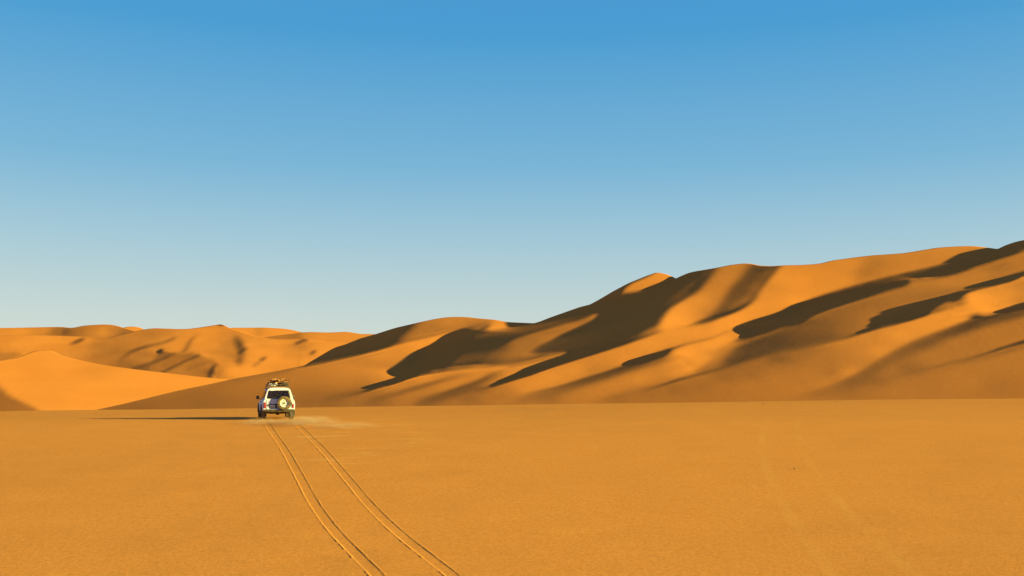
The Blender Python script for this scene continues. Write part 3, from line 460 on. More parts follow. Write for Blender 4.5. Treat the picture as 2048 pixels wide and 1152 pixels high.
[1721,53,1,0,0,0,1,-1,1,-1,1,-1,-1,-1,-1,-2,-3,-1,-1,-1,1,1,2,5,8,10,10,5,5,-16,-20,-7,1,2,1,2,1,1,0,0,-4,0,-5,47,120,-24,-102,-29,3,-5,-4,7,7,6,6,6,8,7,6,5,4,0,-3,-11,-19,-10,1,4,
6,20,16,-8,-13,-9,-5,-7,-4,-3,-2,0,0],
[1713,54,-1,1,0,0,1,-1,1,-1,1,-1,-1,0,-2,-3,-1,-2,-1,-1,0,2,1,4,6,10,9,8,5,-1,-23,-14,-2,3,1,1,2,0,0,-2,-1,-5,-1,8,89,65,-70,-63,-14,-3,-6,6,6,6,6,6,8,6,7,5,4,1,0,-5,-13,-16,-6,1,
3,8,25,4,-14,-10,-6,-7,-5,-3,-2,-1,0,1],
[1705,54,-1,1,0,0,1,-1,1,-1,1,-1,0,-2,-1,-2,-2,-2,-1,-1,1,-1,3,2,5,8,10,9,6,3,-9,-24,-7,2,2,1,1,0,-1,-1,-1,-6,-1,-6,47,96,-14,-62,-36,-9,-5,1,5,6,6,6,8,6,7,5,4,2,1,-2,-7,-12,-13,
-6,1,2,18,20,-9,-13,-7,-7,-5,-4,-3,-1,0,0],
[1698,53,1,-1,1,1,-1,0,1,-1,1,-1,0,-1,-2,-2,-2,-1,-3,1,-1,1,0,3,4,6,9,10,7,5,1,-20,-17,0,1,2,0,0,0,-3,-1,-5,-3,-4,10,82,51,-53,-42,-19,-7,-3,3,5,6,7,5,8,7,5,5,2,1,0,-3,-7,-13,-12,
-4,-1,7,26,5,-14,-11,-6,-5,-5,-3,-2,0,0,0],
[1690,53,1,0,0,0,0,0,1,-1,1,-1,0,-1,-1,-2,-3,-2,-1,-1,0,1,1,1,2,6,7,10,9,6,5,-8,-22,-10,3,2,-1,1,-2,-1,-4,-2,-5,-2,-5,44,87,-13,-51,-23,-13,-5,0,4,5,6,7,7,6,6,5,3,2,-1,0,-4,-6,-15,
-12,-2,-1,17,22,-10,-13,-7,-5,-5,-4,-3,0,-1,0],
[1682,54,-1,1,0,0,0,0,1,-1,1,-1,0,0,-2,-2,-3,-1,-2,-1,0,1,0,2,1,4,6,9,9,8,6,4,-19,-19,-1,1,1,0,-2,-1,-3,-4,-4,-3,-4,11,74,49,-48,-33,-14,-9,-3,2,4,7,5,8,6,6,5,4,2,0,0,-2,-2,-9,-16,
-11,1,1,26,6,-15,-10,-4,-5,-4,-4,-3,0,0],
[1674,54,-1,1,0,0,0,0,1,-1,1,-1,0,0,-2,-1,-3,-3,-1,0,0,-1,2,-1,2,3,5,7,9,10,6,8,-5,-26,-9,1,1,1,-2,-2,-3,-4,-3,-6,-1,-2,40,79,-8,-45,-19,-11,-5,-2,4,6,5,7,7,6,6,3,3,1,0,-1,-1,-4,
-11,-17,-4,-3,10,23,-9,-12,-7,-3,-4,-4,-5,-1,0,0],
[1666,54,-1,1,0,0,0,0,1,-1,1,-1,0,0,-2,-1,-2,-3,-2,0,0,0,0,0,2,1,3,7,8,10,8,9,6,-21,-20,-2,1,1,-1,-2,-4,-4,-4,-4,-3,-2,11,67,49,-42,-30,-12,-8,-3,1,4,7,5,8,6,6,4,3,1,1,-1,-1,-1,-5,
-13,-14,-3,-2,17,9,-15,-6,-3,-4,-5,-4,-4,-1,1,-1],
[1659,53,1,-1,1,0,0,0,1,-1,1,-1,0,-1,0,-2,-1,-3,-2,-1,-1,1,0,1,-1,2,3,4,7,9,11,8,11,-6,-28,-10,2,0,-1,-1,-4,-5,-4,-4,-4,0,-1,36,75,-4,-41,-17,-10,-5,-2,5,4,6,8,6,5,6,3,1,2,-1,0,-2,
-2,-6,-14,-8,-6,4,13,-5,-8,-4,-2,-4,-5,-5,-3,0,0,0],
[1651,53,1,-1,1,0,0,0,1,-1,0,0,0,-1,0,-1,-2,-2,-2,-2,0,0,0,0,0,2,0,5,4,9,11,10,10,9,-24,-24,1,0,1,-3,-3,-6,-4,-4,-4,0,-3,12,61,49,-37,-28,-11,-8,-3,2,5,5,7,7,6,4,5,2,1,0,0,-1,-2,
-4,-7,-12,-4,-8,8,0,-5,-2,-3,-2,-6,-5,-5,-2,2,-1,0],
[1643,53,1,-1,1,0,0,0,0,1,-1,0,0,-1,-1,0,-1,-2,-3,-1,0,-1,0,0,0,0,2,2,5,5,11,12,9,15,-7,-33,-9,2,0,-2,-4,-5,-5,-4,-3,-3,1,-1,34,71,-1,-38,-17,-8,-5,-1,4,6,5,8,6,5,4,3,1,1,0,-1,-2,
-2,-5,-9,-6,-7,-2,-2,0,-2,-2,-2,-3,-6,-6,-4,-2,4,-2],
[1635,53,1,-1,1,0,-1,2,-1,0,0,0,0,-1,-1,0,-1,-1,-2,-2,-2,1,-1,0,0,0,1,1,4,4,8,14,11,13,9,-28,-23,1,-1,-1,-4,-6,-5,-4,-4,-1,0,-2,11,59,44,-32,-25,-12,-6,-2,1,6,5,7,7,5,5,3,2,1,0,-1,
-2,-2,-3,-7,-7,-5,-6,-4,-2,1,-2,-1,-3,-5,-6,-6,-3,0,5,-3],
[1627,53,1,-1,1,-1,1,0,0,0,1,-1,-1,0,-2,1,-1,0,-2,-2,-1,-2,0,0,0,1,-1,1,3,2,8,11,13,12,16,-8,-36,-8,1,-1,-4,-6,-7,-3,-3,-2,-1,0,0,32,66,3,-37,-15,-9,-3,0,3,7,6,6,7,4,4,2,1,1,-1,-1,
-2,-4,-5,-6,-5,-6,-6,-3,-1,1,-2,-3,-3,-6,-6,-5,-3,3,6,-3],
[1619,53,1,-1,0,1,0,0,0,0,0,0,-1,-1,0,-1,0,1,-2,-2,-1,-2,-1,0,0,1,-1,0,2,2,5,9,15,13,13,11,-29,-26,2,-3,-3,-7,-6,-5,-2,-2,-1,0,-1,10,54,47,-30,-27,-9,-6,-2,4,4,7,6,7,4,5,2,2,1,-1,
-1,-2,-3,-4,-6,-5,-7,-4,-6,0,-1,-1,-2,-2,-6,-6,-6,-5,0,5,7,-4,0],
[1611,53,1,-1,0,1,-1,1,0,0,0,-1,0,0,-2,0,0,0,1,-2,-3,-1,-1,-1,1,-1,0,0,0,2,4,6,14,15,12,17,-8,-37,-9,1,-6,-6,-7,-5,-2,-2,-1,-1,1,1,26,67,5,-36,-17,-6,-3,1,5,5,7,7,5,5,2,2,1,0,0,-3,
-2,-4,-5,-5,-7,-5,-4,-3,-2,1,-3,-1,-5,-5,-8,-6,-2,3,6,7,-3],
[1603,53,1,-1,0,0,1,-1,1,0,-1,1,-1,-1,-1,0,-1,2,0,-1,-2,-2,-2,0,0,-1,0,0,0,0,3,5,10,17,13,15,11,-29,-26,-1,-5,-8,-7,-5,-2,-2,-1,0,-1,1,7,52,48,-30,-26,-9,-4,0,2,7,5,8,6,4,3,2,2,0,
-1,-1,-2,-4,-4,-6,-5,-6,-5,-4,-1,-1,-1,-2,-3,-4,-8,-8,-5,2,5,6,10,-5],
[1595,53,0,0,1,-1,0,0,1,-1,1,-1,0,-1,-1,-1,0,2,0,0,-1,-3,-1,-2,0,0,-1,-1,0,1,0,5,8,13,18,12,16,-5,-36,-11,-6,-9,-7,-5,-2,-2,-1,0,-1,1,1,25,63,6,-35,-16,-4,-3,2,5,7,7,5,6,3,3,1,1,
-1,-1,-1,-4,-4,-5,-5,-7,-4,-4,-3,-1,-1,-1,-3,-4,-5,-10,-8,0,4,7,8,9,-4],
[1587,53,0,0,0,0,0,1,-1,0,0,0,0,-2,0,-1,0,1,1,2,-2,-2,-2,-2,-1,0,0,-2,0,-1,1,3,7,9,19,14,14,11,-22,-29,-9,-11,-7,-5,-2,-1,-2,-1,1,-1,2,6,49,45,-28,-24,-8,-3,0,4,7,6,7,5,4,3,1,1,1,
-2,-1,-2,-5,-4,-6,-5,-6,-4,-3,-2,-1,-1,-2,-3,-5,-7,-12,-6,6,7,7,10,8,-4],
[1579,53,0,0,0,0,0,0,0,0,0,-1,0,0,-1,-1,-1,2,1,2,-1,-1,-2,-3,-1,-1,-1,-1,0,-1,0,2,5,8,15,17,14,14,1,-33,-22,-12,-10,-4,-2,-2,0,-2,0,0,2,1,23,59,6,-34,-13,-5,0,2,7,6,7,5,5,3,2,0,1,
0,-2,-1,-5,-3,-6,-6,-5,-4,-5,-1,-2,-1,-2,-2,-3,-6,-12,-11,1,9,8,8,11,7,-4],
[1571,53,0,0,-1,1,0,0,0,-1,1,-1,0,-1,0,-1,0,0,2,1,2,-1,-3,-3,-1,-2,0,-2,-1,0,0,1,3,6,12,18,15,13,14,-14,-37,-22,-11,-2,-3,-2,-1,0,-1,0,1,2,6,43,44,-24,-25,-7,-2,2,5,7,7,6,5,3,2,1,
0,1,-1,-3,-2,-4,-5,-6,-5,-5,-4,-3,-2,-1,-1,-2,-3,-4,-8,-16,-4,6,10,6,12,11,7,-4],
[1563,53,0,-1,1,-1,1,0,-1,1,-1,0,0,-1,-1,0,0,0,1,3,1,0,-2,-3,-3,-1,-1,-1,-2,0,-1,1,2,5,9,15,18,13,15,6,-30,-41,-11,-6,-2,-2,-1,0,-1,0,1,1,2,20,55,8,-33,-12,-4,0,5,7,7,6,6,2,4,0,1,
1,-1,-2,-2,-4,-4,-6,-5,-6,-4,-3,-3,0,-2,-2,-2,-3,-4,-15,-9,1,7,7,6,18,13,3,-1],
[1555,53,-1,1,-1,1,-1,1,-1,1,-1,0,-1,0,-1,0,-1,1,2,1,2,1,-1,-4,-2,-3,-1,-1,-1,-1,-1,0,2,3,7,12,18,16,12,16,-10,-49,-21,-11,0,-3,0,-2,-1,1,1,1,2,5,39,43,-24,-23,-5,-2,4,7,6,8,5,4,2,
2,1,0,0,-2,-1,-3,-5,-5,-6,-5,-4,-5,-2,-1,-2,-1,-2,-3,-2,-9,-11,-3,0,6,1,14,26,9,-4,-1],
[1547,52,1,-1,1,-1,1,-1,0,0,0,0,-1,0,-1,0,-1,1,1,2,2,1,1,-4,-3,-3,-1,-2,-1,-1,-1,0,1,2,5,10,15,18,12,17,8,-39,-35,-15,-5,-1,-3,0,0,0,1,1,1,4,16,48,11,-32,-11,-2,2,6,7,8,6,3,4,1,1,
1,0,-1,-2,-2,-5,-4,-5,-7,-4,-4,-4,-1,-1,-2,-2,-1,-3,-2,-10,-7,-5,4,-2,5,26,24,12,-7],
[1539,52,1,-1,0,1,-1,0,0,0,0,-1,0,0,-1,0,-1,1,1,1,3,1,2,-3,-4,-2,-3,-1,-2,-1,-1,0,0,2,3,8,13,17,13,16,15,-18,-39,-24,-12,0,-4,0,0,0,0,3,0,4,5,31,38,-19,-21,-5,1,5,9,7,6,4,4,2,0,1,
1,-1,-1,-3,-2,-6,-5,-5,-6,-4,-4,-2,-1,-1,-2,-2,-1,0,-4,-9,-12,2,-1,-2,16,30,27,-4,2],
[1530,53,-1,1,-1,0,0,0,0,0,-1,1,-2,1,-1,0,0,0,0,2,2,2,2,-1,-4,-3,-3,-1,-2,-2,-1,0,-1,2,2,6,10,16,15,13,19,-3,-33,-25,-23,-5,-2,-1,-1,1,1,2,0,4,3,12,41,10,-27,-10,-1,4,8,9,7,5,3,1,
2,1,0,0,-1,-1,-4,-4,-4,-7,-5,-5,-4,-2,-3,0,-1,-2,-2,2,5,-10,-20,1,-3,0,3,24,34,24,-31,16],
[1522,53,-1,0,0,0,0,0,0,0,-1,0,0,-1,0,0,0,0,1,0,2,2,4,-1,-2,-5,-3,-1,-3,-1,-1,-2,0,1,1,5,8,14,15,11,19,8,-23,-19,-28,-19,0,-3,1,0,1,2,1,3,4,2,24,34,-15,-20,-2,1,9,11,6,6,2,3,2,0,0,
1,-1,-1,-2,-4,-5,-5,-7,-4,-5,-3,-2,-1,-1,-1,-2,1,10,-2,-26,-7,-1,-1,1,11,28,42,-9,5,-1],
[1514,53,-1,0,0,0,0,-1,1,-1,1,-1,-1,1,-1,-1,1,0,1,0,1,3,3,2,-3,-4,-3,-2,-3,-1,-3,-1,0,0,1,4,6,11,15,11,15,14,-12,-12,-19,-35,-7,-1,0,0,1,2,2,3,1,4,8,32,11,-24,-7,-1,7,12,9,6,3,2,2,
0,1,0,1,-2,-1,-4,-4,-5,-7,-5,-5,-3,-3,-1,0,-2,-1,-1,13,10,-29,-19,1,-2,2,4,15,40,24,-28,15],
[1506,52,0,0,0,0,0,-1,1,-1,0,0,0,-1,0,0,-1,1,1,-1,2,2,4,3,-2,-4,-3,-3,-3,-2,-3,-1,0,-1,2,2,5,9,13,13,8,18,-4,-6,-5,-38,-23,-1,-2,2,0,3,1,3,2,3,3,15,29,-11,-17,-2,3,13,12,7,3,3,1,0,
2,0,0,0,-2,-2,-4,-6,-6,-5,-5,-5,-2,-2,-1,0,-1,-2,10,23,-22,-34,-2,0,1,4,6,24,39,-3,-20,10],
[1498,52,0,0,0,-1,1,0,-1,0,0,0,-1,1,-2,1,0,-1,1,1,0,2,4,4,0,-3,-4,-3,-4,-3,-2,-3,0,0,1,3,3,7,10,15,6,13,6,-6,6,-21,-40,-10,-1,1,1,2,2,2,3,1,3,4,23,15,-21,-7,-1,10,16,9,5,2,1,1,1,0,
1,0,-1,-2,-4,-4,-7,-5,-6,-5,-3,-1,-2,0,0,-2,4,32,-6,-48,-8,0,2,3,4,11,31,24,-16,8,-1],
[1490,52,0,0,-1,1,-1,1,-1,0,0,0,-1,0,0,-1,0,1,0,0,1,2,1,7,2,-2,-5,-3,-5,-3,-3,-3,0,0,0,3,3,4,10,12,10,5,10,-2,6,3,-39,-30,-2,0,3,0,3,1,3,1,3,1,9,25,-4,-18,-2,4,16,15,5,4,1,1,0,0,1,
1,0,-2,-3,-5,-6,-5,-7,-4,-4,-2,-2,0,-1,2,-1,25,24,-53,-25,2,0,5,3,7,16,29,6,-16,8],
[1482,52,-1,1,0,-1,1,-1,0,0,0,-1,1,-2,1,-1,0,1,-1,2,0,1,1,5,6,1,-6,-5,-4,-5,-3,-2,-2,1,0,2,3,4,7,10,11,4,7,4,0,17,-16,-44,-15,0,1,2,3,1,1,3,1,2,1,17,17,-18,-9,1,11,19,9,5,2,0,1,-1,
2,0,1,-1,-3,-4,-5,-7,-6,-5,-4,-3,-1,-2,1,1,0,12,43,-33,-48,-2,1,4,4,5,10,18,20,-11,3,-1],
[1473,52,0,0,-1,1,-1,0,0,0,0,-1,0,0,-1,0,0,0,1,0,1,1,0,3,8,6,-7,-5,-6,-5,-3,-4,-1,1,0,2,2,4,4,10,10,6,1,7,-1,16,11,-37,-36,-4,1,2,1,3,1,2,1,1,1,6,21,-3,-16,-1,5,17,15,7,4,0,0,0,1,
0,2,-1,-1,-4,-5,-7,-6,-5,-5,-4,-1,-2,1,0,2,6,36,8,-62,-18,4,2,5,5,7,11,16,4,-3,2],
[1465,52,0,-1,1,-1,0,0,0,0,0,-1,0,-1,1,-2,1,0,0,1,1,1,1,-1,7,11,-1,-11,-4,-7,-5,-2,-2,0,2,0,3,3,4,6,10,9,-2,3,5,4,28,-9,-49,-21,2,2,1,2,1,2,1,1,1,2,12,11,-13,-6,2,10,18,12,6,1,0,
-1,1,1,1,0,1,-4,-6,-5,-7,-6,-5,-4,-2,-2,0,2,1,4,22,36,-44,-45,1,3,5,5,7,8,10,7,2,5,-3],
[1457,52,-1,1,-1,0,0,0,0,0,-1,1,-2,1,-1,0,-1,1,0,1,1,0,2,0,0,14,9,-13,-9,-5,-6,-3,-2,0,1,2,2,2,3,6,7,9,4,-7,8,1,23,23,-37,-44,-4,1,2,1,2,0,2,1,1,2,4,13,-4,-8,0,4,15,15,10,2,2,-1,0,
0,3,0,1,-2,-5,-6,-7,-7,-5,-3,-4,-1,-2,2,2,3,13,38,-5,-59,-16,4,4,7,6,8,7,5,3,4,-2],
[1449,52,-1,1,-1,0,0,0,-1,1,-1,0,0,-1,0,0,-1,1,0,0,2,1,0,1,-1,7,19,-6,-16,-6,-6,-4,-2,1,0,2,1,3,3,4,6,7,6,-5,-1,7,9,37,-2,-53,-26,3,0,2,0,2,1,1,1,2,2,8,3,-4,-4,3,8,13,14,4,3,0,1,0,
2,2,1,0,-5,-6,-7,-7,-5,-5,-3,-2,-1,0,2,4,7,30,22,-42,-39,-2,3,8,6,8,6,4,2,3,-2],
[1441,51,1,-1,0,0,0,0,-1,1,-1,0,0,-1,0,-1,1,-1,1,0,2,0,1,1,0,-1,21,10,-23,-9,-6,-5,-1,-1,2,1,1,3,2,4,5,5,6,0,-9,8,2,31,32,-33,-52,-6,1,1,1,1,1,1,1,2,3,3,6,0,-6,3,6,10,10,4,5,2,-1,
3,2,4,1,3,-4,-7,-7,-7,-6,-4,-5,-2,-1,-1,3,3,6,18,36,-14,-48,-21,6,4,9,7,5,4,1,-1,0],
[1433,51,1,-1,0,0,-1,1,0,-1,0,0,0,-1,-1,1,-1,0,1,0,1,2,0,0,2,-4,11,26,-14,-22,-4,-7,0,-1,0,2,2,1,4,2,4,5,4,2,-7,-2,7,12,48,7,-57,-33,3,-1,2,-1,3,0,2,1,3,2,7,1,-4,2,5,9,7,4,1,1,-3,
8,1,5,3,5,1,-9,-7,-7,-6,-5,-5,-2,-2,-1,1,4,5,12,34,15,-37,-47,3,4,9,6,5,3,0,0],
[1425,51,0,0,0,0,0,-1,1,-1,0,0,-1,0,0,-1,0,0,1,0,1,1,1,0,1,0,-1,26,11,-33,-9,-5,-2,-1,1,1,1,3,3,3,2,3,4,3,-4,-8,5,6,34,43,-26,-60,-11,1,1,0,1,2,1,2,2,4,5,2,-3,1,7,8,5,3,-1,-3,0,3,
1,5,5,6,8,-6,-8,-8,-7,-5,-5,-2,-3,-2,2,2,6,8,24,35,-11,-58,-17,5,7,9,2,2,-1,1],
[1416,52,-1,0,0,0,-1,1,-1,0,0,0,-1,0,0,-1,0,0,0,1,0,2,0,2,-1,2,-2,11,29,-20,-25,-2,-5,1,-2,2,2,2,3,3,2,1,4,3,-1,-9,0,3,23,39,27,-60,-42,5,-3,3,-1,2,2,1,3,4,4,3,-3,3,6,8,5,1,-2,-5,
0,1,1,3,0,7,10,6,-8,-9,-7,-5,-6,-3,-3,-2,1,1,6,8,15,32,21,-38,-49,2,4,9,1,2,-1],
[1408,52,-1,0,-1,1,-1,1,-1,0,0,0,-1,0,-1,0,0,0,0,0,2,0,1,1,1,0,2,-2,28,8,-35,-9,-2,-2,-1,1,2,2,4,3,0,1,3,4,0,-7,-3,2,18,22,44,-20,-64,-7,0,0,1,1,2,2,3,3,6,1,-1,3,7,7,5,-2,-3,-4,-1,
1,2,-1,0,1,6,13,1,-7,-8,-5,-7,-3,-4,-2,0,1,4,8,13,20,27,4,-43,-35,7,2,7,-4],
[1400,51,0,0,0,-1,1,-1,0,0,0,0,-1,0,-1,0,0,-1,1,0,1,1,0,2,1,0,2,-1,11,28,-23,-23,-2,-3,-1,0,1,4,4,2,1,0,1,4,2,-4,-7,6,13,21,17,20,-52,-30,3,-2,2,1,1,3,2,4,5,1,1,3,8,8,1,-2,-5,-3,
-2,2,1,1,-2,-2,1,5,14,-3,-4,-6,-7,-5,-3,-4,0,1,3,7,11,15,20,19,-6,-44,-21,5,-2,-1],
[1392,51,0,0,-1,1,-1,0,0,0,0,0,-1,0,-1,0,-1,1,-1,1,0,1,2,0,2,0,2,2,-1,26,4,-31,-8,-4,-1,-1,2,3,3,4,1,0,0,3,2,-4,-2,5,13,17,3,16,-14,-43,-2,-2,1,1,2,2,3,4,3,3,2,4,8,7,0,-4,-6,-3,-1,
2,2,0,-2,-2,-2,-1,7,9,0,-3,-6,-6,-5,-4,-1,1,2,5,10,14,15,15,11,-10,-46,-10,5,0],
[1384,51,0,0,-1,0,1,-1,0,0,-1,1,-1,-1,1,-2,1,-1,0,1,0,0,2,1,2,1,1,2,-1,11,22,-18,-21,-4,-4,0,0,4,5,2,3,-1,-1,2,1,-2,1,6,15,7,6,-8,10,-25,-20,1,-2,4,0,3,3,3,3,3,2,7,10,4,-1,-7,-6,
-3,1,1,2,0,-1,-3,-2,-3,-1,6,8,3,-4,-6,-6,-4,-3,1,1,4,9,11,14,12,11,4,-20,-32,2,0,-1],
[1376,51,0,-1,1,-1,0,0,0,0,-1,1,-1,-1,0,0,-1,1,-1,0,0,1,2,1,1,2,2,1,0,2,21,5,-26,-11,-4,-2,1,3,5,3,3,-2,0,0,1,1,2,8,11,6,1,-9,-3,4,-23,-6,-1,3,1,3,2,4,2,2,4,9,12,2,-6,-8,-4,-3,1,2,
2,0,-2,-2,-4,-2,-3,-1,5,9,4,-5,-6,-5,-3,-2,2,3,6,10,13,11,9,6,-3,-22,-12,1,0],
[1368,51,-1,1,-1,0,0,0,0,0,-1,1,-1,-1,0,0,-1,0,0,0,0,1,1,1,3,1,1,2,2,-3,13,19,-13,-24,-5,-3,1,2,5,4,2,-1,-2,1,1,3,4,8,8,5,-5,-5,-14,12,-8,-15,0,1,2,2,3,3,3,1,2,14,15,-2,-9,-9,-4,
-2,2,2,1,1,-2,-4,-2,-4,-2,-3,-1,6,10,2,-5,-6,-3,-2,-1,3,5,7,12,11,9,6,1,-8,-13,-6,-1,0],
[1360,50,1,0,-1,0,0,0,-1,1,-1,1,-1,-1,0,0,-1,0,-1,1,0,1,0,2,2,2,2,2,0,0,1,23,8,-32,-10,-3,1,1,3,5,1,0,-1,0,3,2,7,7,7,0,-4,-9,-10,1,11,-16,-4,0,3,2,3,2,3,1,1,13,26,-8,-15,-8,-3,-2,
2,3,2,-1,-1,-4,-4,-3,-3,-2,-2,0,7,8,0,-4,-4,-3,0,1,3,6,9,10,10,8,2,-2,-8,-7,-4,2,0],
[1352,50,1,-1,0,0,0,0,0,-1,1,-1,0,-1,0,0,-1,-1,1,-1,1,0,2,1,2,1,3,2,0,1,-3,14,28,-26,-23,0,-2,1,2,3,3,-1,1,0,3,5,6,6,5,-1,-6,-10,-7,-7,17,-5,-12,2,1,3,3,1,3,0,3,4,39,-4,-26,-7,-4,
0,2,3,1,1,-4,-2,-5,-3,-2,-3,-3,0,1,6,6,0,-3,-3,-1,0,3,4,7,8,10,9,5,0,-4,-4,-6,-3,2],
[1344,50,1,-1,0,0,0,-1,1,-1,1,-1,0,-1,0,0,-1,-1,0,1,-1,1,2,0,3,1,3,2,0,1,-2,3,34,-5,-37,2,-5,0,0,4,1,2,0,2,3,4,8,6,2,-3,-7,-9,-9,-5,10,9,-13,-1,1,3,2,2,2,0,2,0,36,16,-33,-14,-3,0,
3,3,1,0,-2,-5,-3,-3,-3,-3,-2,-1,-1,2,4,5,0,-2,0,-1,3,3,5,6,8,9,6,4,0,-4,-3,-4,2,0],
[1336,50,0,1,-1,0,-1,1,-1,1,-1,0,0,-1,0,-1,0,0,-1,0,1,0,0,3,1,2,3,1,2,0,-1,-1,23,20,-36,-10,0,-5,1,2,3,1,2,0,4,6,7,5,1,-4,-9,-8,-9,-4,3,18,-9,-6,3,2,2,2,0,1,0,2,19,35,-23,-23,-6,0,
3,2,3,-1,-3,-4,-3,-4,-3,-2,-2,-2,-1,0,0,5,3,1,0,0,2,4,3,6,6,6,7,6,3,-1,-2,-3,-3,2],
[1328,50,0,0,0,0,0,-1,1,-1,0,0,0,-1,0,-1,0,0,-1,0,0,1,0,2,2,2,2,3,1,0,0,-3,14,27,-16,-28,6,-8,1,1,3,1,0,3,3,6,7,6,-1,-6,-8,-10,-7,-4,-1,18,4,-12,2,2,2,0,2,-1,0,0,13,30,-1,-17,-20,
1,1,4,2,-1,-4,-3,-3,-4,-2,-3,-3,-1,-2,-1,0,0,4,4,0,2,2,4,3,6,4,6,5,6,5,2,0,-2,-3,2],
[1320,50,0,0,0,0,-1,1,-1,0,0,0,0,-1,0,0,-2,1,-1,0,0,0,1,2,1,2,4,1,2,1,-1,-1,5,24,3,-27,-7,2,-5,3,1,1,1,1,4,6,7,5,-1,-7,-9,-9,-7,-4,-1,11,16,-12,-1,2,2,0,0,0,-1,0,4,24,11,2,-25,-9,
3,1,3,-2,-2,-3,-5,-2,-3,-3,-2,-3,-1,-2,-2,1,1,4,1,3,3,4,4,5,5,5,5,4,6,3,3,-1,-3,1],
[1311,51,-1,0,0,-1,1,-1,0,1,-1,-1,1,-1,0,0,-2,1,-1,0,-1,1,1,1,2,2,3,3,1,1,-1,0,2,15,15,-17,-17,3,-4,3,1,0,-1,2,5,5,7,3,0,-8,-9,-9,-7,-4,0,5,20,-3,-7,3,0,1,-2,1,-2,0,-3,18,13,17,-8,
-24,-2,2,1,0,-3,-3,-4,-3,-3,-2,-3,-3,-2,-2,-1,-1,2,0,2,2,6,2,6,4,7,4,6,4,4,5,2,1,-2,1,0],
[1303,51,-1,0,-1,1,-1,1,-1,0,0,0,-1,1,-2,1,-1,-1,0,-1,1,0,0,2,1,3,3,2,3,0,-1,1,0,8,18,-4,-20,-3,2,0,3,-2,-1,2,3,6,6,3,-1,-7,-9,-10,-7,-3,0,1,18,10,-11,1,0,-1,0,-2,-1,0,-6,10,10,25,
13,-24,-14,0,2,-1,-2,-3,-4,-4,-2,-3,-3,-3,-2,-3,0,-2,1,1,1,1,4,4,5,5,5,8,6,3,6,2,4,2,-1,-3,2],
[1295,51,-1,-1,1,0,-1,0,0,0,0,0,-1,1,-1,-1,0,-1,0,-1,1,0,0,1,2,2,3,4,1,1,0,0,0,4,14,7,-14,-13,4,2,2,0,-2,1,2,6,4,3,0,-6,-10,-10,-7,-3,-2,3,10,20,-6,-5,-1,0,-2,-2,0,-2,-4,-1,8,23,
30,-9,-23,-7,2,0,-3,-3,-4,-4,-3,-3,-3,-3,-2,-3,-1,-1,0,2,-1,3,1,3,5,4,6,8,7,5,5,4,3,1,1,-1,0],
[1287,50,0,0,0,-1,0,1,-1,0,-1,1,0,-1,0,-1,0,-1,0,-1,1,-1,1,1,2,1,4,3,3,0,0,-1,2,1,9,11,-4,-15,-2,5,1,2,-1,-1,3,3,4,2,1,-5,-10,-12,-6,-3,-2,4,5,19,6,-10,-2,-2,-1,-2,-1,-2,-4,-6,4,
15,40,9,-21,-14,-1,0,-2,-5,-4,-4,-4,-2,-4,-3,-3,-2,-1,-1,0,0,2,0,3,1,4,4,5,6,8,7,6,4,3,2,2,0,-1,1],
[1279,50,0,0,0,-1,0,0,0,0,0,-1,1,-1,0,-1,0,-1,0,0,-1,0,1,1,1,2,4,2,3,2,-1,-1,1,2,4,11,3,-10,-9,6,2,1,1,-1,2,2,4,1,0,-2,-11,-12,-7,-4,0,2,6,12,15,-6,-8,-1,-3,0,-3,-2,-5,-6,-1,5,40,
30,-14,-17,-6,0,-3,-3,-7,-4,-4,-4,-3,-3,-3,-1,-3,0,0,0,1,1,2,2,2,4,4,6,6,7,7,5,4,1,5,-1,0,1],
[1272,49,1,0,-1,1,-1,0,0,-1,1,0,-1,0,0,0,-2,1,-2,1,-1,0,1,0,2,2,3,3,3,1,0,-1,1,1,3,7,8,-3,-11,1,4,2,0,0,2,3,1,1,2,-4,-9,-12,-10,-3,0,3,6,7,15,3,-10,-4,-3,-1,-2,-3,-4,-8,-3,-2,29,
45,1,-16,-10,-2,-2,-5,-5,-7,-4,-5,-2,-4,-3,-1,-2,-2,1,-1,2,1,2,1,3,2,5,5,5,6,7,4,6,1,4,2,1,0],
[1264,49,1,0,-1,0,0,0,0,0,-1,1,0,-1,0,-1,0,-1,0,-1,0,1,-1,2,0,3,2,4,2,1,1,-1,0,2,2,4,8,3,-7,-5,5,2,0,1,2,1,3,1,0,-2,-9,-13,-10,-4,1,3,5,8,7,10,-5,-8,-3,-3,-1,-3,-6,-6,-6,-3,13,46,
24,-13,-11,-5,-2,-4,-6,-7,-5,-6,-3,-4,-2,-2,-2,-1,-1,1,1,0,3,1,2,3,3,6,4,6,6,5,3,4,1,3,2,-2],
[1256,49,1,0,-1,0,0,0,0,-1,1,-1,1,-1,0,-1,0,0,-2,1,-1,0,0,2,0,2,3,3,3,0,1,0,0,1,3,2,5,7,-2,-6,1,5,0,0,2,2,2,1,0,-2,-7,-14,-11,-4,1,3,5,7,5,6,4,-6,-8,-3,-2,-3,-5,-7,-7,-1,2,33,38,5,
-14,-6,-4,-3,-5,-8,-6,-5,-5,-4,-2,-2,-2,-2,-1,1,0,1,2,2,2,2,4,5,5,4,7,3,5,2,2,2,-3,2,0],
[1248,49,1,-1,1,-1,0,-1,1,0,-1,1,-1,1,-2,1,-1,-1,0,-1,0,0,1,0,1,2,3,2,2,2,1,-1,1,1,2,2,3,6,3,-4,-2,5,2,-1,3,1,3,0,1,-3,-7,-12,-11,-6,1,4,5,5,5,1,5,3,-11,-5,-2,-4,-4,-8,-7,-1,2,16,
31,32,-8,-11,-4,-5,-3,-8,-6,-6,-5,-4,-2,-3,-3,-1,-1,0,0,1,2,2,1,4,2,5,5,5,5,5,3,3,2,1,-2,6,-3],
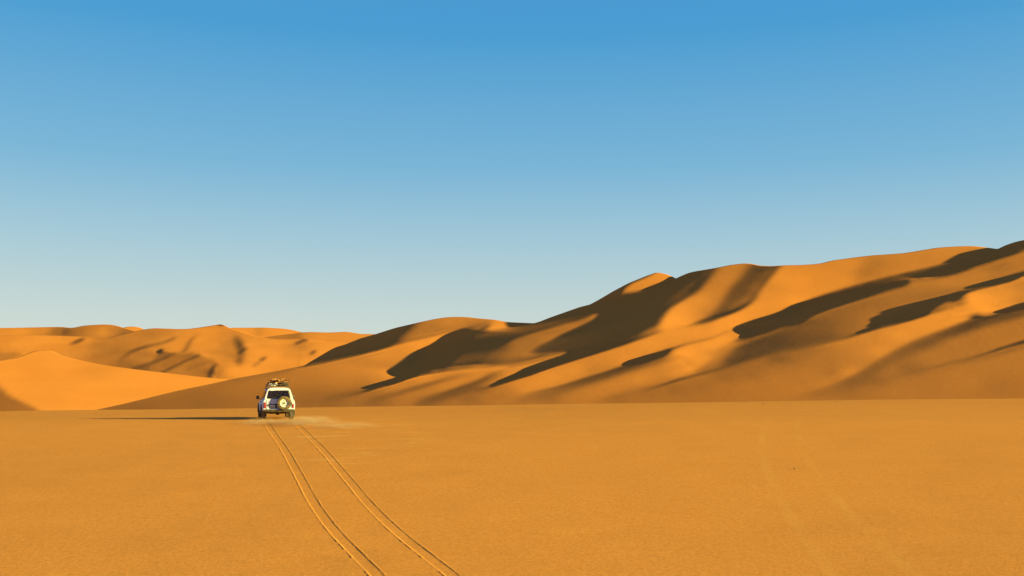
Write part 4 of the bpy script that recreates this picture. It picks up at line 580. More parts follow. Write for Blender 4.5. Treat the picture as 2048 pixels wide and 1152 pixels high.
[1240,49,1,-1,0,0,0,0,0,-1,1,-1,1,-1,0,-1,0,0,-2,1,-1,0,0,1,2,0,3,3,1,2,1,0,0,2,2,1,2,4,5,0,-3,3,3,2,1,2,2,2,0,-3,-8,-11,-10,-7,1,4,5,4,2,2,1,7,-4,-11,-2,-4,-5,-9,-4,-3,4,6,16,40,
17,-15,-7,-4,-5,-6,-6,-7,-5,-4,-3,-3,-2,-1,-3,0,1,1,1,1,3,2,3,5,3,7,4,5,4,3,2,0,0,1,0,0],
[1232,49,1,-1,0,0,0,0,-1,1,-1,1,-1,0,0,0,-1,-1,0,-1,1,-1,0,1,1,2,1,3,1,2,1,1,0,2,1,2,1,2,4,3,-1,1,4,2,2,3,3,1,0,-2,-8,-12,-10,-6,0,4,5,2,3,-1,2,3,3,-9,-7,-2,-8,-7,-5,-1,3,3,5,26,
44,-5,-12,-6,-6,-4,-8,-5,-7,-4,-3,-2,-2,-2,-2,-1,0,2,0,2,2,3,2,3,5,6,4,6,4,3,1,1,0,1,3,-1],
[1224,49,1,-1,0,0,0,-1,1,-1,1,-1,1,-1,0,-1,0,0,-1,-1,0,0,1,-1,2,2,1,2,2,1,1,1,1,1,2,2,0,1,2,4,3,-1,4,3,3,3,3,2,2,-4,-6,-13,-11,-6,1,5,2,3,-1,1,1,2,3,-3,-10,-3,-8,-9,-4,0,4,2,0,7,
46,27,-15,-10,-6,-7,-6,-6,-6,-5,-3,-3,-1,-1,-3,-1,1,0,2,1,2,1,3,4,3,6,5,5,5,3,1,1,0,1,1,0],
[1216,49,1,-1,0,0,0,-1,0,1,-1,1,-1,0,0,0,-1,0,-2,1,-1,0,0,1,1,1,1,3,1,1,2,0,2,1,2,1,1,0,0,3,4,2,3,3,4,4,3,3,1,-1,-6,-12,-13,-8,1,8,2,0,-2,-1,3,2,2,-1,-8,-7,-8,-8,-5,1,5,0,0,-2,26,
49,5,-16,-9,-8,-7,-7,-5,-5,-4,-2,-1,-2,-2,0,-1,1,2,2,1,2,1,4,3,5,5,6,5,3,1,1,0,0,2,-1],
[1208,50,-1,0,0,0,-1,1,-1,0,1,-1,1,-1,0,0,-1,-1,0,0,-1,0,0,1,0,2,1,2,2,0,2,1,2,1,1,1,2,-1,0,1,3,4,3,5,4,3,5,2,2,0,-4,-10,-14,-11,-1,7,10,-4,-4,-2,2,3,3,-2,-6,-8,-11,-8,-3,3,2,2,-3,
-2,10,39,38,-10,-15,-11,-8,-7,-6,-5,-3,-3,-1,-1,-2,-1,0,0,3,2,2,1,2,2,3,5,5,6,4,4,2,1,-2,1,0,0,0],
[1200,50,-1,0,0,0,-1,1,-1,0,0,1,-1,0,1,-2,0,0,-1,0,-1,0,0,1,0,1,2,2,1,1,1,2,1,1,2,1,1,0,-1,-1,2,6,3,5,5,5,3,3,2,1,-2,-7,-14,-13,-5,3,13,9,-12,-5,1,3,2,1,-6,-10,-12,-9,-1,3,3,1,-4,
-1,4,19,45,19,-15,-15,-13,-7,-7,-4,-5,-1,-2,-1,-1,-2,-1,2,1,4,2,2,1,3,2,4,5,5,6,4,1,0,0,0,-1,1,0],
[1192,50,-1,0,0,-1,1,-1,1,-1,0,0,1,-1,0,0,-1,0,-1,0,-1,0,0,1,0,1,1,2,2,1,0,3,0,2,1,2,0,1,-2,-1,0,5,4,7,5,4,5,3,2,1,-1,-4,-11,-15,-8,-1,5,24,-2,-15,-5,4,2,3,-5,-13,-14,-9,2,3,2,0,
-4,0,4,9,25,42,3,-17,-17,-12,-6,-5,-5,-2,0,-2,-1,-2,-1,2,1,3,3,3,2,2,2,4,4,6,5,4,2,0,-1,0,-1,0,0],
[1185,49,0,0,0,-1,1,-1,0,0,1,-1,0,1,-1,0,-1,0,-1,0,-1,0,0,1,0,1,1,2,0,2,2,0,2,2,1,1,1,0,-1,-1,-2,2,5,8,7,5,4,4,1,2,-1,-2,-7,-14,-12,-4,-3,23,20,-14,-14,-2,2,4,0,-18,-15,-9,2,6,0,
-1,-4,1,4,8,10,32,29,-7,-18,-17,-9,-7,-4,-2,-1,-1,-1,-2,0,-1,3,3,2,4,3,1,3,4,4,6,5,4,1,2,-2,-2,0,-1,0],
[1177,49,0,0,0,-1,1,-1,0,0,0,1,-1,0,1,-2,1,-1,-1,0,-1,1,-1,0,2,-1,2,1,1,1,2,1,2,0,3,1,0,1,0,-3,-2,0,4,8,8,7,5,3,2,1,1,-3,-4,-9,-16,-7,-7,13,30,6,-16,-16,1,2,6,-21,-16,-10,3,8,-2,
-2,-3,1,5,7,8,14,28,18,-14,-17,-14,-9,-6,-2,-1,0,-1,-1,-2,1,1,2,4,3,3,3,2,4,5,5,6,4,2,1,-2,-1,-2,-2,1],
[1169,49,0,0,0,-1,1,-1,0,0,0,0,1,-1,0,0,0,-1,-1,0,0,-1,0,1,0,1,1,0,1,2,1,1,2,1,2,1,2,0,-1,-2,-2,-2,2,7,10,8,6,3,3,1,0,0,-5,-6,-12,-13,-8,1,29,20,1,-22,-12,1,8,-24,-12,-9,2,7,-2,-3,
-4,2,6,6,9,9,12,22,6,-13,-16,-13,-7,-4,-1,0,0,-1,-2,1,0,2,4,3,3,3,3,3,6,5,6,5,3,1,-1,-3,-2,-3,2],
[1161,49,0,0,0,-1,1,-1,0,0,0,0,0,1,-1,0,0,-1,0,-1,-1,1,-1,1,0,1,0,1,0,2,1,2,1,2,1,2,2,0,-1,-2,-2,-3,0,5,10,11,6,5,2,2,0,0,-4,-4,-9,-14,-11,-6,19,27,13,-5,-22,-10,6,-25,-9,-4,3,2,
-1,-6,-3,3,5,8,7,9,8,8,12,1,-12,-15,-9,-6,-1,0,-1,0,-2,0,1,1,3,4,3,3,3,3,5,6,7,6,3,2,-1,-1,-5,-3,1],
[1153,49,0,0,0,-1,1,-1,0,0,0,0,0,0,1,-1,0,-1,0,-1,0,-1,1,0,0,1,0,0,1,1,1,1,3,1,3,0,3,-1,1,-3,-2,-3,-2,3,9,11,10,5,3,1,1,0,-3,-4,-6,-12,-13,-9,4,29,19,8,-10,-21,-2,-26,-12,4,7,-1,
-3,-10,-1,1,8,7,8,7,7,4,4,4,-1,-14,-8,-8,-2,0,-1,-1,0,-1,0,1,2,4,4,3,3,3,4,6,8,6,4,4,0,-2,-4,-5,2],
[1146,49,0,-1,1,-1,0,1,-2,1,0,0,1,-1,1,-1,0,-1,0,-1,0,0,-1,1,1,-1,1,0,1,0,1,2,2,1,3,2,1,0,0,0,-4,-4,-2,1,6,13,11,7,3,2,1,-1,-1,-3,-6,-9,-13,-11,-5,20,25,12,4,-14,-17,-19,-23,5,17,
2,-12,-12,0,1,7,8,9,6,6,3,0,1,-1,-7,-8,-6,-3,0,0,-1,-1,-1,-1,1,2,3,4,4,3,2,5,5,7,7,6,4,2,-2,-3,1,1],
[1138,49,0,-1,1,-1,0,0,0,0,0,0,0,1,-1,1,-1,-1,0,0,-2,1,0,0,0,1,0,-1,1,1,0,2,2,3,1,2,2,0,0,0,-4,-3,-3,-2,5,11,13,9,4,3,1,-1,0,-4,-4,-7,-12,-11,-10,6,27,17,10,-5,-16,-19,-26,-7,24,
16,-21,-15,-5,4,8,7,8,7,5,3,0,-2,-4,-6,-6,-5,-2,0,0,0,0,-1,-2,0,1,4,3,4,4,2,4,5,6,8,7,5,3,-2,-3,2],
[1130,49,0,0,-1,0,0,0,0,0,0,0,0,1,-1,1,-1,0,-1,-1,0,0,-1,2,-1,0,1,-1,1,0,1,1,3,2,2,1,2,1,0,0,-3,-4,-4,-2,2,10,13,11,7,2,2,-1,0,-3,-4,-6,-9,-11,-11,-4,17,25,13,1,-9,-19,-20,-22,15,
39,-21,-24,-10,7,6,9,7,7,4,2,1,-4,-4,-7,-5,-5,-2,-1,1,1,-1,1,-2,0,1,2,3,5,3,4,2,4,6,8,9,6,3,-1,-4,3],
[1122,49,0,0,-1,0,1,-2,1,0,0,0,0,0,1,0,-1,0,-1,-1,0,0,0,0,0,1,-1,0,1,-1,1,2,2,3,1,3,0,2,-1,1,-3,-3,-5,-2,-1,7,14,12,9,4,2,-1,0,-2,-4,-5,-7,-11,-11,-8,6,23,18,9,-6,-15,-15,-23,-8,
47,7,-41,-17,7,8,8,8,5,4,3,-2,-2,-6,-6,-6,-4,-2,-1,-1,2,-2,1,1,-1,0,4,2,4,5,2,2,4,5,8,10,7,3,1,-1,1],
[1115,48,1,0,-1,1,-1,-1,1,0,0,0,0,0,1,0,-1,0,-1,0,-1,0,0,0,0,0,0,1,-1,0,1,1,3,2,2,2,1,0,2,-1,-2,-3,-4,-4,0,3,11,15,10,6,2,1,-1,-2,-2,-6,-6,-9,-10,-9,-4,14,25,12,1,-11,-13,-18,-22,
29,46,-45,-29,3,9,8,8,5,3,3,-2,-3,-6,-7,-4,-5,-2,-1,0,0,-2,2,-3,2,0,4,3,4,5,2,2,3,4,8,9,9,5,0,0,0],
[1107,49,-1,1,-1,1,-1,0,-1,1,0,0,0,0,1,0,-1,0,0,-2,0,0,0,0,0,1,-1,0,0,0,0,2,2,3,1,3,0,2,-1,1,-2,-3,-4,-3,-3,3,8,14,13,7,4,1,-1,-1,-3,-4,-6,-8,-9,-9,-8,4,22,18,8,-7,-12,-12,-23,0,
63,-12,-55,-1,9,9,6,6,3,2,-3,-3,-6,-7,-4,-4,-2,-2,1,-1,-1,0,-3,1,1,2,4,5,5,5,0,3,3,5,10,11,6,-1,0,0],
[1099,49,0,-1,1,-1,0,0,-1,1,0,-1,1,1,0,0,-1,1,-2,0,-1,0,0,0,0,0,0,0,0,0,0,2,2,1,3,2,1,1,0,0,-1,-3,-4,-3,-3,1,6,12,14,11,4,1,1,-2,-2,-3,-6,-8,-8,-8,-9,-2,11,23,12,0,-9,-10,-18,-16,
47,35,-66,-17,12,6,8,5,2,1,-1,-6,-5,-6,-6,-2,-3,0,-1,-1,0,-1,-1,-2,2,0,4,3,7,5,3,2,3,3,8,13,5,1,0,0],
[1092,48,1,-1,1,-1,0,0,-1,1,0,-1,1,1,0,0,0,-1,0,-2,1,-2,1,0,0,0,1,-1,-1,1,0,2,1,2,3,1,2,0,0,0,0,-4,-2,-5,-1,-1,4,10,14,12,7,2,0,0,-2,-3,-6,-6,-8,-8,-8,-6,3,19,17,5,-3,-9,-12,-21,
21,65,-48,-45,14,5,8,5,2,0,-2,-5,-7,-5,-5,-3,-2,-1,0,-1,-1,0,-2,0,1,-1,3,2,6,3,7,1,5,3,4,13,6,2,-1],
[1084,49,-1,1,-1,0,0,0,-1,1,0,-1,1,1,-1,2,-1,-1,0,-1,-1,0,0,0,0,0,0,0,0,0,0,1,2,1,3,2,1,1,-1,1,-2,-1,-4,-4,-1,-1,2,8,13,13,9,3,1,0,-2,-2,-4,-7,-8,-8,-6,-7,-3,12,17,10,2,-5,-8,-18,
0,69,-15,-62,3,9,6,5,1,0,-3,-5,-6,-6,-5,-3,-1,-1,-1,-1,0,0,-2,1,0,0,1,3,2,4,4,3,5,4,4,9,10,-2,1,-1],
[1076,49,-1,1,-1,0,0,0,0,-1,1,-1,1,1,-1,2,-1,0,-1,-1,-1,0,-1,1,0,1,-1,0,0,0,0,0,3,1,2,2,2,0,0,0,-1,-3,-2,-4,-1,-1,1,6,11,13,11,5,2,0,-1,-2,-5,-5,-7,-8,-7,-6,-5,4,16,11,4,1,-3,-13,
-12,57,19,-63,-20,16,3,4,2,-1,-3,-6,-6,-7,-3,-4,0,-2,0,-1,0,-1,0,0,0,1,1,1,3,2,3,2,4,3,6,6,13,-4,1,1],
[1069,48,1,-1,0,0,0,0,0,-1,1,-1,1,0,1,1,-1,0,-1,-1,0,-2,1,0,0,0,1,-1,0,-1,1,1,1,1,3,2,1,0,1,-1,-1,-2,-4,-1,-2,-1,1,3,10,13,11,7,3,0,1,-2,-4,-5,-7,-8,-7,-5,-6,0,10,12,4,6,1,-6,-15,
34,50,-50,-46,17,3,3,1,-1,-4,-5,-8,-5,-4,-3,-1,-1,-1,0,-1,1,-1,0,1,0,1,2,2,2,2,1,3,1,5,5,13,5,-2,0],
[1061,48,1,-1,0,1,-2,1,0,-1,1,-1,1,0,1,1,-1,1,-2,-1,-1,0,0,0,0,0,0,1,-1,-1,1,0,2,1,2,2,1,2,-1,0,-2,-3,-2,-1,-2,0,-1,3,7,12,12,9,3,2,1,-1,-4,-4,-7,-7,-8,-6,-4,-3,5,11,4,4,8,2,-11,
13,57,-16,-68,8,5,2,1,-2,-5,-5,-8,-5,-4,-2,-2,0,-1,-1,1,-1,0,1,0,1,1,1,2,1,3,1,1,2,1,5,10,14,4,-2],
[1053,49,-1,0,1,-1,0,-1,1,-1,1,-1,1,0,1,0,1,0,-2,0,-2,0,0,0,0,0,0,0,0,0,0,0,1,1,3,1,2,1,0,-1,-2,-2,-2,-2,-1,0,0,1,5,10,13,9,6,3,0,1,-4,-4,-5,-8,-8,-5,-6,-3,1,9,4,2,10,7,0,4,50,5,
-62,-17,11,0,0,-2,-4,-8,-6,-7,-2,-3,-1,-1,0,-1,0,0,1,0,1,0,1,1,2,2,1,2,0,2,1,4,8,14,7,-4],
[1046,48,0,1,-1,0,0,-1,1,-1,1,-1,1,0,1,0,1,0,-1,-1,-2,0,0,-1,1,1,-1,0,0,0,0,-1,2,1,2,2,1,2,-1,0,-3,-1,-3,-1,-1,0,0,0,4,8,13,9,8,4,1,0,-1,-4,-6,-7,-7,-7,-5,-3,-2,6,4,-2,12,10,6,10,
43,9,-44,-40,12,-1,0,-2,-7,-6,-8,-5,-3,-3,0,-1,-1,0,0,0,1,1,0,0,1,1,2,2,1,1,2,0,1,5,6,12,8,-4],
[1038,48,1,-1,0,0,0,0,-1,1,-1,0,1,0,1,0,1,0,-1,0,-3,0,0,-1,1,0,1,-1,0,0,-1,1,0,2,1,3,1,1,0,-1,-2,-2,-3,0,-1,0,0,0,2,7,10,12,9,4,3,0,0,-4,-5,-7,-7,-6,-7,-3,-3,2,6,-6,10,15,7,17,38,
17,-26,-59,7,-2,0,-3,-7,-8,-6,-6,-4,-1,-1,0,-1,-1,1,1,0,0,2,-1,1,2,1,1,2,1,1,0,3,3,6,10,9,-5],
[1030,49,-1,0,0,0,0,0,-1,1,-1,0,1,0,1,0,0,2,-2,0,-2,-1,0,-1,1,0,0,1,-1,-1,1,-1,1,2,1,2,1,1,1,-1,-3,-1,-3,0,-1,0,0,0,0,6,9,12,9,7,3,2,-1,-3,-4,-7,-7,-6,-7,-4,-3,-2,6,-5,2,18,14,13,
39,23,-7,-55,-19,2,-3,-4,-7,-9,-7,-5,-3,-2,0,-1,-1,1,0,0,2,0,0,1,0,1,2,1,2,0,2,0,2,3,7,8,8,-4],
[1023,48,0,1,-1,0,-1,1,0,-1,0,1,-1,1,0,1,1,0,0,-1,-1,-2,0,0,-1,1,0,0,0,0,-1,1,0,1,1,3,1,0,1,0,-3,-2,-1,-2,0,0,0,0,0,2,9,11,11,8,5,1,1,-2,-5,-6,-7,-7,-6,-5,-2,-5,2,1,-6,15,20,13,33,
29,4,-24,-44,-3,-10,-3,-10,-9,-7,-5,-3,-1,-2,1,-1,1,0,0,2,0,0,1,0,2,0,2,1,2,0,1,1,4,6,7,8,-4],
[1015,48,1,-1,0,0,0,-1,1,-1,0,1,-1,1,0,1,0,1,1,-2,0,-2,-2,1,-1,1,0,0,0,0,-1,0,1,1,1,2,1,2,-1,0,-2,-2,-1,-2,0,0,0,0,-1,1,7,10,13,9,5,3,1,-1,-5,-5,-6,-8,-7,-4,-4,-3,-4,2,-4,5,22,19,
25,32,7,-3,-25,-24,-13,-12,-12,-10,-7,-5,-3,-1,-1,0,0,1,0,0,2,0,1,0,0,1,2,0,2,1,0,2,2,2,5,8,7,-4],
[1007,49,-1,0,0,0,0,-1,1,-1,1,-1,0,1,0,0,2,0,0,0,-1,-1,-3,1,0,-1,1,0,0,-1,0,1,-1,2,1,1,2,1,0,0,-2,-2,-2,-1,0,-1,1,0,-1,0,4,10,13,10,7,4,1,-1,-3,-6,-5,-8,-7,-5,-4,-4,-3,-3,-2,2,15,
24,24,28,15,1,-8,-16,-19,-20,-20,-12,-9,-5,-2,-2,0,-1,1,0,2,-1,2,1,0,0,0,1,1,1,2,0,1,2,1,2,5,7,7,-3],
[1000,48,0,0,0,0,0,0,-1,0,1,-1,0,1,0,0,1,1,0,0,0,-2,-1,-2,1,-1,1,0,-1,1,-1,0,1,0,2,1,2,0,1,-1,-2,-1,-1,-2,-1,1,-1,1,-1,-1,2,9,12,12,8,5,2,0,-3,-5,-5,-8,-7,-6,-4,-4,-4,-4,-3,0,9,22,
28,27,18,5,-3,-6,-13,-19,-29,-17,-13,-7,-3,-1,-1,0,1,0,1,2,0,0,1,0,1,0,0,2,1,1,1,1,2,2,3,7,7,-3],
[992,48,0,1,-1,-1,1,0,-1,1,-1,0,0,1,-1,2,-1,2,0,0,0,0,-3,-2,1,-1,1,0,-1,1,-1,0,0,2,0,2,1,1,0,0,-2,-1,-1,-2,-1,0,0,1,-2,0,1,5,13,12,10,6,2,1,-1,-5,-6,-6,-8,-7,-4,-5,-2,-5,-6,-1,5,
15,30,31,21,7,0,-3,-7,-10,-29,-24,-14,-15,-4,-3,0,-1,2,0,1,2,0,0,2,-1,0,1,1,0,1,2,1,1,1,2,3,6,7,-4],
[984,48,1,-1,0,0,-1,1,-1,1,-1,0,0,1,-1,1,1,0,0,2,-1,0,-2,-1,-2,0,1,-1,1,-1,0,1,-1,1,1,2,1,0,1,-1,0,-3,0,-2,-1,0,-1,2,-2,0,-1,4,11,14,10,7,4,1,-1,-3,-6,-6,-8,-7,-5,-5,-3,-4,-5,-5,3,
7,25,36,28,10,2,-2,-4,-8,-15,-31,-13,-19,-13,-4,0,-1,2,0,1,2,0,0,2,-1,0,1,0,1,1,1,2,1,1,2,1,5,7,-3],
[977,48,0,0,0,0,0,-1,1,-1,0,0,0,0,1,0,0,1,0,1,1,-1,0,-3,-2,1,-1,1,-1,0,0,0,0,2,0,1,1,1,1,-1,-1,-1,-2,-1,-1,-1,1,0,0,-2,-1,3,9,12,13,8,6,1,0,-3,-5,-6,-8,-7,-6,-5,-4,-3,-4,-6,-1,5,
12,34,41,16,3,-1,-4,-5,-9,-22,-23,-12,-21,-11,-2,0,1,2,0,1,1,1,0,1,-1,1,0,0,2,1,1,2,1,1,1,3,7,-3,-1],
[969,48,0,0,0,0,0,-1,1,-1,0,0,0,0,1,-1,1,0,1,1,1,0,-1,-2,-2,0,-1,1,-1,0,0,0,0,1,1,1,1,1,0,-1,1,-3,0,-3,0,0,-1,0,1,-1,-2,0,8,12,13,10,6,3,1,-3,-4,-6,-8,-8,-5,-6,-4,-4,-4,-3,-4,2,6,
18,49,32,5,-2,-2,-4,-8,-12,-24,-13,-18,-22,-6,1,0,1,2,0,1,1,0,0,0,1,-1,2,1,0,2,2,0,2,1,0,7,-4,1],
[961,48,1,-1,-1,1,0,-1,1,-1,0,0,0,0,0,0,1,0,0,2,0,2,-1,-1,-3,-2,1,-1,0,0,0,0,0,0,2,1,1,0,1,-1,0,-1,-2,-1,-1,-1,0,1,-1,0,-2,-2,6,12,13,11,7,5,1,-1,-5,-5,-8,-7,-8,-4,-6,-3,-4,-3,-2,
-3,5,5,35,54,14,0,-4,-4,-5,-9,-15,-21,-9,-29,-13,-3,1,2,0,1,1,1,0,0,0,0,1,0,2,0,2,1,1,2,0,0,6,9,-5],
[954,48,0,0,0,-1,1,-1,1,-1,0,0,0,0,0,0,0,0,1,1,2,0,1,-1,-2,-3,-1,1,-1,-1,1,-1,1,1,0,2,0,1,1,-1,0,-1,-2,-1,-1,-1,0,0,0,0,-1,-4,4,10,14,11,9,6,3,-2,-3,-5,-8,-7,-8,-6,-4,-5,-3,-3,-2,
-3,3,2,12,54,41,3,-4,-5,-5,-7,-9,-18,-12,-21,-26,-7,1,0,1,1,1,1,-1,1,0,1,-1,2,0,1,2,1,0,2,1,0,4,8,-4],
[946,48,0,0,0,0,-1,1,-1,0,0,0,0,0,0,-1,1,0,0,2,1,1,1,1,-3,-2,-3,1,-2,1,-1,0,1,0,1,1,2,-1,2,-1,0,-2,0,-2,-1,-1,0,0,-1,1,-1,-2,-2,9,15,12,9,8,3,0,-2,-6,-6,-9,-7,-7,-4,-5,-3,-3,-3,-1,
0,3,1,30,61,22,-4,-7,-4,-7,-7,-11,-16,-12,-30,-17,-3,2,0,1,1,0,1,0,0,0,0,2,0,1,2,0,1,2,0,1,2,7,-3],
[938,48,0,0,0,0,-1,1,-1,0,0,0,0,0,-1,1,-1,0,1,1,2,1,1,2,-2,-3,-3,0,-2,0,0,0,0,1,1,1,1,1,0,0,-1,0,-2,0,-2,-1,0,-1,1,0,-1,-1,-5,7,14,13,10,9,4,2,-2,-4,-8,-8,-7,-7,-6,-4,-3,-3,-3,-2,
1,1,0,9,51,51,6,-8,-8,-4,-8,-7,-12,-15,-17,-30,-10,1,0,1,1,0,0,1,0,0,0,2,0,1,1,1,1,1,1,1,0,7,-3],
[930,48,0,0,0,0,-1,1,-1,0,0,0,0,-1,1,-1,0,0,1,0,2,1,3,1,0,-3,-4,-1,-2,0,0,-1,1,0,1,2,1,1,0,0,-1,0,-2,-1,0,-2,0,0,-1,1,-1,-1,-3,-1,15,14,11,9,7,2,0,-5,-7,-8,-8,-7,-5,-5,-3,-4,-2,-2,
0,1,2,-3,28,61,34,-8,-9,-6,-6,-7,-7,-15,-12,-28,-21,-5,2,0,0,1,0,1,0,0,0,2,0,1,0,2,0,2,1,1,0,5,9,-4],
[923,48,0,0,-1,1,-1,1,-1,0,0,0,0,-1,0,0,0,0,0,1,1,2,2,2,1,-2,-3,-4,-2,0,-1,0,0,1,1,1,2,0,2,-1,-1,0,-2,-1,0,-2,0,0,0,-1,1,-2,-2,-4,10,16,13,9,9,3,1,-5,-5,-9,-8,-8,-5,-5,-4,-2,-4,-1,
-1,2,0,-1,6,46,62,8,-12,-8,-6,-7,-5,-9,-17,-12,-35,-9,-3,1,0,1,0,0,0,1,1,1,0,0,2,0,1,1,2,0,2,2,9,-4],
[915,48,0,0,-1,1,-1,1,-1,0,0,0,-1,1,-1,0,-1,1,-1,2,0,3,2,2,1,-1,-2,-5,-2,-1,-1,-1,0,2,0,2,2,0,2,-1,-1,0,-2,-1,0,-2,0,0,0,0,-1,0,-2,-5,4,16,15,11,8,6,2,-4,-6,-7,-10,-7,-6,-5,-4,-3,
-3,-1,-2,2,0,1,-2,21,65,38,-6,-12,-8,-5,-6,-5,-15,-8,-28,-26,-6,1,0,1,0,0,0,1,1,0,2,-1,1,0,2,1,2,0,2,1,8,-4,1],
[907,48,0,0,0,-1,0,1,-1,0,0,-1,1,-1,0,0,-1,0,1,0,1,2,2,3,1,0,-1,-5,-3,-3,0,-1,0,1,0,3,2,0,2,-1,-1,0,-2,-1,0,-1,-1,0,0,0,0,-2,-1,-3,-2,14,15,14,9,8,2,-2,-6,-8,-9,-7,-7,-5,-4,-3,-3,
-2,-1,0,1,1,-1,3,47,61,12,-12,-10,-6,-6,-4,-8,-15,-9,-40,-12,-3,2,-1,1,0,0,1,1,0,1,0,1,0,2,0,3,0,2,1,6,9,-4],
[900,47,1,0,0,-1,0,1,-1,0,-1,1,0,-1,0,-1,0,0,0,1,0,3,1,4,0,2,-2,-2,-4,-4,-1,-1,-1,1,1,2,3,0,2,-1,-1,0,-2,0,-2,0,0,-1,0,0,0,-1,-2,-2,-4,8,16,16,12,7,5,-1,-6,-9,-8,-8,-7,-5,-4,-3,-4,
-1,-2,0,1,1,1,-3,21,63,39,-4,-12,-8,-6,-4,-4,-14,-4,-33,-28,-6,0,0,1,0,0,1,0,2,-1,2,-1,1,1,1,2,2,0,3,4,8,-4],
[892,48,-1,1,0,-1,0,1,-1,-1,1,0,-1,0,0,-1,0,0,0,0,1,2,2,2,3,0,0,-1,-4,-5,-2,-1,0,-1,2,1,3,2,1,-1,-1,-1,0,-2,0,-1,-1,1,-1,1,-1,-1,-1,-3,-4,4,12,20,13,10,5,0,-6,-7,-10,-8,-7,-5,-4,
-3,-4,-2,-2,0,1,1,1,-1,2,47,57,17,-12,-10,-6,-6,-4,-5,-11,-12,-44,-13,-2,1,-1,1,0,1,0,1,1,0,0,0,2,1,2,1,2,2,3,7,-3,0],
[884,48,0,-1,1,-1,0,0,0,0,0,-1,1,-1,-1,1,-2,1,-1,1,0,3,1,3,2,1,0,-1,-2,-4,-3,-3,0,-1,1,3,1,2,2,-1,-1,-1,0,-2,0,-1,0,-1,1,0,-1,-1,-1,-2,-4,0,9,18,20,9,7,2,-6,-8,-10,-7,-8,-5,-4,-4,
-3,-3,-1,-1,0,2,1,0,-2,20,60,42,-2,-13,-8,-6,-4,-3,-9,-4,-39,-29,-6,1,-1,1,0,1,0,1,0,0,1,1,0,2,2,1,2,2,2,8,7,-4],
[876,48,0,-1,1,-1,0,0,0,0,-1,1,-1,0,-1,1,-2,1,-1,0,1,2,1,3,3,0,2,-2,-1,-2,-4,-4,-1,0,0,2,2,2,0,1,-1,-1,0,-2,0,-1,0,0,0,0,-1,0,-2,-2,-3,-2,4,17,23,12,8,3,-6,-7,-10,-8,-8,-5,-4,-5,
-2,-3,-3,0,1,0,2,1,-2,3,43,60,18,-11,-11,-7,-5,-2,-4,-7,-18,-47,-11,-3,2,-2,1,1,-1,2,0,0,1,0,1,2,2,1,2,1,4,5,8,-4],
[869,47,1,-1,1,-1,0,0,0,0,-1,0,0,0,0,-1,-1,0,0,0,1,1,2,2,3,1,1,-1,0,-2,-2,-4,-3,0,-1,1,2,3,0,0,0,-1,-1,0,-2,1,-1,0,0,0,0,-2,0,-3,-2,-4,2,11,27,18,6,4,-4,-8,-9,-9,-8,-5,-4,-5,-3,-3,
-2,-1,0,2,0,2,0,-3,21,56,46,-2,-13,-9,-4,-5,0,-6,-8,-42,-28,-7,2,-1,0,0,0,1,0,1,1,0,1,2,2,1,2,1,3,5,8,-4],
[861,47,1,0,-1,0,0,0,0,-1,1,-1,0,-1,1,-1,-1,0,-1,1,0,2,1,3,1,3,0,1,-1,-1,-1,-3,-3,-2,-2,2,0,2,2,0,-1,0,-1,-1,0,0,-1,0,0,1,-2,0,-1,-3,-1,-5,1,4,25,28,8,2,-3,-7,-10,-9,-7,-6,-5,-4,
-4,-2,-3,-1,0,1,1,2,0,-1,5,38,61,20,-12,-10,-7,-4,-1,-2,-8,-21,-47,-12,-2,1,-1,-1,1,1,0,0,2,0,1,2,2,1,2,1,3,4,7,-3,-1],
[853,48,-1,1,-1,0,0,0,0,-1,0,0,0,0,-1,-1,1,-2,1,-1,1,1,2,1,3,2,1,0,0,0,-1,-2,-1,-3,-4,1,0,1,1,1,0,0,-1,-1,0,0,-1,1,-1,0,0,-1,-1,-3,-1,-4,-1,3,13,38,15,0,-2,-8,-10,-8,-8,-7,-4,-5,
-3,-3,-2,-2,0,1,0,3,0,1,-1,17,57,46,-2,-12,-9,-4,-3,1,-6,-8,-47,-28,-4,-1,0,0,-1,1,0,2,0,2,0,3,0,2,2,0,4,3,7,8,-4],
[845,48,-1,1,-1,0,0,0,-1,1,-1,0,-1,1,-1,-1,0,0,-1,0,1,0,2,2,2,2,1,1,1,-2,1,-1,-1,-1,-5,-3,1,1,0,1,1,-1,0,0,-1,-1,1,-1,1,-1,0,-1,-1,-2,-3,-1,-4,3,3,36,34,-3,-5,-6,-10,-10,-7,-6,-6,
-4,-4,-2,-3,-2,0,1,0,2,1,1,0,4,38,60,19,-11,-9,-6,-4,0,-1,-7,-26,-49,-10,-1,-1,-1,0,0,1,2,0,2,1,1,2,1,1,2,2,3,8,6,-3],
[838,47,1,-1,0,0,0,0,-1,0,0,0,0,-1,0,-1,0,-1,0,0,1,0,1,2,3,1,1,2,0,-1,1,0,0,0,-4,-5,-2,1,1,1,0,0,-1,1,-1,0,0,-1,1,-1,0,-1,-1,-2,-2,-2,-3,1,1,18,52,11,-14,-8,-9,-9,-8,-7,-5,-4,-4,
-3,-3,-1,-1,0,1,1,2,1,1,0,17,56,43,-1,-9,-9,-5,0,0,-6,-9,-52,-25,-5,1,-3,1,0,1,1,1,2,2,1,1,1,1,1,2,4,6,8,-4],
[830,47,1,-1,0,0,0,-1,1,-1,0,0,-1,0,0,-1,0,-1,0,0,0,0,2,2,1,3,0,2,1,-1,1,1,-1,2,-3,-5,-3,-1,0,1,0,1,0,0,-1,0,0,-1,1,-1,0,0,-2,-3,-1,-2,-1,-3,5,2,44,45,-17,-17,-7,-10,-8,-6,-7,-4,
-4,-2,-3,-3,0,0,1,1,1,2,2,-1,4,39,58,17,-7,-10,-5,-3,0,-2,-5,-34,-47,-8,-2,-1,-1,1,0,2,1,3,1,1,2,0,1,0,3,3,6,8,-4],
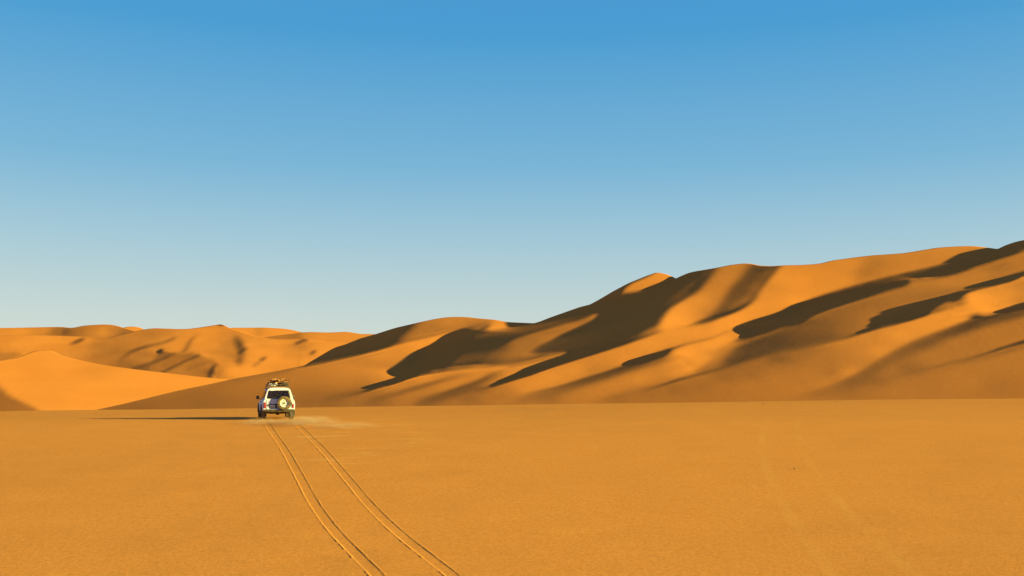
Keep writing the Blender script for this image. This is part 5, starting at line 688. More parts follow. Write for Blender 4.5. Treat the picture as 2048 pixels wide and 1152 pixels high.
[822,47,1,-1,0,0,0,-1,1,-1,0,-1,1,-1,-1,0,0,-1,0,-1,1,1,0,2,2,1,2,1,1,0,1,1,0,1,-1,-3,-5,-3,0,1,0,1,0,-1,1,-1,0,0,-1,1,-1,-1,-1,-2,-2,-2,-1,-2,2,2,19,63,13,-33,-11,-9,-9,-7,-6,-4,
-4,-3,-3,-3,0,0,0,2,1,1,3,0,0,18,56,40,-1,-7,-8,-4,-1,1,-5,-13,-58,-21,-3,-2,0,0,2,0,2,3,2,1,1,0,1,0,2,4,5,7,-3,0],
[814,48,-1,0,0,0,0,-1,0,0,0,0,-1,0,-1,0,0,-1,-1,1,0,0,1,1,2,2,1,1,2,0,0,2,0,1,0,-2,-4,-3,-3,1,0,1,-1,1,0,-1,1,-2,1,-1,0,0,-2,-2,-2,-1,-3,1,-2,5,3,46,57,-25,-29,-9,-10,-7,-6,-5,-3,
-4,-3,-2,-2,1,0,1,1,3,1,2,-1,5,40,55,16,-6,-8,-5,-3,1,-1,-5,-48,-39,-8,-2,0,0,0,2,2,3,2,2,0,1,-1,2,1,3,6,6,8,-4],
[807,47,0,0,0,0,0,-1,0,0,0,-1,0,0,0,-1,-1,0,-1,1,-1,1,1,1,2,0,3,0,2,0,1,2,0,1,0,-1,-2,-4,-3,-1,1,-1,1,0,0,0,0,-1,-1,1,-1,-1,-1,-2,-2,-1,-2,-1,0,3,1,18,68,23,-44,-19,-11,-9,-5,-5,
-4,-4,-3,-2,-1,-1,1,0,2,2,2,1,2,0,19,55,36,1,-6,-7,-4,0,0,-2,-25,-56,-18,-3,-1,1,-1,3,2,3,2,2,1,-1,1,1,1,3,5,7,7,-4],
[799,47,0,0,0,0,-1,1,-1,0,-1,1,-1,0,-1,0,-1,0,-1,1,-1,1,1,0,2,1,2,0,2,1,1,1,0,2,1,-2,-1,-3,-2,-2,-1,0,0,1,-1,0,0,-1,0,-1,0,-1,-1,-2,-1,-3,-1,0,0,0,4,1,47,64,-18,-42,-15,-11,-6,-4,
-5,-4,-2,-3,-2,0,1,0,1,3,1,2,3,-1,6,39,53,14,-3,-6,-7,-1,0,-1,-11,-47,-40,-6,-1,-1,1,2,3,3,2,2,1,0,0,0,3,2,5,6,7,-3],
[791,47,0,0,0,0,-1,1,-1,0,-1,1,-1,-1,0,0,-1,0,0,-1,0,1,0,2,0,1,2,1,1,1,2,0,1,2,0,0,-1,-3,-2,-1,-1,-1,0,0,0,0,-1,-1,0,0,-2,0,-1,-2,-2,-1,-2,0,0,0,3,-1,19,71,28,-43,-30,-14,-9,-5,-3,
-4,-3,-4,0,-1,0,1,1,1,3,2,2,2,0,20,54,33,1,-3,-7,-4,0,0,-7,-25,-58,-15,-3,0,0,3,2,3,4,1,1,0,0,1,1,3,5,5,8,-4],
[783,48,-1,0,-1,1,-1,1,-1,-1,1,-1,0,0,-1,0,-1,0,-1,0,0,1,0,1,1,1,1,1,1,2,1,1,1,1,1,0,-1,-3,0,-2,0,0,-2,-1,1,-1,0,-1,-1,0,-2,-1,0,-2,-2,-1,-2,-1,1,1,1,1,1,52,64,-17,-42,-23,-13,-6,
-3,-4,-3,-3,-1,-1,-1,2,0,2,3,1,3,2,1,6,39,50,13,-2,-4,-7,-1,0,-5,-8,-57,-34,-6,1,-1,3,3,3,3,3,-1,1,0,1,2,2,5,5,6,-2,-1],
[776,47,0,0,-1,1,-1,0,0,0,0,-1,0,-1,0,0,-1,0,-1,1,-1,0,1,1,0,1,2,0,1,2,2,1,1,1,0,1,-2,0,-3,1,-1,1,-2,0,-2,0,-1,0,-1,-2,-1,-1,-1,-1,-2,-2,0,-2,1,1,0,4,-6,25,76,19,-40,-30,-20,-10,
-3,-3,-4,-3,-1,-2,1,0,1,2,1,3,3,2,2,0,23,49,32,2,-1,-7,-4,-1,-1,-5,-35,-57,-11,-1,0,2,4,2,4,2,1,-1,2,0,1,4,3,6,7,-4,1],
[768,47,0,0,-1,1,-1,0,0,0,-1,1,-2,1,-1,0,-1,0,-1,0,0,0,1,0,1,1,1,0,2,1,3,0,2,1,0,0,0,-2,-1,-1,1,1,0,0,-3,-1,-1,-1,-1,-1,-2,-1,-2,-1,-1,-2,-1,0,0,1,0,2,-1,2,63,56,-27,-33,-25,-17,
-6,-2,-3,-4,-1,-2,1,-1,2,1,2,3,2,3,3,-1,9,39,44,13,2,-5,-5,-3,1,-5,-15,-63,-27,-3,1,2,3,3,3,3,0,1,0,1,2,2,4,7,6,5,-2],
[760,47,0,0,0,-1,0,0,0,0,-1,0,0,0,-1,-1,1,-2,1,-1,0,0,0,1,1,0,1,1,1,2,2,1,2,1,0,-1,1,-2,-2,1,0,1,2,0,-1,-3,-2,-1,-2,-1,-2,-2,-1,-1,-2,-1,-1,0,0,1,1,-1,3,-6,36,75,2,-37,-25,-21,-11,
-4,-3,-4,-1,-2,0,1,0,1,3,2,3,3,2,2,2,24,44,28,6,1,-7,-4,0,-2,-6,-52,-47,-7,1,2,2,4,3,1,2,1,0,1,2,3,3,6,7,6,-4],
[752,47,0,0,0,-1,0,0,0,0,-1,0,0,-1,0,0,-1,0,-1,0,0,0,1,-1,1,1,0,1,2,1,3,1,2,1,0,-1,0,-1,-2,1,-1,3,1,1,1,-2,-3,-4,-1,-2,-2,-2,-2,-1,0,-2,-1,0,0,1,0,1,1,-4,12,69,40,-34,-29,-19,-16,
-8,-4,-3,-3,-1,0,0,1,1,2,3,2,4,2,3,0,11,37,37,16,4,-3,-6,-3,1,-4,-29,-65,-15,-3,4,2,4,2,2,1,1,2,0,2,2,4,6,7,5,-3],
[745,47,0,-1,1,-1,0,0,0,0,-1,0,0,-1,0,0,-1,0,-1,0,0,0,0,0,1,0,1,1,1,1,4,1,2,1,0,-1,0,-2,-1,0,0,2,2,2,1,0,-2,-5,-3,-3,-3,-1,-2,-1,-1,-1,-1,0,1,0,0,1,0,-1,0,45,70,-17,-35,-19,-15,
-12,-7,-4,-3,-1,0,0,0,2,2,2,3,3,3,3,1,3,27,36,27,9,3,-6,-5,0,-2,-12,-64,-34,-4,2,3,3,2,3,0,2,2,0,2,2,4,5,7,6,-4],
[737,47,0,-1,1,-1,0,0,0,0,-1,0,0,-1,0,0,-1,0,-1,0,0,0,0,0,0,1,0,1,2,1,3,2,2,1,0,0,-2,-1,-2,0,1,1,2,3,2,1,0,-5,-5,-5,-2,-2,-2,-2,0,-1,-1,1,-1,1,1,0,-1,0,-2,21,72,23,-44,-21,-15,-9,
-11,-7,-4,-2,1,0,0,1,2,3,3,2,4,3,2,0,16,32,30,19,8,-2,-7,-2,-1,-6,-42,-59,-8,0,4,3,2,2,1,2,1,1,2,3,2,5,7,5,-2],
[729,47,0,0,-1,0,0,0,0,-1,1,-1,-1,1,-1,0,-1,0,-1,0,0,0,0,0,0,0,1,0,2,2,2,3,3,0,0,-1,-1,-1,-2,0,-1,3,1,4,2,1,2,-3,-5,-7,-4,-2,-2,-2,0,-1,0,-1,1,0,1,0,-1,-1,0,4,56,59,-34,-32,-14,-9,
-6,-14,-5,-3,0,0,2,0,1,3,4,2,4,2,4,0,6,27,26,29,13,4,-5,-5,-1,-4,-23,-65,-24,0,2,3,3,1,3,0,2,1,2,2,3,4,6,6,-3],
[722,47,-1,1,-1,0,0,0,0,-1,1,-1,-1,1,-1,0,-1,0,-1,0,0,0,0,-1,1,0,1,0,1,3,1,4,2,2,-1,-1,-1,-1,-2,-1,0,1,3,2,3,3,1,0,-4,-7,-6,-4,-2,-2,0,0,-2,1,0,1,-1,1,-1,-2,2,-3,31,77,-3,-45,-16,
-11,-3,-9,-12,-5,0,1,-1,2,1,3,3,3,3,3,4,1,1,20,22,28,24,10,0,-8,-2,-4,-11,-53,-47,-3,2,3,2,2,2,1,2,1,2,2,3,2,6,7,-4,0],
[714,47,0,-1,0,1,-1,-1,1,-1,1,-1,-1,1,-1,0,-1,0,-1,1,-1,-1,1,-1,1,0,0,1,1,2,1,4,3,2,-1,0,-2,-1,-2,-2,1,0,2,4,2,4,1,0,-1,-6,-6,-7,-2,-3,0,0,-1,1,-1,1,-1,1,-2,0,-1,-1,9,70,41,-50,
-24,-11,-5,-3,-10,-11,-2,0,1,0,2,2,3,4,3,3,3,3,0,11,19,22,31,18,8,-7,-5,-4,-8,-33,-63,-12,0,4,1,3,2,1,2,1,2,2,2,3,4,6,-3,1],
[706,47,0,-1,1,-1,0,-1,1,-1,1,-1,-1,1,-1,0,-1,0,0,-1,0,0,-1,1,-1,0,1,1,0,3,1,3,3,3,0,-2,0,-3,-1,-1,-1,0,3,2,4,2,3,0,0,-3,-7,-6,-5,-3,0,-1,0,0,-1,1,-1,1,-3,1,-2,2,-4,46,75,-31,-40,
-11,-6,-2,-6,-11,-7,-1,1,0,2,1,4,3,3,4,3,2,3,3,18,12,31,28,16,0,-8,-5,-9,-17,-64,-28,-1,1,4,1,3,1,1,2,2,2,2,3,3,6,-3,0],
[699,47,-1,1,-1,0,0,0,-1,0,1,-2,1,0,-1,0,-1,0,0,-1,0,0,-1,1,-1,0,1,0,1,2,2,2,3,4,0,-2,0,-3,0,-3,0,0,2,2,3,4,2,1,0,-1,-6,-5,-6,-4,-2,0,-1,0,1,-2,1,-1,-2,0,-1,1,-3,16,83,9,-50,-18,
-6,-3,-2,-8,-8,-6,-1,1,1,2,3,4,3,3,4,2,4,0,12,10,21,35,25,12,-7,-10,-10,-13,-44,-50,-6,1,3,2,3,1,1,2,2,2,2,1,5,5,7,-4],
[691,47,-1,1,-1,0,0,0,-1,0,1,-2,1,0,-1,0,-1,0,0,0,-1,-1,1,-1,0,0,0,1,1,2,1,3,1,5,1,-1,-2,-1,-1,-3,0,0,1,2,3,4,2,2,0,-1,-3,-5,-5,-5,-4,0,-1,-1,1,-1,-1,0,-2,0,-1,-1,1,0,57,56,-42,
-31,-6,-5,-1,-3,-6,-9,-6,1,0,3,2,4,3,5,2,4,2,2,5,9,11,34,31,27,6,-19,-15,-15,-22,-56,-22,1,3,2,2,2,1,2,2,2,1,3,2,6,6,-2],
[684,46,1,-1,0,0,0,0,-1,1,-1,0,-1,1,-1,0,-1,0,0,0,-1,0,-1,0,0,0,0,1,1,1,2,1,3,3,3,-1,-1,-2,-2,-1,0,-1,0,2,3,3,3,2,2,-2,-2,-4,-4,-4,-4,-4,0,-1,0,-1,-1,0,-2,-1,0,-1,1,-2,25,72,-8,
-39,-14,-4,-1,-1,-3,-5,-14,-2,2,0,4,3,4,4,3,4,2,2,3,6,4,28,32,30,43,-28,-27,-20,-9,-40,-45,-1,1,2,3,2,2,1,2,1,2,2,3,4,6,-2],
[676,47,-1,0,0,0,0,0,-1,1,-1,0,-1,1,-1,0,-1,1,-2,1,-1,0,-1,0,0,0,0,0,2,1,1,2,2,2,4,1,-2,-2,-1,-2,0,-1,0,2,2,3,2,4,0,1,-3,-2,-4,-3,-3,-4,-4,0,-1,-1,0,-2,-1,-1,-1,1,-2,3,3,56,34,-34,
-23,-6,-2,0,0,0,-15,-10,1,1,3,3,5,3,4,4,2,2,3,3,1,16,35,22,72,0,-66,-15,-10,-13,-58,-15,2,2,3,1,3,1,2,1,2,2,2,3,6,-3],
[668,47,-1,1,-1,0,-1,1,-1,1,-1,0,-1,1,-1,0,-1,1,-1,-1,0,0,0,-1,-1,1,0,0,1,2,1,1,2,2,4,1,0,-3,-1,-1,-1,-1,1,0,2,3,2,3,2,0,-1,-2,-4,-2,-1,-4,-5,-2,-2,-1,0,-2,-2,1,-2,0,0,1,0,26,55,
-6,-32,-12,-1,-2,2,4,-6,-21,-2,0,3,3,5,4,4,3,4,1,3,2,1,7,29,28,54,74,-123,-3,-13,5,-53,-34,0,2,3,1,3,1,1,3,0,3,1,2,6,-3,0],
[661,46,1,-1,0,0,0,-1,1,-1,0,0,-1,1,-1,0,-1,1,-1,-1,1,-2,1,-1,-1,1,0,0,1,1,1,2,1,2,3,3,0,-2,-1,-2,-1,0,0,0,1,3,2,3,2,0,0,-2,-3,-2,0,-2,-4,-5,-3,-2,-1,-1,-1,-1,0,-1,0,0,3,2,49,28,
-28,-19,-5,1,-1,4,6,-20,-14,-1,3,4,4,4,5,3,4,1,4,0,2,5,20,30,45,108,-140,-10,-1,1,-23,-57,-8,3,3,1,2,2,2,1,2,1,2,1,5,8,-5],
[653,47,-1,0,0,0,0,-1,1,-1,0,0,-1,1,-1,0,0,-1,0,0,-1,0,-1,0,-1,1,0,0,0,2,1,2,0,2,2,4,2,-3,-1,-1,-2,1,-1,0,1,2,2,2,3,0,1,-2,-3,0,-2,1,-2,-6,-6,-2,-2,-1,-1,-1,0,-1,0,0,3,-3,22,49,-4,
-28,-8,-1,0,3,8,-4,-25,-7,1,5,4,6,3,4,3,3,3,1,2,3,16,26,44,112,-118,-51,34,-13,4,-64,-24,4,1,2,2,2,1,2,2,1,2,1,3,8,-4],
[646,46,0,1,-1,-1,1,0,-1,0,0,0,-1,1,-1,0,0,-1,0,0,-1,0,-1,0,-1,1,0,-1,2,1,0,2,1,1,2,3,4,-1,-3,-1,-1,-1,1,-1,1,1,2,3,1,1,1,-1,-3,0,-1,1,2,-6,-9,-3,-3,0,-2,-1,0,-1,0,1,0,0,3,41,25,
-21,-17,-3,2,1,6,7,-17,-21,-2,5,4,6,4,4,3,3,3,1,3,3,11,24,34,112,-73,-99,48,-2,4,-43,-47,-1,2,2,2,2,1,2,1,2,1,3,1,7,-3,0],
[638,47,-1,0,0,0,-1,1,-1,0,0,0,-1,1,-1,0,0,-1,0,0,-1,0,-1,0,-1,1,-1,1,1,0,1,2,0,1,2,3,4,1,-3,-2,0,-1,-1,1,0,1,1,2,2,1,1,-1,-2,-1,1,1,2,-1,-9,-8,-3,-2,0,-2,0,-1,1,0,-1,1,-2,19,40,1,
-22,-9,2,2,3,10,-2,-25,-13,3,5,6,4,5,4,2,3,2,2,3,8,24,22,97,-10,-135,32,27,-8,-13,-64,-13,3,2,2,1,2,2,1,2,1,3,1,6,8,-5],
[631,46,0,0,0,0,0,-1,0,0,0,0,0,-1,0,0,0,-1,0,0,-1,0,-1,0,-1,1,-1,1,1,0,1,1,0,2,1,2,5,2,-1,-3,-1,-1,0,0,0,0,2,1,2,1,0,0,-1,-1,1,1,3,1,-6,-10,-6,-2,-2,0,-1,0,-1,1,0,-1,-1,3,32,26,
-14,-17,-1,4,2,6,9,-13,-26,-4,6,6,5,5,3,4,2,2,2,4,6,17,27,62,53,-151,5,44,-4,-1,-57,-34,2,1,3,2,1,1,2,2,1,2,3,5,6,-3],
[623,47,-1,0,0,-1,1,-1,0,0,0,0,0,-1,0,0,0,-1,0,0,-1,0,-1,0,-1,1,-1,1,0,1,1,1,0,1,2,0,6,3,0,-3,-2,0,-1,0,0,1,0,1,2,0,1,0,-1,-1,2,1,3,3,-2,-11,-8,-5,-1,-1,0,-1,-1,1,-1,0,-1,-1,12,36,
9,-21,-8,5,2,4,10,2,-24,-19,4,7,6,4,5,3,2,2,3,3,5,13,26,49,74,-139,-23,48,13,-1,-40,-50,-8,4,2,1,2,1,2,2,1,3,1,5,6,-3],
[616,46,0,0,0,0,-1,0,1,-1,0,-1,1,-1,0,0,0,-1,0,0,-1,0,-1,0,-1,1,-1,1,0,1,0,2,0,1,1,0,5,5,1,-3,-2,-1,-1,0,1,-1,1,1,0,2,-1,1,-2,1,1,2,3,3,1,-7,-10,-8,-3,0,-2,0,0,-1,1,-1,-1,-3,4,22,
31,-10,-18,3,6,1,7,10,-7,-31,-7,8,7,6,3,4,3,2,2,3,4,11,21,48,78,-124,-41,43,28,-2,-15,-62,-22,4,1,3,0,2,2,1,3,2,2,3,6,-2,-1],
[608,46,1,-1,-1,1,-1,1,-1,0,0,-1,1,-1,0,0,0,-1,0,0,-1,0,-1,0,-1,1,-1,1,0,1,0,1,1,1,0,1,3,5,4,-2,-3,-2,-1,1,-1,1,0,0,1,0,0,0,0,0,1,2,3,4,2,-2,-10,-10,-6,-1,-1,-1,-1,1,-1,0,-1,-3,2,
7,35,7,-19,-6,10,5,0,12,9,-27,-24,5,10,5,5,3,3,2,2,4,3,8,16,47,81,-110,-52,33,37,4,-2,-53,-43,0,3,1,2,1,1,2,3,2,2,4,5,6,-3],
[601,46,0,0,0,-1,1,-1,0,0,0,0,-1,0,0,0,0,-1,0,0,-1,0,-1,0,-1,1,-1,1,0,0,2,0,0,2,0,1,1,5,6,0,-4,-3,0,-1,1,0,-1,1,1,-1,0,0,-1,1,1,2,3,5,3,-1,-6,-10,-9,-4,-1,-1,0,0,-1,0,-2,-1,0,3,22,
26,-21,-7,4,13,0,6,16,-6,-38,-6,11,7,5,3,4,1,3,3,3,5,13,40,86,-92,-62,23,39,14,-2,-26,-60,-14,5,1,2,1,1,3,1,3,3,3,4,7,-3],
[593,46,0,0,0,0,-1,0,0,0,0,0,-1,0,0,0,0,-1,0,0,-1,0,-1,0,-1,1,-1,1,0,0,1,1,1,0,1,1,0,4,7,2,-3,-4,-1,-1,1,-1,1,0,0,-1,1,-2,0,1,1,1,5,4,3,2,-4,-7,-11,-8,-1,-2,0,-1,0,0,-2,0,-3,7,5,
38,-18,-10,0,13,10,-2,14,14,-30,-28,9,10,5,4,2,3,3,2,3,4,8,31,85,-63,-70,10,38,23,-1,-8,-57,-36,6,0,2,1,1,2,2,3,3,4,3,7,-4],
[586,46,0,0,0,-1,0,1,-1,0,-1,1,-1,0,1,-2,1,-1,0,0,-1,0,-1,0,-1,1,-1,1,0,0,1,1,0,1,1,0,2,1,6,7,-3,-5,-2,-1,1,-1,1,0,-1,0,0,-1,-1,0,2,1,4,4,5,2,-1,-5,-9,-11,-5,-2,0,0,-1,0,-2,-1,-1,
5,1,31,-1,-19,3,1,21,-1,7,22,-7,-41,-6,15,5,4,3,3,2,2,3,4,5,18,77,-25,-77,-1,33,28,5,0,-42,-52,-6,5,-1,3,0,2,2,3,3,4,4,5,-3,1],
[579,46,-1,1,0,-1,1,-1,0,0,0,-1,0,1,-1,-1,1,-1,0,0,-1,0,-1,0,0,-1,0,1,0,0,1,1,0,1,0,1,2,0,4,9,1,-6,-4,-1,0,1,0,-1,1,-1,-1,-1,0,-1,1,2,3,4,6,2,1,-2,-6,-12,-9,-3,-1,0,-1,-1,-1,-1,1,
1,2,21,9,-16,-1,-3,14,15,-5,22,17,-34,-29,13,8,5,3,2,2,3,3,2,4,9,58,14,-75,-14,27,31,11,0,-18,-59,-26,7,0,2,0,2,2,3,3,4,5,4,6,-3],
[571,46,0,0,-1,1,-1,0,0,0,0,-1,1,-1,0,0,-1,0,0,0,-1,0,-1,0,0,-1,1,-1,1,0,1,1,0,0,2,0,1,0,4,7,6,-5,-7,-1,0,1,-1,1,-1,0,-1,-1,-1,0,0,1,3,4,6,3,3,-2,-1,-10,-13,-6,-2,-1,0,0,-2,-1,1,1,
2,14,9,-5,-7,0,-1,26,-7,14,30,-7,-46,-4,17,3,3,3,3,1,3,2,3,2,38,39,-57,-30,22,30,19,-2,-1,-51,-46,2,2,1,0,2,2,3,3,5,4,5,4,-1],
[564,46,0,-1,1,-1,1,-1,0,-1,1,0,-1,0,0,0,-1,1,-1,-1,1,-2,1,-1,-1,1,-1,0,1,1,-1,2,0,0,1,1,1,0,2,6,9,-2,-8,-3,0,0,1,-1,1,-1,-1,-2,0,-1,0,2,1,3,7,3,4,1,-1,-5,-12,-12,-4,0,-1,0,-2,-1,
1,1,3,9,7,-1,-5,1,-7,20,4,-1,35,20,-40,-29,16,8,2,3,2,2,2,2,3,-2,20,46,-29,-41,13,33,19,5,-1,-28,-56,-18,8,-1,0,2,2,3,4,4,4,6,4,-3],
[556,46,0,0,-1,1,-1,0,0,0,-1,1,-1,0,0,0,0,-1,0,-1,1,-1,-1,0,0,-1,0,1,0,0,1,0,1,0,1,1,0,1,2,3,9,4,-8,-6,0,0,0,1,-1,0,-1,-1,-1,-2,1,0,2,2,5,6,3,3,0,0,-10,-15,-7,-2,-1,-1,-1,0,0,1,3,
9,0,3,-2,2,-9,11,11,-8,28,39,-14,-47,-1,17,1,3,2,2,2,1,2,-2,6,38,2,-44,3,32,21,10,-1,-9,-54,-39,7,0,0,0,3,3,4,4,5,6,3,-2],
[549,46,0,-1,1,-1,0,0,0,0,0,-1,0,0,0,0,0,-1,0,0,-1,0,-1,0,0,0,-1,1,-1,1,1,0,1,1,-1,2,-1,2,1,3,7,7,-4,-9,-1,0,0,0,1,-1,-1,-1,-2,0,-1,1,0,3,3,5,5,4,2,1,-4,-15,-12,-4,-2,-1,-1,-1,1,3,
0,11,-6,6,-3,6,-11,5,13,-7,14,44,20,-44,-28,18,5,2,2,2,1,2,0,-1,-2,24,20,-31,-12,31,26,11,0,0,-36,-55,-7,5,-2,1,1,4,4,5,5,4,6,-3],
[542,45,1,0,-1,1,-1,0,0,-1,1,-1,1,-1,0,-1,1,-1,0,0,-1,0,0,-1,0,-1,1,-1,1,0,1,0,1,0,1,0,0,1,2,2,5,8,1,-9,-5,1,0,1,-1,0,-1,-1,-1,-1,-1,0,0,2,3,4,5,6,3,1,0,-10,-14,-9,-4,-1,-1,-1,1,3,
1,10,-10,8,-5,11,-12,-2,16,-6,5,35,45,-18,-48,1,15,1,1,2,1,1,-1,1,-6,9,25,-12,-20,25,31,12,4,-1,-14,-57,-30,7,0,-1,1,4,4,6,4,6,3,-1],
[534,46,0,-1,1,-1,0,0,0,0,-1,1,-1,0,0,0,-1,1,-1,-1,1,-1,-1,1,-2,1,0,-1,1,0,1,0,0,1,1,0,0,1,1,2,4,8,4,-7,-7,0,0,0,0,0,0,-2,-1,-1,-1,0,-1,1,3,3,5,6,6,1,1,-4,-12,-13,-8,-1,-3,0,2,2,3,
4,-4,0,1,6,-3,-12,13,5,-6,26,48,19,-43,-29,18,2,2,1,1,-1,0,0,-3,-4,19,5,-20,15,37,14,7,-2,-1,-43,-51,-1,4,-2,1,2,6,5,5,5,4,-2,0],
[527,46,-1,1,-1,1,-1,0,-1,1,0,-1,0,0,0,0,-1,1,-1,0,-1,0,0,-1,0,0,-1,1,0,0,0,1,1,0,0,1,0,0,2,1,4,6,6,-2,-9,-3,2,-1,0,0,0,-2,0,-2,-1,-1,0,0,1,3,5,7,5,5,0,0,-9,-12,-12,-5,-3,0,2,3,4,
-3,4,-7,4,3,-1,-6,-3,16,-8,13,44,42,-15,-48,1,10,1,0,0,0,-1,-2,0,-9,8,14,-14,6,38,22,6,1,-1,-20,-58,-22,9,-3,1,1,6,6,5,4,5,-2,0],
[520,45,1,-1,1,-1,0,0,0,-1,1,-1,0,1,-2,1,0,-1,0,0,0,-1,0,-1,0,0,-1,1,0,0,0,1,1,-1,2,-1,1,0,1,2,2,5,8,1,-7,-7,1,0,1,-1,-1,0,-1,-2,-1,-1,0,-1,1,1,5,7,6,5,2,1,-4,-10,-13,-10,-5,0,2,5,
2,-5,6,-7,0,5,-3,1,-10,12,3,-3,36,51,18,-42,-28,14,0,0,0,-1,-1,-1,-3,-5,-6,16,-4,-5,38,32,7,2,-1,-6,-46,-47,5,2,-1,2,4,6,6,5,3,-1,-1],
[512,46,0,-1,0,1,-1,0,-1,1,-1,1,-1,0,0,-1,1,-1,0,0,0,-1,0,0,-1,0,-1,1,0,0,0,1,0,1,0,1,-1,1,1,1,2,4,7,5,-5,-8,-1,0,0,0,0,-1,-1,-2,-1,-1,0,-2,1,1,3,6,7,6,4,0,0,-5,-13,-12,-12,2,1,8,
-2,-5,4,-2,-3,1,1,0,-4,-1,12,-7,19,51,45,-18,-47,0,6,-2,0,-1,-2,-2,-3,-2,-11,5,9,-12,29,47,9,2,-1,0,-26,-58,-15,10,-2,1,4,7,5,4,5,-3,1],
[505,46,-1,1,-1,0,0,0,0,-1,1,-1,0,0,0,0,-1,1,-1,0,-1,1,-1,-1,1,-1,-1,1,0,0,0,1,0,1,0,0,1,0,0,1,2,4,5,6,1,-9,-4,0,0,0,0,-1,-1,-2,0,-2,-1,-1,0,1,2,4,7,8,4,3,-1,-1,-8,-13,-17,-3,5,8,
-5,-4,3,-2,-1,-4,5,-3,2,-7,13,-5,7,32,69,10,-45,-22,5,0,-2,0,-3,-2,-3,-4,-4,-11,13,-7,11,56,23,0,-1,-1,-8,-51,-41,10,3,-1,4,5,6,5,4,-2,0],
[498,45,1,-1,0,1,-1,-1,1,0,-1,0,0,0,0,0,-1,1,-1,0,0,-1,0,0,-1,1,-2,1,0,0,0,1,0,0,1,1,-1,1,0,0,3,2,4,8,3,-6,-8,0,1,-1,0,-1,-1,-1,-2,-1,-1,-1,0,-1,2,4,5,8,7,3,0,0,-2,-12,-17,-12,6,
10,-5,-7,3,-1,-1,-4,3,-2,3,-5,8,-2,5,14,54,58,-33,-38,-4,1,-1,-3,-1,-3,-3,-4,-3,-12,0,6,-5,50,48,-2,1,-5,0,-31,-57,-6,12,-2,3,4,7,5,3,-1,-1],
[490,46,-1,1,-1,0,0,0,0,-1,0,1,-1,0,-1,1,0,-1,0,0,0,0,-1,0,-1,0,0,0,0,0,0,1,0,0,1,0,0,1,0,0,2,2,3,6,8,-3,-10,-2,0,1,-1,-1,-1,-1,-2,-1,0,-2,-1,0,0,3,5,7,8,5,1,0,0,-6,-18,-16,3,13,
-6,-8,1,1,-3,-1,-1,1,0,-1,4,2,2,11,18,83,10,-51,-16,-1,-2,-2,-3,-1,-4,-4,-5,-4,-15,10,-5,26,69,13,-7,0,-3,-14,-51,-35,17,2,2,4,5,6,3,3,-2],
[483,46,-1,0,1,-1,0,-1,1,-1,1,-1,0,0,0,-1,1,-1,1,-1,-1,1,-1,0,0,-1,0,0,0,0,0,1,-1,2,-1,1,1,-1,1,0,1,2,3,4,8,4,-10,-6,0,0,0,0,-2,-1,-2,0,-2,-1,-1,0,-1,3,3,5,9,7,3,0,1,-3,-14,-22,1,
18,-6,-13,2,0,-3,-1,0,0,0,1,1,3,2,12,-3,59,70,-43,-35,-4,-3,-3,-2,-2,-4,-3,-7,-2,-15,0,4,3,65,48,-11,-3,-4,-2,-38,-53,3,15,-1,4,5,5,3,-1,-1],
[476,45,1,-1,0,0,0,0,-1,1,-1,0,0,0,0,0,-1,0,1,-1,0,-1,0,1,-2,1,-1,0,0,0,0,0,1,0,1,0,0,1,-1,1,0,2,3,3,7,7,-4,-11,-1,0,0,-1,0,-2,-2,0,-2,0,-2,-1,0,1,3,4,8,8,5,0,1,2,-14,-21,-6,23,2,
-22,1,-2,-1,-1,-1,0,0,1,2,1,5,5,4,12,98,7,-56,-14,-4,-3,-3,-2,-3,-5,-4,-7,-6,-14,10,-4,38,77,6,-12,-2,-2,-19,-54,-26,24,3,3,4,4,3,-1,0],
[468,46,-1,1,-1,0,0,-1,1,-1,1,-1,0,0,-1,1,-1,1,-1,0,0,-1,1,-1,0,-1,1,-1,0,0,0,0,1,0,0,1,0,1,-1,1,0,1,3,2,6,7,3,-10,-6,0,0,-1,-1,-1,-1,-1,-2,0,-1,-2,0,-1,3,4,5,9,8,1,0,2,-4,-29,-5,
18,19,-31,-4,-1,-2,-1,-1,0,0,1,2,2,4,2,9,-10,73,73,-53,-34,-7,-4,-2,-3,-3,-4,-5,-7,-5,-14,2,3,8,79,45,-18,-5,-4,-5,-41,-51,16,16,0,4,3,2,-1,0],
[461,46,-1,0,0,0,0,0,-1,1,-1,0,0,0,-1,1,-1,1,-1,0,0,-1,1,-1,0,0,-1,0,0,0,0,1,-1,1,1,0,0,0,1,-1,1,0,3,3,3,5,10,-7,-10,0,-1,-1,-1,-1,-1,-1,-1,-1,-2,0,-2,1,0,3,5,8,9,3,0,2,1,-26,-13,
24,20,-30,-10,-2,-1,-2,-2,1,0,1,2,2,3,4,4,-5,25,109,-6,-61,-14,-6,-3,-1,-3,-5,-5,-7,-6,-8,-10,11,-7,52,81,0,-15,-6,-3,-18,-56,-17,33,1,3,0,2,-1],
[454,45,1,-1,0,0,0,-1,1,-1,0,0,0,0,0,-1,1,-1,0,0,0,-1,1,-1,0,0,-1,1,-1,0,0,0,1,0,0,1,0,0,1,-1,1,0,2,2,4,3,9,3,-12,-5,0,0,-2,0,-2,-2,0,-1,-1,-1,-1,-2,2,1,4,7,9,6,1,-1,5,-16,-25,30,
23,-33,-15,-1,-3,-1,-1,-1,0,3,0,4,1,5,-1,6,-7,94,65,-70,-34,-7,-2,-2,-3,-4,-5,-8,-8,-4,-11,4,-1,17,88,40,-20,-9,-6,-6,-37,-49,28,14,-1,0,-2,1],
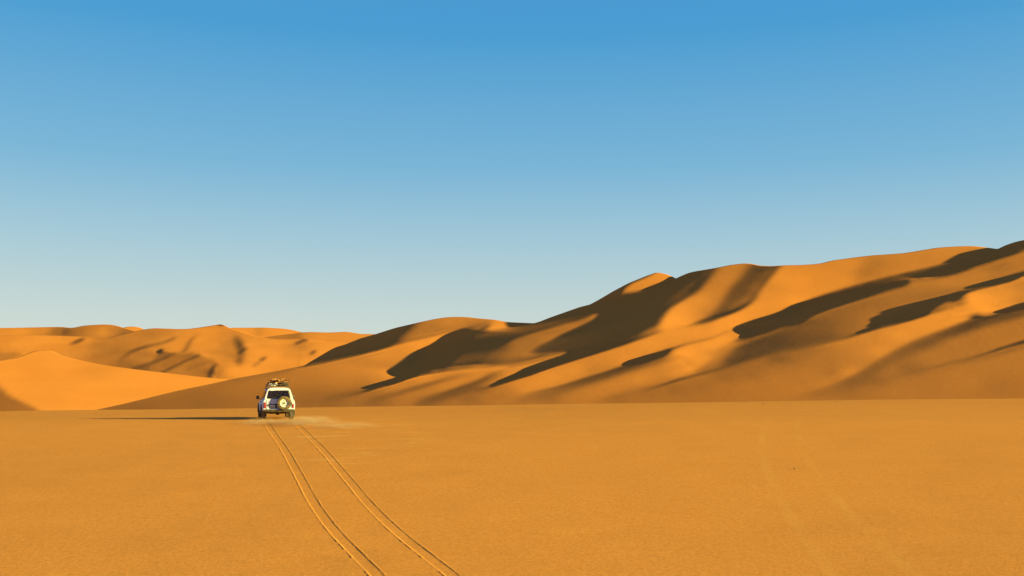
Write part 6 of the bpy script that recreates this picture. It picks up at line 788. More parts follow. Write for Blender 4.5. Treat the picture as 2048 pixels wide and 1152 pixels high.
[447,45,0,1,-1,0,-1,1,-1,1,-1,0,0,-1,1,-1,1,-1,0,0,0,-1,1,-1,0,0,0,-1,0,0,0,1,-1,1,1,-1,1,1,-1,1,-1,1,1,2,4,3,3,12,-6,-13,0,0,-2,0,-2,-1,-1,-1,-1,-1,-1,-1,-1,2,3,5,9,8,2,-2,5,-5,
-27,24,33,-42,-15,-4,-2,-2,-1,0,1,1,2,2,2,4,-1,6,-10,48,119,-39,-66,-9,-3,-2,-2,-4,-6,-8,-7,-7,-5,-6,7,-3,64,78,-2,-18,-7,-3,-18,-56,-1,30,-1,-4,-3,2],
[440,45,0,0,0,0,0,-1,1,-1,0,0,0,-1,1,-1,1,-1,0,0,0,-1,1,-1,0,0,-1,1,-1,0,1,-1,1,-1,2,0,0,0,0,1,-1,1,0,2,3,5,1,7,8,-14,-7,1,-2,0,-2,-1,-1,0,-2,-1,-1,-1,-1,1,3,3,7,9,5,0,-1,6,-24,18,
40,-49,-18,-4,-3,-1,-2,1,0,2,2,2,3,1,2,0,2,5,120,40,-97,-23,-3,0,-2,-5,-6,-7,-8,-8,-2,-8,3,-1,28,89,36,-19,-12,-1,-9,-39,-41,39,2,-6,3,0],
[432,46,-1,0,0,0,-1,1,-1,0,0,0,0,0,-1,1,-1,0,0,0,-1,1,-1,0,0,0,0,0,-1,0,1,-1,1,0,0,1,0,0,0,1,-1,1,0,1,3,4,4,-2,14,-1,-18,2,-2,-2,0,-2,-1,-1,0,-2,-1,-1,0,-1,2,3,5,9,7,2,-3,5,-8,7,
50,-57,-22,-5,-2,-2,-1,0,2,1,2,2,2,1,3,-3,8,-12,79,114,-77,-65,2,-3,-1,-3,-8,-7,-8,-7,-4,-4,-4,3,8,69,70,1,-19,-6,-1,-17,-56,12,20,-12,5,1],
[425,45,1,-1,0,-1,1,-1,1,-1,0,0,-1,1,-1,1,-1,0,0,-1,1,-1,1,-1,0,0,-1,1,0,-1,1,-1,1,0,0,1,0,0,1,-1,1,-1,1,0,3,3,6,-2,3,16,-14,-11,3,-4,0,-2,-1,-1,0,-2,-1,0,-2,0,1,2,4,8,8,4,-1,-2,6,
1,59,-57,-35,-4,-2,-1,-1,1,0,2,2,1,3,1,1,0,5,-7,26,130,13,-104,-18,1,-2,-3,-7,-8,-7,-8,-4,-3,-3,-3,6,38,80,37,-17,-15,1,-5,-29,-39,29,-11,6],
[418,45,0,0,0,0,-1,1,-1,0,0,0,0,-1,0,1,-1,0,-1,1,0,-1,0,0,0,0,0,0,-1,1,0,-1,1,0,1,-1,1,0,1,-1,1,-1,1,0,2,3,4,4,-8,17,7,-22,-2,0,-3,0,-2,-1,0,-2,0,-2,-1,0,0,2,3,6,8,6,2,-5,5,9,58,
-42,-54,-4,-3,0,-1,0,2,1,2,1,2,1,2,1,-1,5,-8,94,93,-67,-71,2,-4,-2,-7,-9,-7,-7,-5,-3,-2,-4,3,20,62,69,2,-21,-7,3,-8,-34,-21,9,-4],
[411,45,0,0,0,0,-1,0,1,-1,0,-1,1,-1,1,-1,0,0,-1,1,-1,0,1,-1,-1,1,0,0,0,0,-1,1,0,0,1,0,-1,2,-1,0,1,0,-1,1,1,3,2,7,-6,1,25,-13,-16,2,-4,0,-2,-1,0,-2,0,-2,-1,0,0,1,2,4,8,8,3,-3,-1,12,
55,-8,-77,-11,-3,1,-1,1,1,1,1,2,1,2,1,2,-1,4,-9,38,116,17,-88,-30,0,-7,-5,-9,-8,-6,-6,-3,-2,-1,-3,14,37,76,34,-17,-16,1,3,-13,-40,-22,11],
[404,45,0,0,0,-1,1,-1,0,0,0,0,-1,1,-1,0,0,0,-1,1,-1,0,0,0,0,0,-1,1,0,0,0,0,0,1,-1,1,0,0,0,1,-1,1,-1,1,1,1,4,3,3,-12,21,14,-24,-7,0,-3,-1,-1,0,-2,0,-2,0,-2,1,0,1,4,6,9,5,-1,-5,9,45,
34,-84,-30,-3,0,1,0,1,1,1,1,2,2,1,1,1,0,-2,3,85,88,-45,-69,-10,-7,-8,-8,-8,-8,-4,-4,-2,1,-5,9,21,60,63,-1,-19,-9,3,-1,-15,-65,33,-1],
[396,45,1,-2,1,0,-1,1,-1,0,-1,1,-1,1,-1,0,0,-1,1,-1,0,1,-2,1,0,0,0,0,0,0,0,0,0,1,-1,1,0,0,0,1,-1,1,0,0,0,1,4,2,5,-9,1,33,-11,-22,1,-4,-1,-1,0,-2,0,-2,0,-2,1,-1,2,1,6,8,6,3,-6,3,33,
56,-50,-65,-5,-2,1,1,1,2,0,1,1,3,1,0,2,-1,1,-8,39,105,35,-77,-35,-12,-11,-8,-9,-7,-6,-2,-2,-1,-1,1,18,33,75,25,-16,-16,-3,-2,-3,-26,-51,25],
[389,45,0,0,0,-1,1,-1,0,0,0,-1,1,-1,0,0,0,-1,1,-1,0,0,0,0,-1,1,0,0,0,0,1,-1,1,-1,1,-1,1,0,1,-1,1,-1,1,0,0,1,2,3,2,2,-14,27,19,-30,-10,1,-4,1,-2,-1,0,-2,0,-1,-1,0,1,1,3,8,8,3,-2,-2,
20,58,-2,-81,-23,-2,1,1,2,0,1,1,1,2,2,0,2,-2,1,-6,9,69,106,-36,-63,-21,-19,-9,-10,-6,-7,-2,-2,-1,1,-1,12,18,60,56,-6,-18,-11,-4,-3,-5,-29,-20,10],
[382,45,0,0,0,-1,0,1,-1,0,-1,1,-1,0,0,0,0,-1,1,-1,0,0,-1,1,0,-1,1,0,0,1,-1,1,0,-1,1,0,-1,1,1,-1,1,0,-1,1,0,1,1,2,3,3,-11,6,39,-15,-27,1,-3,-1,-1,-1,0,-2,0,-1,-1,0,0,1,2,6,8,6,0,-5,
11,47,37,-65,-53,-3,-2,2,1,2,0,1,1,2,1,1,1,0,-2,-3,-2,28,109,55,-75,-33,-32,-14,-10,-8,-4,-4,-2,-1,1,0,7,12,36,72,14,-16,-15,-9,-3,-4,-6,-26,12,1],
[375,45,0,0,-1,1,-1,0,0,0,0,-1,0,0,0,0,0,-1,0,1,-2,1,0,0,-1,1,0,0,0,1,-1,1,0,-1,1,0,0,0,0,1,-1,1,0,-1,2,-1,1,2,3,1,-2,-9,33,16,-34,-10,0,-2,-1,-1,0,-2,0,-1,-1,0,0,0,1,5,7,7,3,-4,3,
32,56,-27,-73,-17,-3,2,0,3,0,1,1,2,1,1,0,0,-1,-2,-6,7,61,126,-23,-65,-31,-33,-10,-9,-4,-4,-1,-2,1,2,3,10,14,66,47,-14,-17,-11,-6,-3,-4,-9,-12,6],
[368,45,0,-1,1,-1,1,-1,0,0,-1,1,-1,0,0,-1,1,-1,0,0,0,0,0,-1,1,-1,1,0,1,-1,1,0,0,0,-1,1,0,0,0,1,-1,1,0,0,0,0,1,1,2,2,0,-9,13,37,-17,-29,1,-4,0,0,-2,-1,0,-1,-1,0,0,-1,1,3,7,6,6,-1,
-3,20,52,19,-72,-40,-7,1,2,1,2,0,1,2,1,0,1,0,-2,-1,-6,-1,21,105,93,-75,-45,-44,-24,-5,-6,-3,-3,0,0,2,2,10,4,39,73,5,-23,-14,-7,-3,-2,-4,-6,-7,3],
[361,45,-1,1,0,-1,0,0,0,0,0,-1,0,0,0,0,-1,0,0,0,0,0,-1,1,-1,1,0,0,0,1,0,0,0,0,0,-1,1,0,1,-1,1,0,-1,1,0,1,-1,2,0,2,1,-4,-1,32,15,-36,-11,0,-3,1,-2,-1,0,-1,-1,0,0,-1,0,2,5,7,7,1,-3,
10,39,45,-42,-61,-16,-3,3,1,1,2,1,0,2,0,1,-1,-1,-2,-4,-3,5,39,148,23,-89,-44,-50,-4,-7,-3,-2,-1,0,2,2,7,7,11,71,40,-23,-21,-8,-3,-2,0,-1,-8,4],
[354,45,-1,1,0,-1,0,0,0,0,-1,0,0,0,0,0,-1,0,0,0,0,-1,1,-1,1,0,-1,2,-1,1,0,0,0,0,0,0,0,0,0,1,-1,1,0,0,0,0,0,1,1,1,0,0,-6,17,36,-20,-29,-1,-2,-1,-1,-1,0,-1,-1,0,0,-1,0,0,4,7,6,5,-2,
2,29,46,2,-67,-33,-7,1,2,2,1,0,2,1,0,0,-1,0,-3,-1,-5,2,7,76,165,-55,-91,-56,-25,1,-7,0,-2,0,2,2,6,7,3,41,72,-6,-33,-10,-3,-1,1,2,-3,-10,6],
[347,44,1,0,-1,1,-1,0,0,-1,1,-1,0,0,-1,1,-1,0,0,0,0,-1,1,-1,1,-1,1,0,1,0,0,0,0,0,0,0,0,0,1,-1,1,-1,1,0,0,0,1,-1,1,1,1,-1,-3,2,36,11,-37,-12,-1,-1,-1,0,-2,0,0,-1,-1,0,-1,1,2,5,7,6,
1,-2,19,39,30,-46,-50,-17,-2,4,1,1,1,1,0,1,-1,0,-1,-1,-2,-3,-2,6,12,148,113,-132,-77,-47,1,-5,-3,0,-1,1,3,5,7,3,17,69,32,-39,-20,-2,0,1,3,3,-8,4],
[339,45,0,0,-1,0,0,0,0,0,-1,0,0,0,0,-1,1,-1,0,-1,1,-1,1,-1,1,-1,1,0,1,0,0,0,0,0,1,-1,0,0,0,1,-1,1,0,-1,1,1,-1,1,-1,1,0,1,-2,-3,20,38,-27,-27,-2,-3,0,0,-1,-1,-1,0,-1,0,-1,1,0,4,7,5,
5,-1,7,33,39,-13,-57,-28,-8,2,2,2,0,1,0,1,-2,1,-1,-1,-3,0,-4,6,-2,65,195,-28,-146,-53,-17,1,-5,0,-1,1,3,4,6,7,4,48,60,-24,-37,-2,1,1,5,5,-6,3,0],
[332,45,0,-1,1,-1,0,0,0,-1,1,-1,0,0,-1,1,-1,0,0,-1,1,-1,1,-1,1,-1,1,0,1,0,0,0,1,-1,0,0,0,0,1,-1,1,-1,1,0,0,0,0,1,-1,1,-1,1,-1,-3,5,41,6,-39,-12,-1,-1,-1,0,-1,-1,0,0,-2,1,-1,0,3,5,
7,5,1,2,23,38,16,-47,-39,-17,-1,2,2,0,1,0,0,0,-1,-1,0,-2,-1,-2,3,2,14,155,119,-151,-94,-27,-3,-3,-2,0,1,2,5,6,6,4,25,65,6,-47,-13,5,2,5,6,1,-8,4],
[325,45,0,-1,1,-1,0,0,-1,1,-1,0,0,0,0,-1,0,0,0,0,-1,1,-1,0,1,-1,1,1,-1,1,0,0,1,-1,0,0,1,-1,0,1,-1,1,-1,1,0,0,1,-1,1,-1,0,0,-1,0,-3,25,36,-29,-28,-3,-1,-1,0,-1,0,-1,-1,0,-1,0,0,1,4,
6,7,3,1,11,35,30,-22,-47,-23,-10,2,2,0,1,0,0,-1,0,-1,-1,0,-3,1,0,7,-7,94,178,-55,-150,-39,-13,-1,-3,0,0,3,4,6,6,5,13,53,32,-42,-27,4,4,5,7,6,-7,3],
[318,45,0,-1,1,-1,0,0,-1,1,-1,0,0,0,-1,0,0,0,0,0,-1,1,-1,1,-1,1,0,0,0,1,0,1,-1,0,1,-1,0,0,1,-1,1,-1,1,0,0,0,0,0,1,-1,0,-1,1,-2,-2,8,42,3,-40,-13,0,0,-1,-1,-1,0,0,-2,1,-2,1,-1,4,5,
7,5,2,4,27,33,5,-44,-28,-20,-1,2,0,1,0,-1,0,0,-1,-1,0,-2,0,0,7,-7,42,165,64,-157,-77,-18,-6,-2,-1,1,3,3,6,6,6,8,37,45,-25,-38,-3,6,5,8,11,-9,4,0],
[311,45,0,-1,0,1,-1,-1,1,-1,1,-1,-1,1,0,-1,0,0,0,-1,1,-1,0,1,-1,1,0,0,1,-1,2,-1,0,1,-1,0,1,-1,0,1,-1,1,-1,1,0,0,0,1,-1,0,0,0,-1,-1,-1,-1,28,36,-35,-26,-3,-1,0,-1,0,-1,-1,0,-1,0,-1,
0,2,4,7,5,5,1,18,30,22,-26,-33,-26,-11,3,0,1,0,-1,-1,1,-1,-1,-1,0,-1,2,3,-1,10,120,140,-90,-133,-25,-14,0,-3,2,2,4,5,6,7,6,23,49,-9,-39,-14,7,5,8,12,0,-10,4],
[304,45,0,-1,0,0,0,0,0,-1,0,0,0,0,-1,0,0,0,0,0,-1,0,1,-1,1,-1,1,0,1,0,0,0,1,-1,0,1,-1,0,1,-1,1,-1,1,0,-1,2,-1,0,0,0,0,0,-1,-1,0,-4,11,45,-1,-44,-9,0,-1,-1,-1,0,0,-1,-1,-1,0,0,1,2,
7,6,5,3,8,27,25,1,-33,-31,-20,-1,1,1,-1,0,0,-1,0,-1,0,-2,1,1,2,3,-4,72,157,14,-160,-53,-18,-5,0,0,2,4,6,5,7,7,12,45,9,-40,-19,2,7,5,13,9,-16,9],
[297,45,0,-1,0,0,0,0,-1,1,-1,0,0,-1,1,-1,0,0,-1,1,-1,1,-1,0,1,0,-1,2,-1,1,0,1,-1,0,1,-1,0,1,-1,1,-1,1,-1,1,0,0,0,0,1,-1,0,-1,0,0,-2,-2,1,31,35,-40,-24,-3,0,-1,0,-1,-1,0,0,-2,0,-1,
1,2,5,5,8,3,4,19,26,18,-19,-33,-33,-5,2,-1,0,0,0,-2,1,-1,0,-1,0,1,2,3,-5,35,130,106,-129,-101,-22,-12,1,-1,3,3,6,5,7,7,9,33,23,-34,-24,-3,6,6,9,17,-18,9,0],
[290,45,0,-1,0,0,0,0,-1,0,1,-1,-1,1,-1,0,0,0,0,-1,1,-1,1,-1,0,1,0,0,1,-1,2,-1,0,1,-1,1,-1,0,1,-1,1,-1,1,-1,1,0,0,1,-1,0,0,-1,0,0,-2,-1,-1,12,46,-8,-41,-8,-1,-1,0,-1,-1,0,-1,0,-1,
-1,0,2,3,5,8,5,3,11,22,28,0,-27,-44,-15,1,1,-1,-1,0,0,-1,1,-2,1,-1,1,2,3,-4,16,84,150,-40,-149,-36,-19,0,0,2,4,4,7,7,5,10,21,30,-24,-30,-5,5,5,6,21,0,-13,6],
[284,44,1,-1,0,0,0,-1,1,-1,0,0,0,-1,1,-1,0,0,-1,1,-1,1,-1,0,1,0,-1,2,-1,1,0,0,1,-1,1,-1,0,1,-1,1,-1,1,-1,1,0,0,0,0,0,0,0,0,-1,-1,0,-2,-1,2,34,29,-41,-21,-3,-1,-1,0,0,-1,-1,0,-1,-1,
0,0,3,5,6,8,3,5,17,27,23,-18,-47,-28,-2,0,0,-1,0,0,-1,0,0,-1,1,0,2,2,0,4,52,133,66,-154,-71,-23,-6,2,1,4,5,6,7,6,8,16,28,-13,-32,-8,3,6,3,18,18,-18,9],
[277,44,1,-1,0,0,0,-1,1,-1,0,0,0,-1,0,1,-1,-1,1,-1,1,-1,1,-1,0,1,0,0,1,-1,1,1,-1,1,-1,0,1,-1,1,-1,0,1,0,-1,1,0,0,0,1,-1,-1,1,-1,-1,0,-2,0,-2,16,46,-14,-40,-7,-1,0,-1,0,-2,1,-1,-2,
1,-2,1,2,3,6,8,6,1,11,22,35,2,-41,-45,-8,0,0,-1,0,0,-1,0,0,-1,1,0,3,0,2,0,29,101,121,-84,-126,-27,-17,5,1,3,5,6,6,8,7,13,24,-3,-36,-9,2,6,5,9,24,-11,5],
[270,44,1,-1,0,0,0,-1,1,-1,0,0,-1,1,-1,0,0,0,0,-1,0,1,-1,1,-1,1,-1,2,-1,1,0,0,1,-1,1,-1,0,1,-1,0,1,-1,1,0,0,0,0,0,0,0,0,-1,0,0,-2,0,-1,-1,3,36,26,-44,-20,-2,0,-1,-1,0,0,-2,0,0,-2,
1,0,3,6,6,8,3,3,17,35,26,-29,-53,-22,-1,0,-1,-1,1,-1,0,0,-1,1,1,1,1,2,1,12,71,126,15,-151,-54,-21,1,3,2,5,6,6,8,6,13,21,1,-36,-11,1,6,8,5,24,-25,13],
[263,44,1,-1,0,0,0,-1,1,-1,0,0,-1,1,-1,0,0,0,-1,1,-1,0,1,-1,1,-1,1,0,1,-1,1,1,-1,1,-1,0,1,-1,0,1,-1,1,0,-1,1,0,0,0,0,0,0,-1,0,0,-1,-1,-2,1,-1,18,43,-17,-39,-5,-1,-1,-1,0,-1,0,-1,0,
-2,0,1,2,4,6,7,7,0,9,29,43,-10,-49,-40,-6,-1,0,0,-1,0,0,0,0,-1,2,1,2,0,4,2,44,110,85,-112,-106,-20,-9,5,2,5,6,7,7,7,9,21,5,-37,-13,1,5,9,8,19,-7,9],
[256,44,1,-1,0,0,0,-1,0,1,-1,-1,1,-1,1,-1,0,-1,1,-1,1,-1,0,1,-1,1,0,0,0,1,0,0,1,-1,0,1,-1,1,-1,0,1,-1,1,0,-1,1,0,0,0,0,0,0,-1,-1,0,-1,-1,-1,1,4,37,20,-43,-20,0,-1,0,-1,-1,0,-1,0,
-2,0,0,2,3,5,7,9,0,2,22,45,17,-38,-53,-18,0,-1,-1,1,-1,-1,1,0,0,1,1,1,2,3,0,22,87,111,-25,-155,-31,-15,3,4,4,6,7,7,7,8,19,9,-37,-17,3,2,12,10,17,10,-12],
[249,44,1,-1,0,0,0,-1,0,0,0,0,0,-1,0,0,0,0,0,-1,0,1,-1,0,1,-1,1,0,1,-1,1,1,-1,0,1,-1,1,-1,0,1,-1,1,-1,1,0,0,0,0,0,0,-1,1,-1,-1,0,-1,0,-2,1,0,18,45,-25,-35,-5,-1,0,-1,-1,0,-1,-1,0,
-1,0,1,2,4,8,7,5,-3,12,41,40,-23,-49,-40,-2,-1,-1,0,0,0,0,-1,1,1,1,2,1,2,2,7,63,106,60,-154,-73,-11,-5,7,3,6,6,8,8,7,15,14,-36,-21,2,4,10,13,17,18,-23],
[242,45,-1,0,0,0,-1,1,-1,0,0,0,0,-1,0,0,0,0,-1,1,-1,1,-1,0,1,-1,1,0,0,1,0,0,0,1,-1,1,-1,0,1,-1,1,-1,1,-1,1,0,0,0,0,0,-1,1,-1,-1,0,0,-2,0,0,-1,6,39,15,-44,-17,-1,0,-1,-1,0,-1,-1,0,
-1,0,0,2,3,7,6,8,-1,1,31,53,2,-42,-55,-13,0,-1,0,0,-1,1,0,0,1,1,1,3,0,4,0,40,91,105,-92,-133,-6,-15,8,3,6,6,8,7,8,13,14,-30,-26,1,5,8,16,17,20,-33],
[235,45,-1,0,0,0,0,-1,0,0,0,0,-1,1,-1,0,0,0,-1,1,-1,0,1,-1,0,1,0,0,0,1,0,0,0,0,1,-1,0,1,-1,1,-1,0,1,0,-1,1,0,0,0,0,0,-1,0,0,-1,-1,-1,1,-2,2,-1,20,43,-28,-34,-3,-1,-1,-1,0,-1,-1,0,
-1,0,0,0,4,5,6,8,4,-7,21,51,32,-31,-60,-31,1,-3,2,-2,1,0,0,0,1,1,1,3,0,3,1,18,77,112,-6,-168,-28,-10,-2,9,3,8,7,7,8,12,12,-24,-28,-3,6,8,16,21,21,-45],
[229,44,0,0,0,0,0,-1,0,0,0,0,-1,1,-1,0,0,-1,1,-1,1,-1,0,1,-1,1,-1,1,1,-1,1,0,0,1,-1,1,-1,0,1,-1,0,1,-1,1,0,-1,1,0,0,0,0,-1,0,0,-1,-1,0,-1,0,0,0,5,42,9,-44,-14,-1,-1,-1,0,-1,-1,0,0,
-2,1,0,2,4,7,7,5,-3,5,44,52,-11,-53,-51,-7,1,-2,1,0,0,-1,2,0,1,1,2,2,0,5,6,52,111,59,-154,-73,-1,-12,11,3,8,6,8,8,12,10,-19,-31,-4,5,8,16,24,26,-25],
[222,44,0,0,0,0,0,-1,0,0,0,0,-1,1,-1,0,0,-1,1,-1,1,-1,0,0,1,-1,1,0,0,1,0,0,0,0,1,-1,0,1,-1,0,1,-1,1,-1,1,0,-1,1,0,0,0,-1,0,0,-1,-1,0,-1,1,-1,0,0,23,40,-32,-31,-2,-2,-1,0,-1,-1,0,0,
-2,1,-1,2,4,4,8,7,0,-5,30,63,13,-38,-66,-20,1,-2,1,0,-1,1,0,1,2,0,2,2,0,4,5,24,106,93,-100,-122,-1,-12,2,9,4,9,7,8,11,11,-17,-32,-7,5,9,14,27,30,-5],
[215,44,0,0,0,0,0,-1,0,0,0,0,-1,1,-1,0,-1,1,0,-1,0,1,-1,0,1,-1,1,0,0,1,-1,1,1,-1,0,0,1,-1,0,1,-1,0,1,-1,1,0,-1,1,0,0,-1,1,-1,0,-1,-1,0,0,-1,0,1,-1,6,43,4,-44,-12,0,-2,0,-1,-1,0,0,
-2,1,-1,1,3,4,7,7,4,-8,14,59,45,-28,-62,-42,-1,-2,1,0,-1,1,0,1,2,0,2,2,0,1,9,6,80,125,-42,-154,-16,-6,-7,10,6,7,8,8,11,11,-15,-33,-9,5,7,16,27,33,7],
[208,44,1,-1,0,-1,1,-1,0,0,0,0,-1,0,1,-1,-1,1,0,-1,0,1,-1,0,0,1,0,0,0,0,1,0,0,0,1,-1,0,0,1,-1,0,1,-1,0,1,0,-1,1,0,0,-1,1,-1,0,-1,-1,0,0,-1,1,-1,1,-2,27,36,-34,-29,-2,-2,-1,1,-2,0,
0,-1,-1,0,1,1,4,6,7,6,-4,-2,45,71,-11,-49,-62,-11,0,-1,1,-1,1,0,1,2,0,2,2,0,-1,11,-1,47,140,21,-169,-40,3,-15,7,8,7,8,8,10,12,-13,-33,-12,4,8,14,29,37,10],
[201,45,-1,0,0,-1,1,-1,0,0,0,0,-1,0,1,-2,1,0,-1,1,-1,0,1,-1,0,1,-1,1,1,-1,1,0,0,0,0,0,0,1,-1,0,0,1,-1,1,-1,1,-1,1,0,-1,1,-1,1,-2,1,-2,1,-2,1,-1,1,-1,0,7,44,-1,-43,-11,0,-2,1,-2,0,
0,-1,-1,0,1,0,4,4,6,7,2,-9,24,80,21,-42,-66,-30,0,-1,1,-1,1,0,2,0,1,3,0,1,0,7,-1,26,123,88,-168,-65,5,-13,-3,11,7,7,9,9,14,-12,-34,-12,2,7,14,30,39,11],
[195,44,0,0,0,-1,1,-1,0,0,0,0,-1,0,1,-2,1,0,-1,1,-1,0,1,-1,0,1,-1,1,0,1,-1,1,0,0,0,1,-1,0,0,0,1,-1,0,1,-1,0,1,0,-1,1,0,-1,0,0,-1,0,0,-2,1,0,-1,1,-1,0,29,32,-38,-25,-2,-2,0,0,-1,0,
-1,-1,1,-1,1,2,4,5,7,5,-7,4,66,66,-34,-63,-50,-4,0,-1,1,-1,2,0,1,2,1,1,1,1,4,-2,18,91,136,-141,-93,4,-8,-13,11,8,7,8,10,14,-10,-34,-14,1,6,14,31,41,12],
[188,44,0,0,0,0,-1,0,1,-2,1,0,-1,0,1,-2,1,0,-1,1,-1,0,0,1,-1,0,1,0,0,0,1,0,0,0,0,0,0,0,1,-1,0,0,0,1,-1,0,1,-1,1,0,-1,1,-1,0,-1,0,0,-2,1,0,0,-1,1,-2,11,42,-6,-42,-8,-1,-2,1,-1,0,-1,
-1,1,-1,0,2,3,6,5,6,-2,-7,41,92,-6,-57,-65,-17,1,-1,1,0,0,1,1,2,1,1,1,1,4,-5,17,56,161,-95,-114,-7,0,-18,3,13,5,9,10,13,-6,-35,-15,-1,6,13,30,44,16],
[181,44,1,-2,1,0,-1,1,-1,0,-1,1,-1,1,-1,-1,1,0,-1,1,-1,0,0,1,-1,0,1,0,0,0,1,-1,1,0,0,0,1,-1,0,0,0,0,0,0,1,-1,0,1,0,-1,1,-1,0,0,0,-1,-1,0,0,0,0,0,-1,1,0,29,29,-39,-23,-2,-2,1,-1,-1,
1,-2,1,-1,0,2,1,5,5,7,2,-10,17,88,44,-55,-66,-38,1,-2,0,1,0,1,1,2,1,2,0,1,3,-4,9,39,152,-30,-128,-26,10,-19,-7,13,8,8,9,13,-3,-34,-18,0,4,11,29,47,23],
[175,44,0,0,-1,1,-1,1,-1,0,-1,1,-1,1,-1,-1,1,0,-1,1,-1,0,0,1,-1,0,1,0,0,0,0,1,0,0,0,0,0,0,0,0,0,0,0,0,0,1,-1,0,1,0,-1,1,-1,0,-1,0,0,-1,0,0,0,0,-1,2,-3,12,42,-11,-40,-7,-1,-1,0,-1,
1,-2,1,-1,1,-1,2,4,5,5,6,-7,0,64,86,-34,-64,-57,-8,-1,1,-1,1,1,2,0,3,0,1,2,1,-3,4,28,116,50,-133,-48,11,-9,-20,10,12,6,10,12,-1,-31,-21,-1,4,9,28,43,16],
[168,44,0,0,0,-1,1,-1,0,0,0,-1,0,1,-1,0,-1,1,-1,1,-1,0,0,0,1,-1,1,-1,1,0,1,0,-1,1,0,0,0,0,0,0,0,0,0,0,0,0,1,-1,0,1,-1,1,-1,0,0,-1,0,-1,0,0,0,0,0,0,0,0,31,24,-39,-22,0,-2,0,-1,1,-2,
1,-1,1,-1,2,1,6,5,5,0,-10,38,96,15,-66,-63,-28,1,-1,1,0,1,1,2,1,2,0,1,2,-3,1,23,73,104,-103,-76,3,6,-26,-1,15,7,9,14,-1,-30,-20,-5,5,8,25,42,7],
[161,44,0,0,0,0,-1,0,0,0,0,-1,1,-1,0,0,-1,1,-1,1,-1,0,0,0,1,-1,1,-1,1,0,1,-1,1,0,0,0,0,-1,1,0,0,0,0,0,0,0,0,0,1,-1,1,-1,0,1,-2,1,-2,1,-1,0,0,0,0,0,0,-1,12,41,-16,-37,-5,-2,0,-1,0,
0,0,0,-1,0,1,2,3,6,4,4,-10,15,82,64,-53,-63,-50,-3,-1,1,0,1,1,2,2,0,1,2,-1,1,-4,24,34,123,-47,-98,-15,20,-21,-17,14,10,9,14,1,-29,-23,-4,4,7,22,42,2],
[155,44,0,0,-1,1,-1,0,0,0,0,-1,1,-1,0,0,-1,1,-1,1,-1,0,0,0,1,-1,0,1,0,0,0,1,-1,1,0,0,0,0,-1,1,0,0,0,0,-1,1,0,1,-1,0,1,-1,1,-1,0,-1,0,0,-1,0,0,0,1,-1,0,-1,1,33,20,-41,-18,-2,0,-1,0,
0,0,0,-1,0,1,0,4,4,5,5,-5,-2,59,92,-19,-62,-63,-18,1,-1,1,1,2,1,1,2,0,1,1,0,-6,22,18,97,28,-108,-34,15,2,-33,7,14,9,13,5,-29,-25,-4,2,7,22,38,2],
[148,44,0,0,0,-1,0,1,-1,-1,1,0,-1,0,0,0,-1,1,-1,1,-1,0,0,0,1,-1,0,1,0,0,0,0,1,0,-1,1,0,0,0,-1,1,0,-1,1,0,0,0,0,0,1,-1,1,-1,0,0,-1,1,-2,1,-1,0,1,-1,0,0,0,-2,15,37,-17,-36,-4,-1,-1,
0,0,0,0,-1,1,-1,1,2,4,5,3,3,-10,32,96,31,-61,-63,-40,-1,-1,1,1,1,2,2,0,2,0,0,0,-3,11,19,59,83,-90,-57,3,20,-29,-13,18,9,14,8,-29,-26,-7,4,5,21,36,4],
[141,44,0,0,0,-1,1,-1,0,0,-1,1,-1,0,0,0,0,-1,0,1,-1,0,0,0,1,-1,0,1,0,-1,2,-1,1,-1,1,0,-1,1,0,-1,1,0,-1,1,0,-1,1,0,1,-1,0,1,-1,0,0,0,-1,0,0,-1,0,1,-1,0,0,0,-1,2,33,14,-38,-17,-1,-1,
0,0,0,0,0,-1,0,0,2,3,5,3,5,-8,9,78,81,-48,-60,-58,-11,0,1,1,2,1,2,0,2,0,0,-1,0,2,20,35,92,-39,-78,-11,24,-8,-33,12,15,12,11,-27,-28,-9,4,5,19,35,7],
[135,44,0,0,-1,1,-1,0,0,0,-1,1,-1,0,0,0,0,-1,1,-1,0,0,0,0,0,1,-1,1,-1,1,0,1,-1,1,-1,1,0,-1,1,-1,1,-1,1,-1,1,0,0,0,0,0,0,1,-1,0,0,0,0,-1,-1,1,-1,1,-1,0,1,-2,1,-2,15,37,-22,-31,-5,
-1,0,0,0,0,0,-1,0,0,1,3,4,3,4,-1,-5,49,106,-4,-65,-66,-28,1,0,1,1,3,0,2,1,-1,1,-1,1,-2,19,20,75,23,-94,-20,13,18,-37,-8,21,12,13,-22,-33,-8,1,7,16,35,-18],
[128,44,0,0,-1,1,-1,0,0,0,0,-1,0,0,0,0,0,-1,1,-1,0,0,0,0,0,1,-1,0,1,0,0,0,1,-1,1,-1,1,-1,1,-1,1,-1,1,-1,1,-1,1,0,0,0,1,-1,0,1,-1,0,-1,0,0,0,-1,1,-1,1,-1,0,0,-2,3,33,12,-40,-13,-2,
0,0,0,0,0,-1,0,0,1,1,4,3,4,2,-7,22,96,60,-66,-67,-48,-3,-1,2,2,1,2,1,0,1,0,-1,1,-2,16,10,55,66,-93,-28,2,28,-18,-30,15,18,13,-17,-34,-12,2,5,18,31,-15],
[122,44,-1,1,0,-1,1,-1,0,-1,1,-1,1,-1,0,-1,1,-1,1,-1,0,0,0,0,0,1,-1,0,1,0,0,0,0,1,-1,1,-1,1,-1,0,1,-1,0,1,-1,1,-1,1,0,1,-1,0,1,-1,0,0,-1,1,-1,0,-1,1,-1,1,-1,0,0,-1,-1,16,34,-24,
-28,-5,0,0,0,0,0,-1,1,-1,0,1,3,4,2,4,-3,2,71,101,-34,-71,-63,-16,1,1,2,1,2,1,0,1,-1,1,0,-2,13,9,28,92,-71,-48,5,19,11,-41,-2,23,15,-11,-36,-15,1,5,18,32,-16],
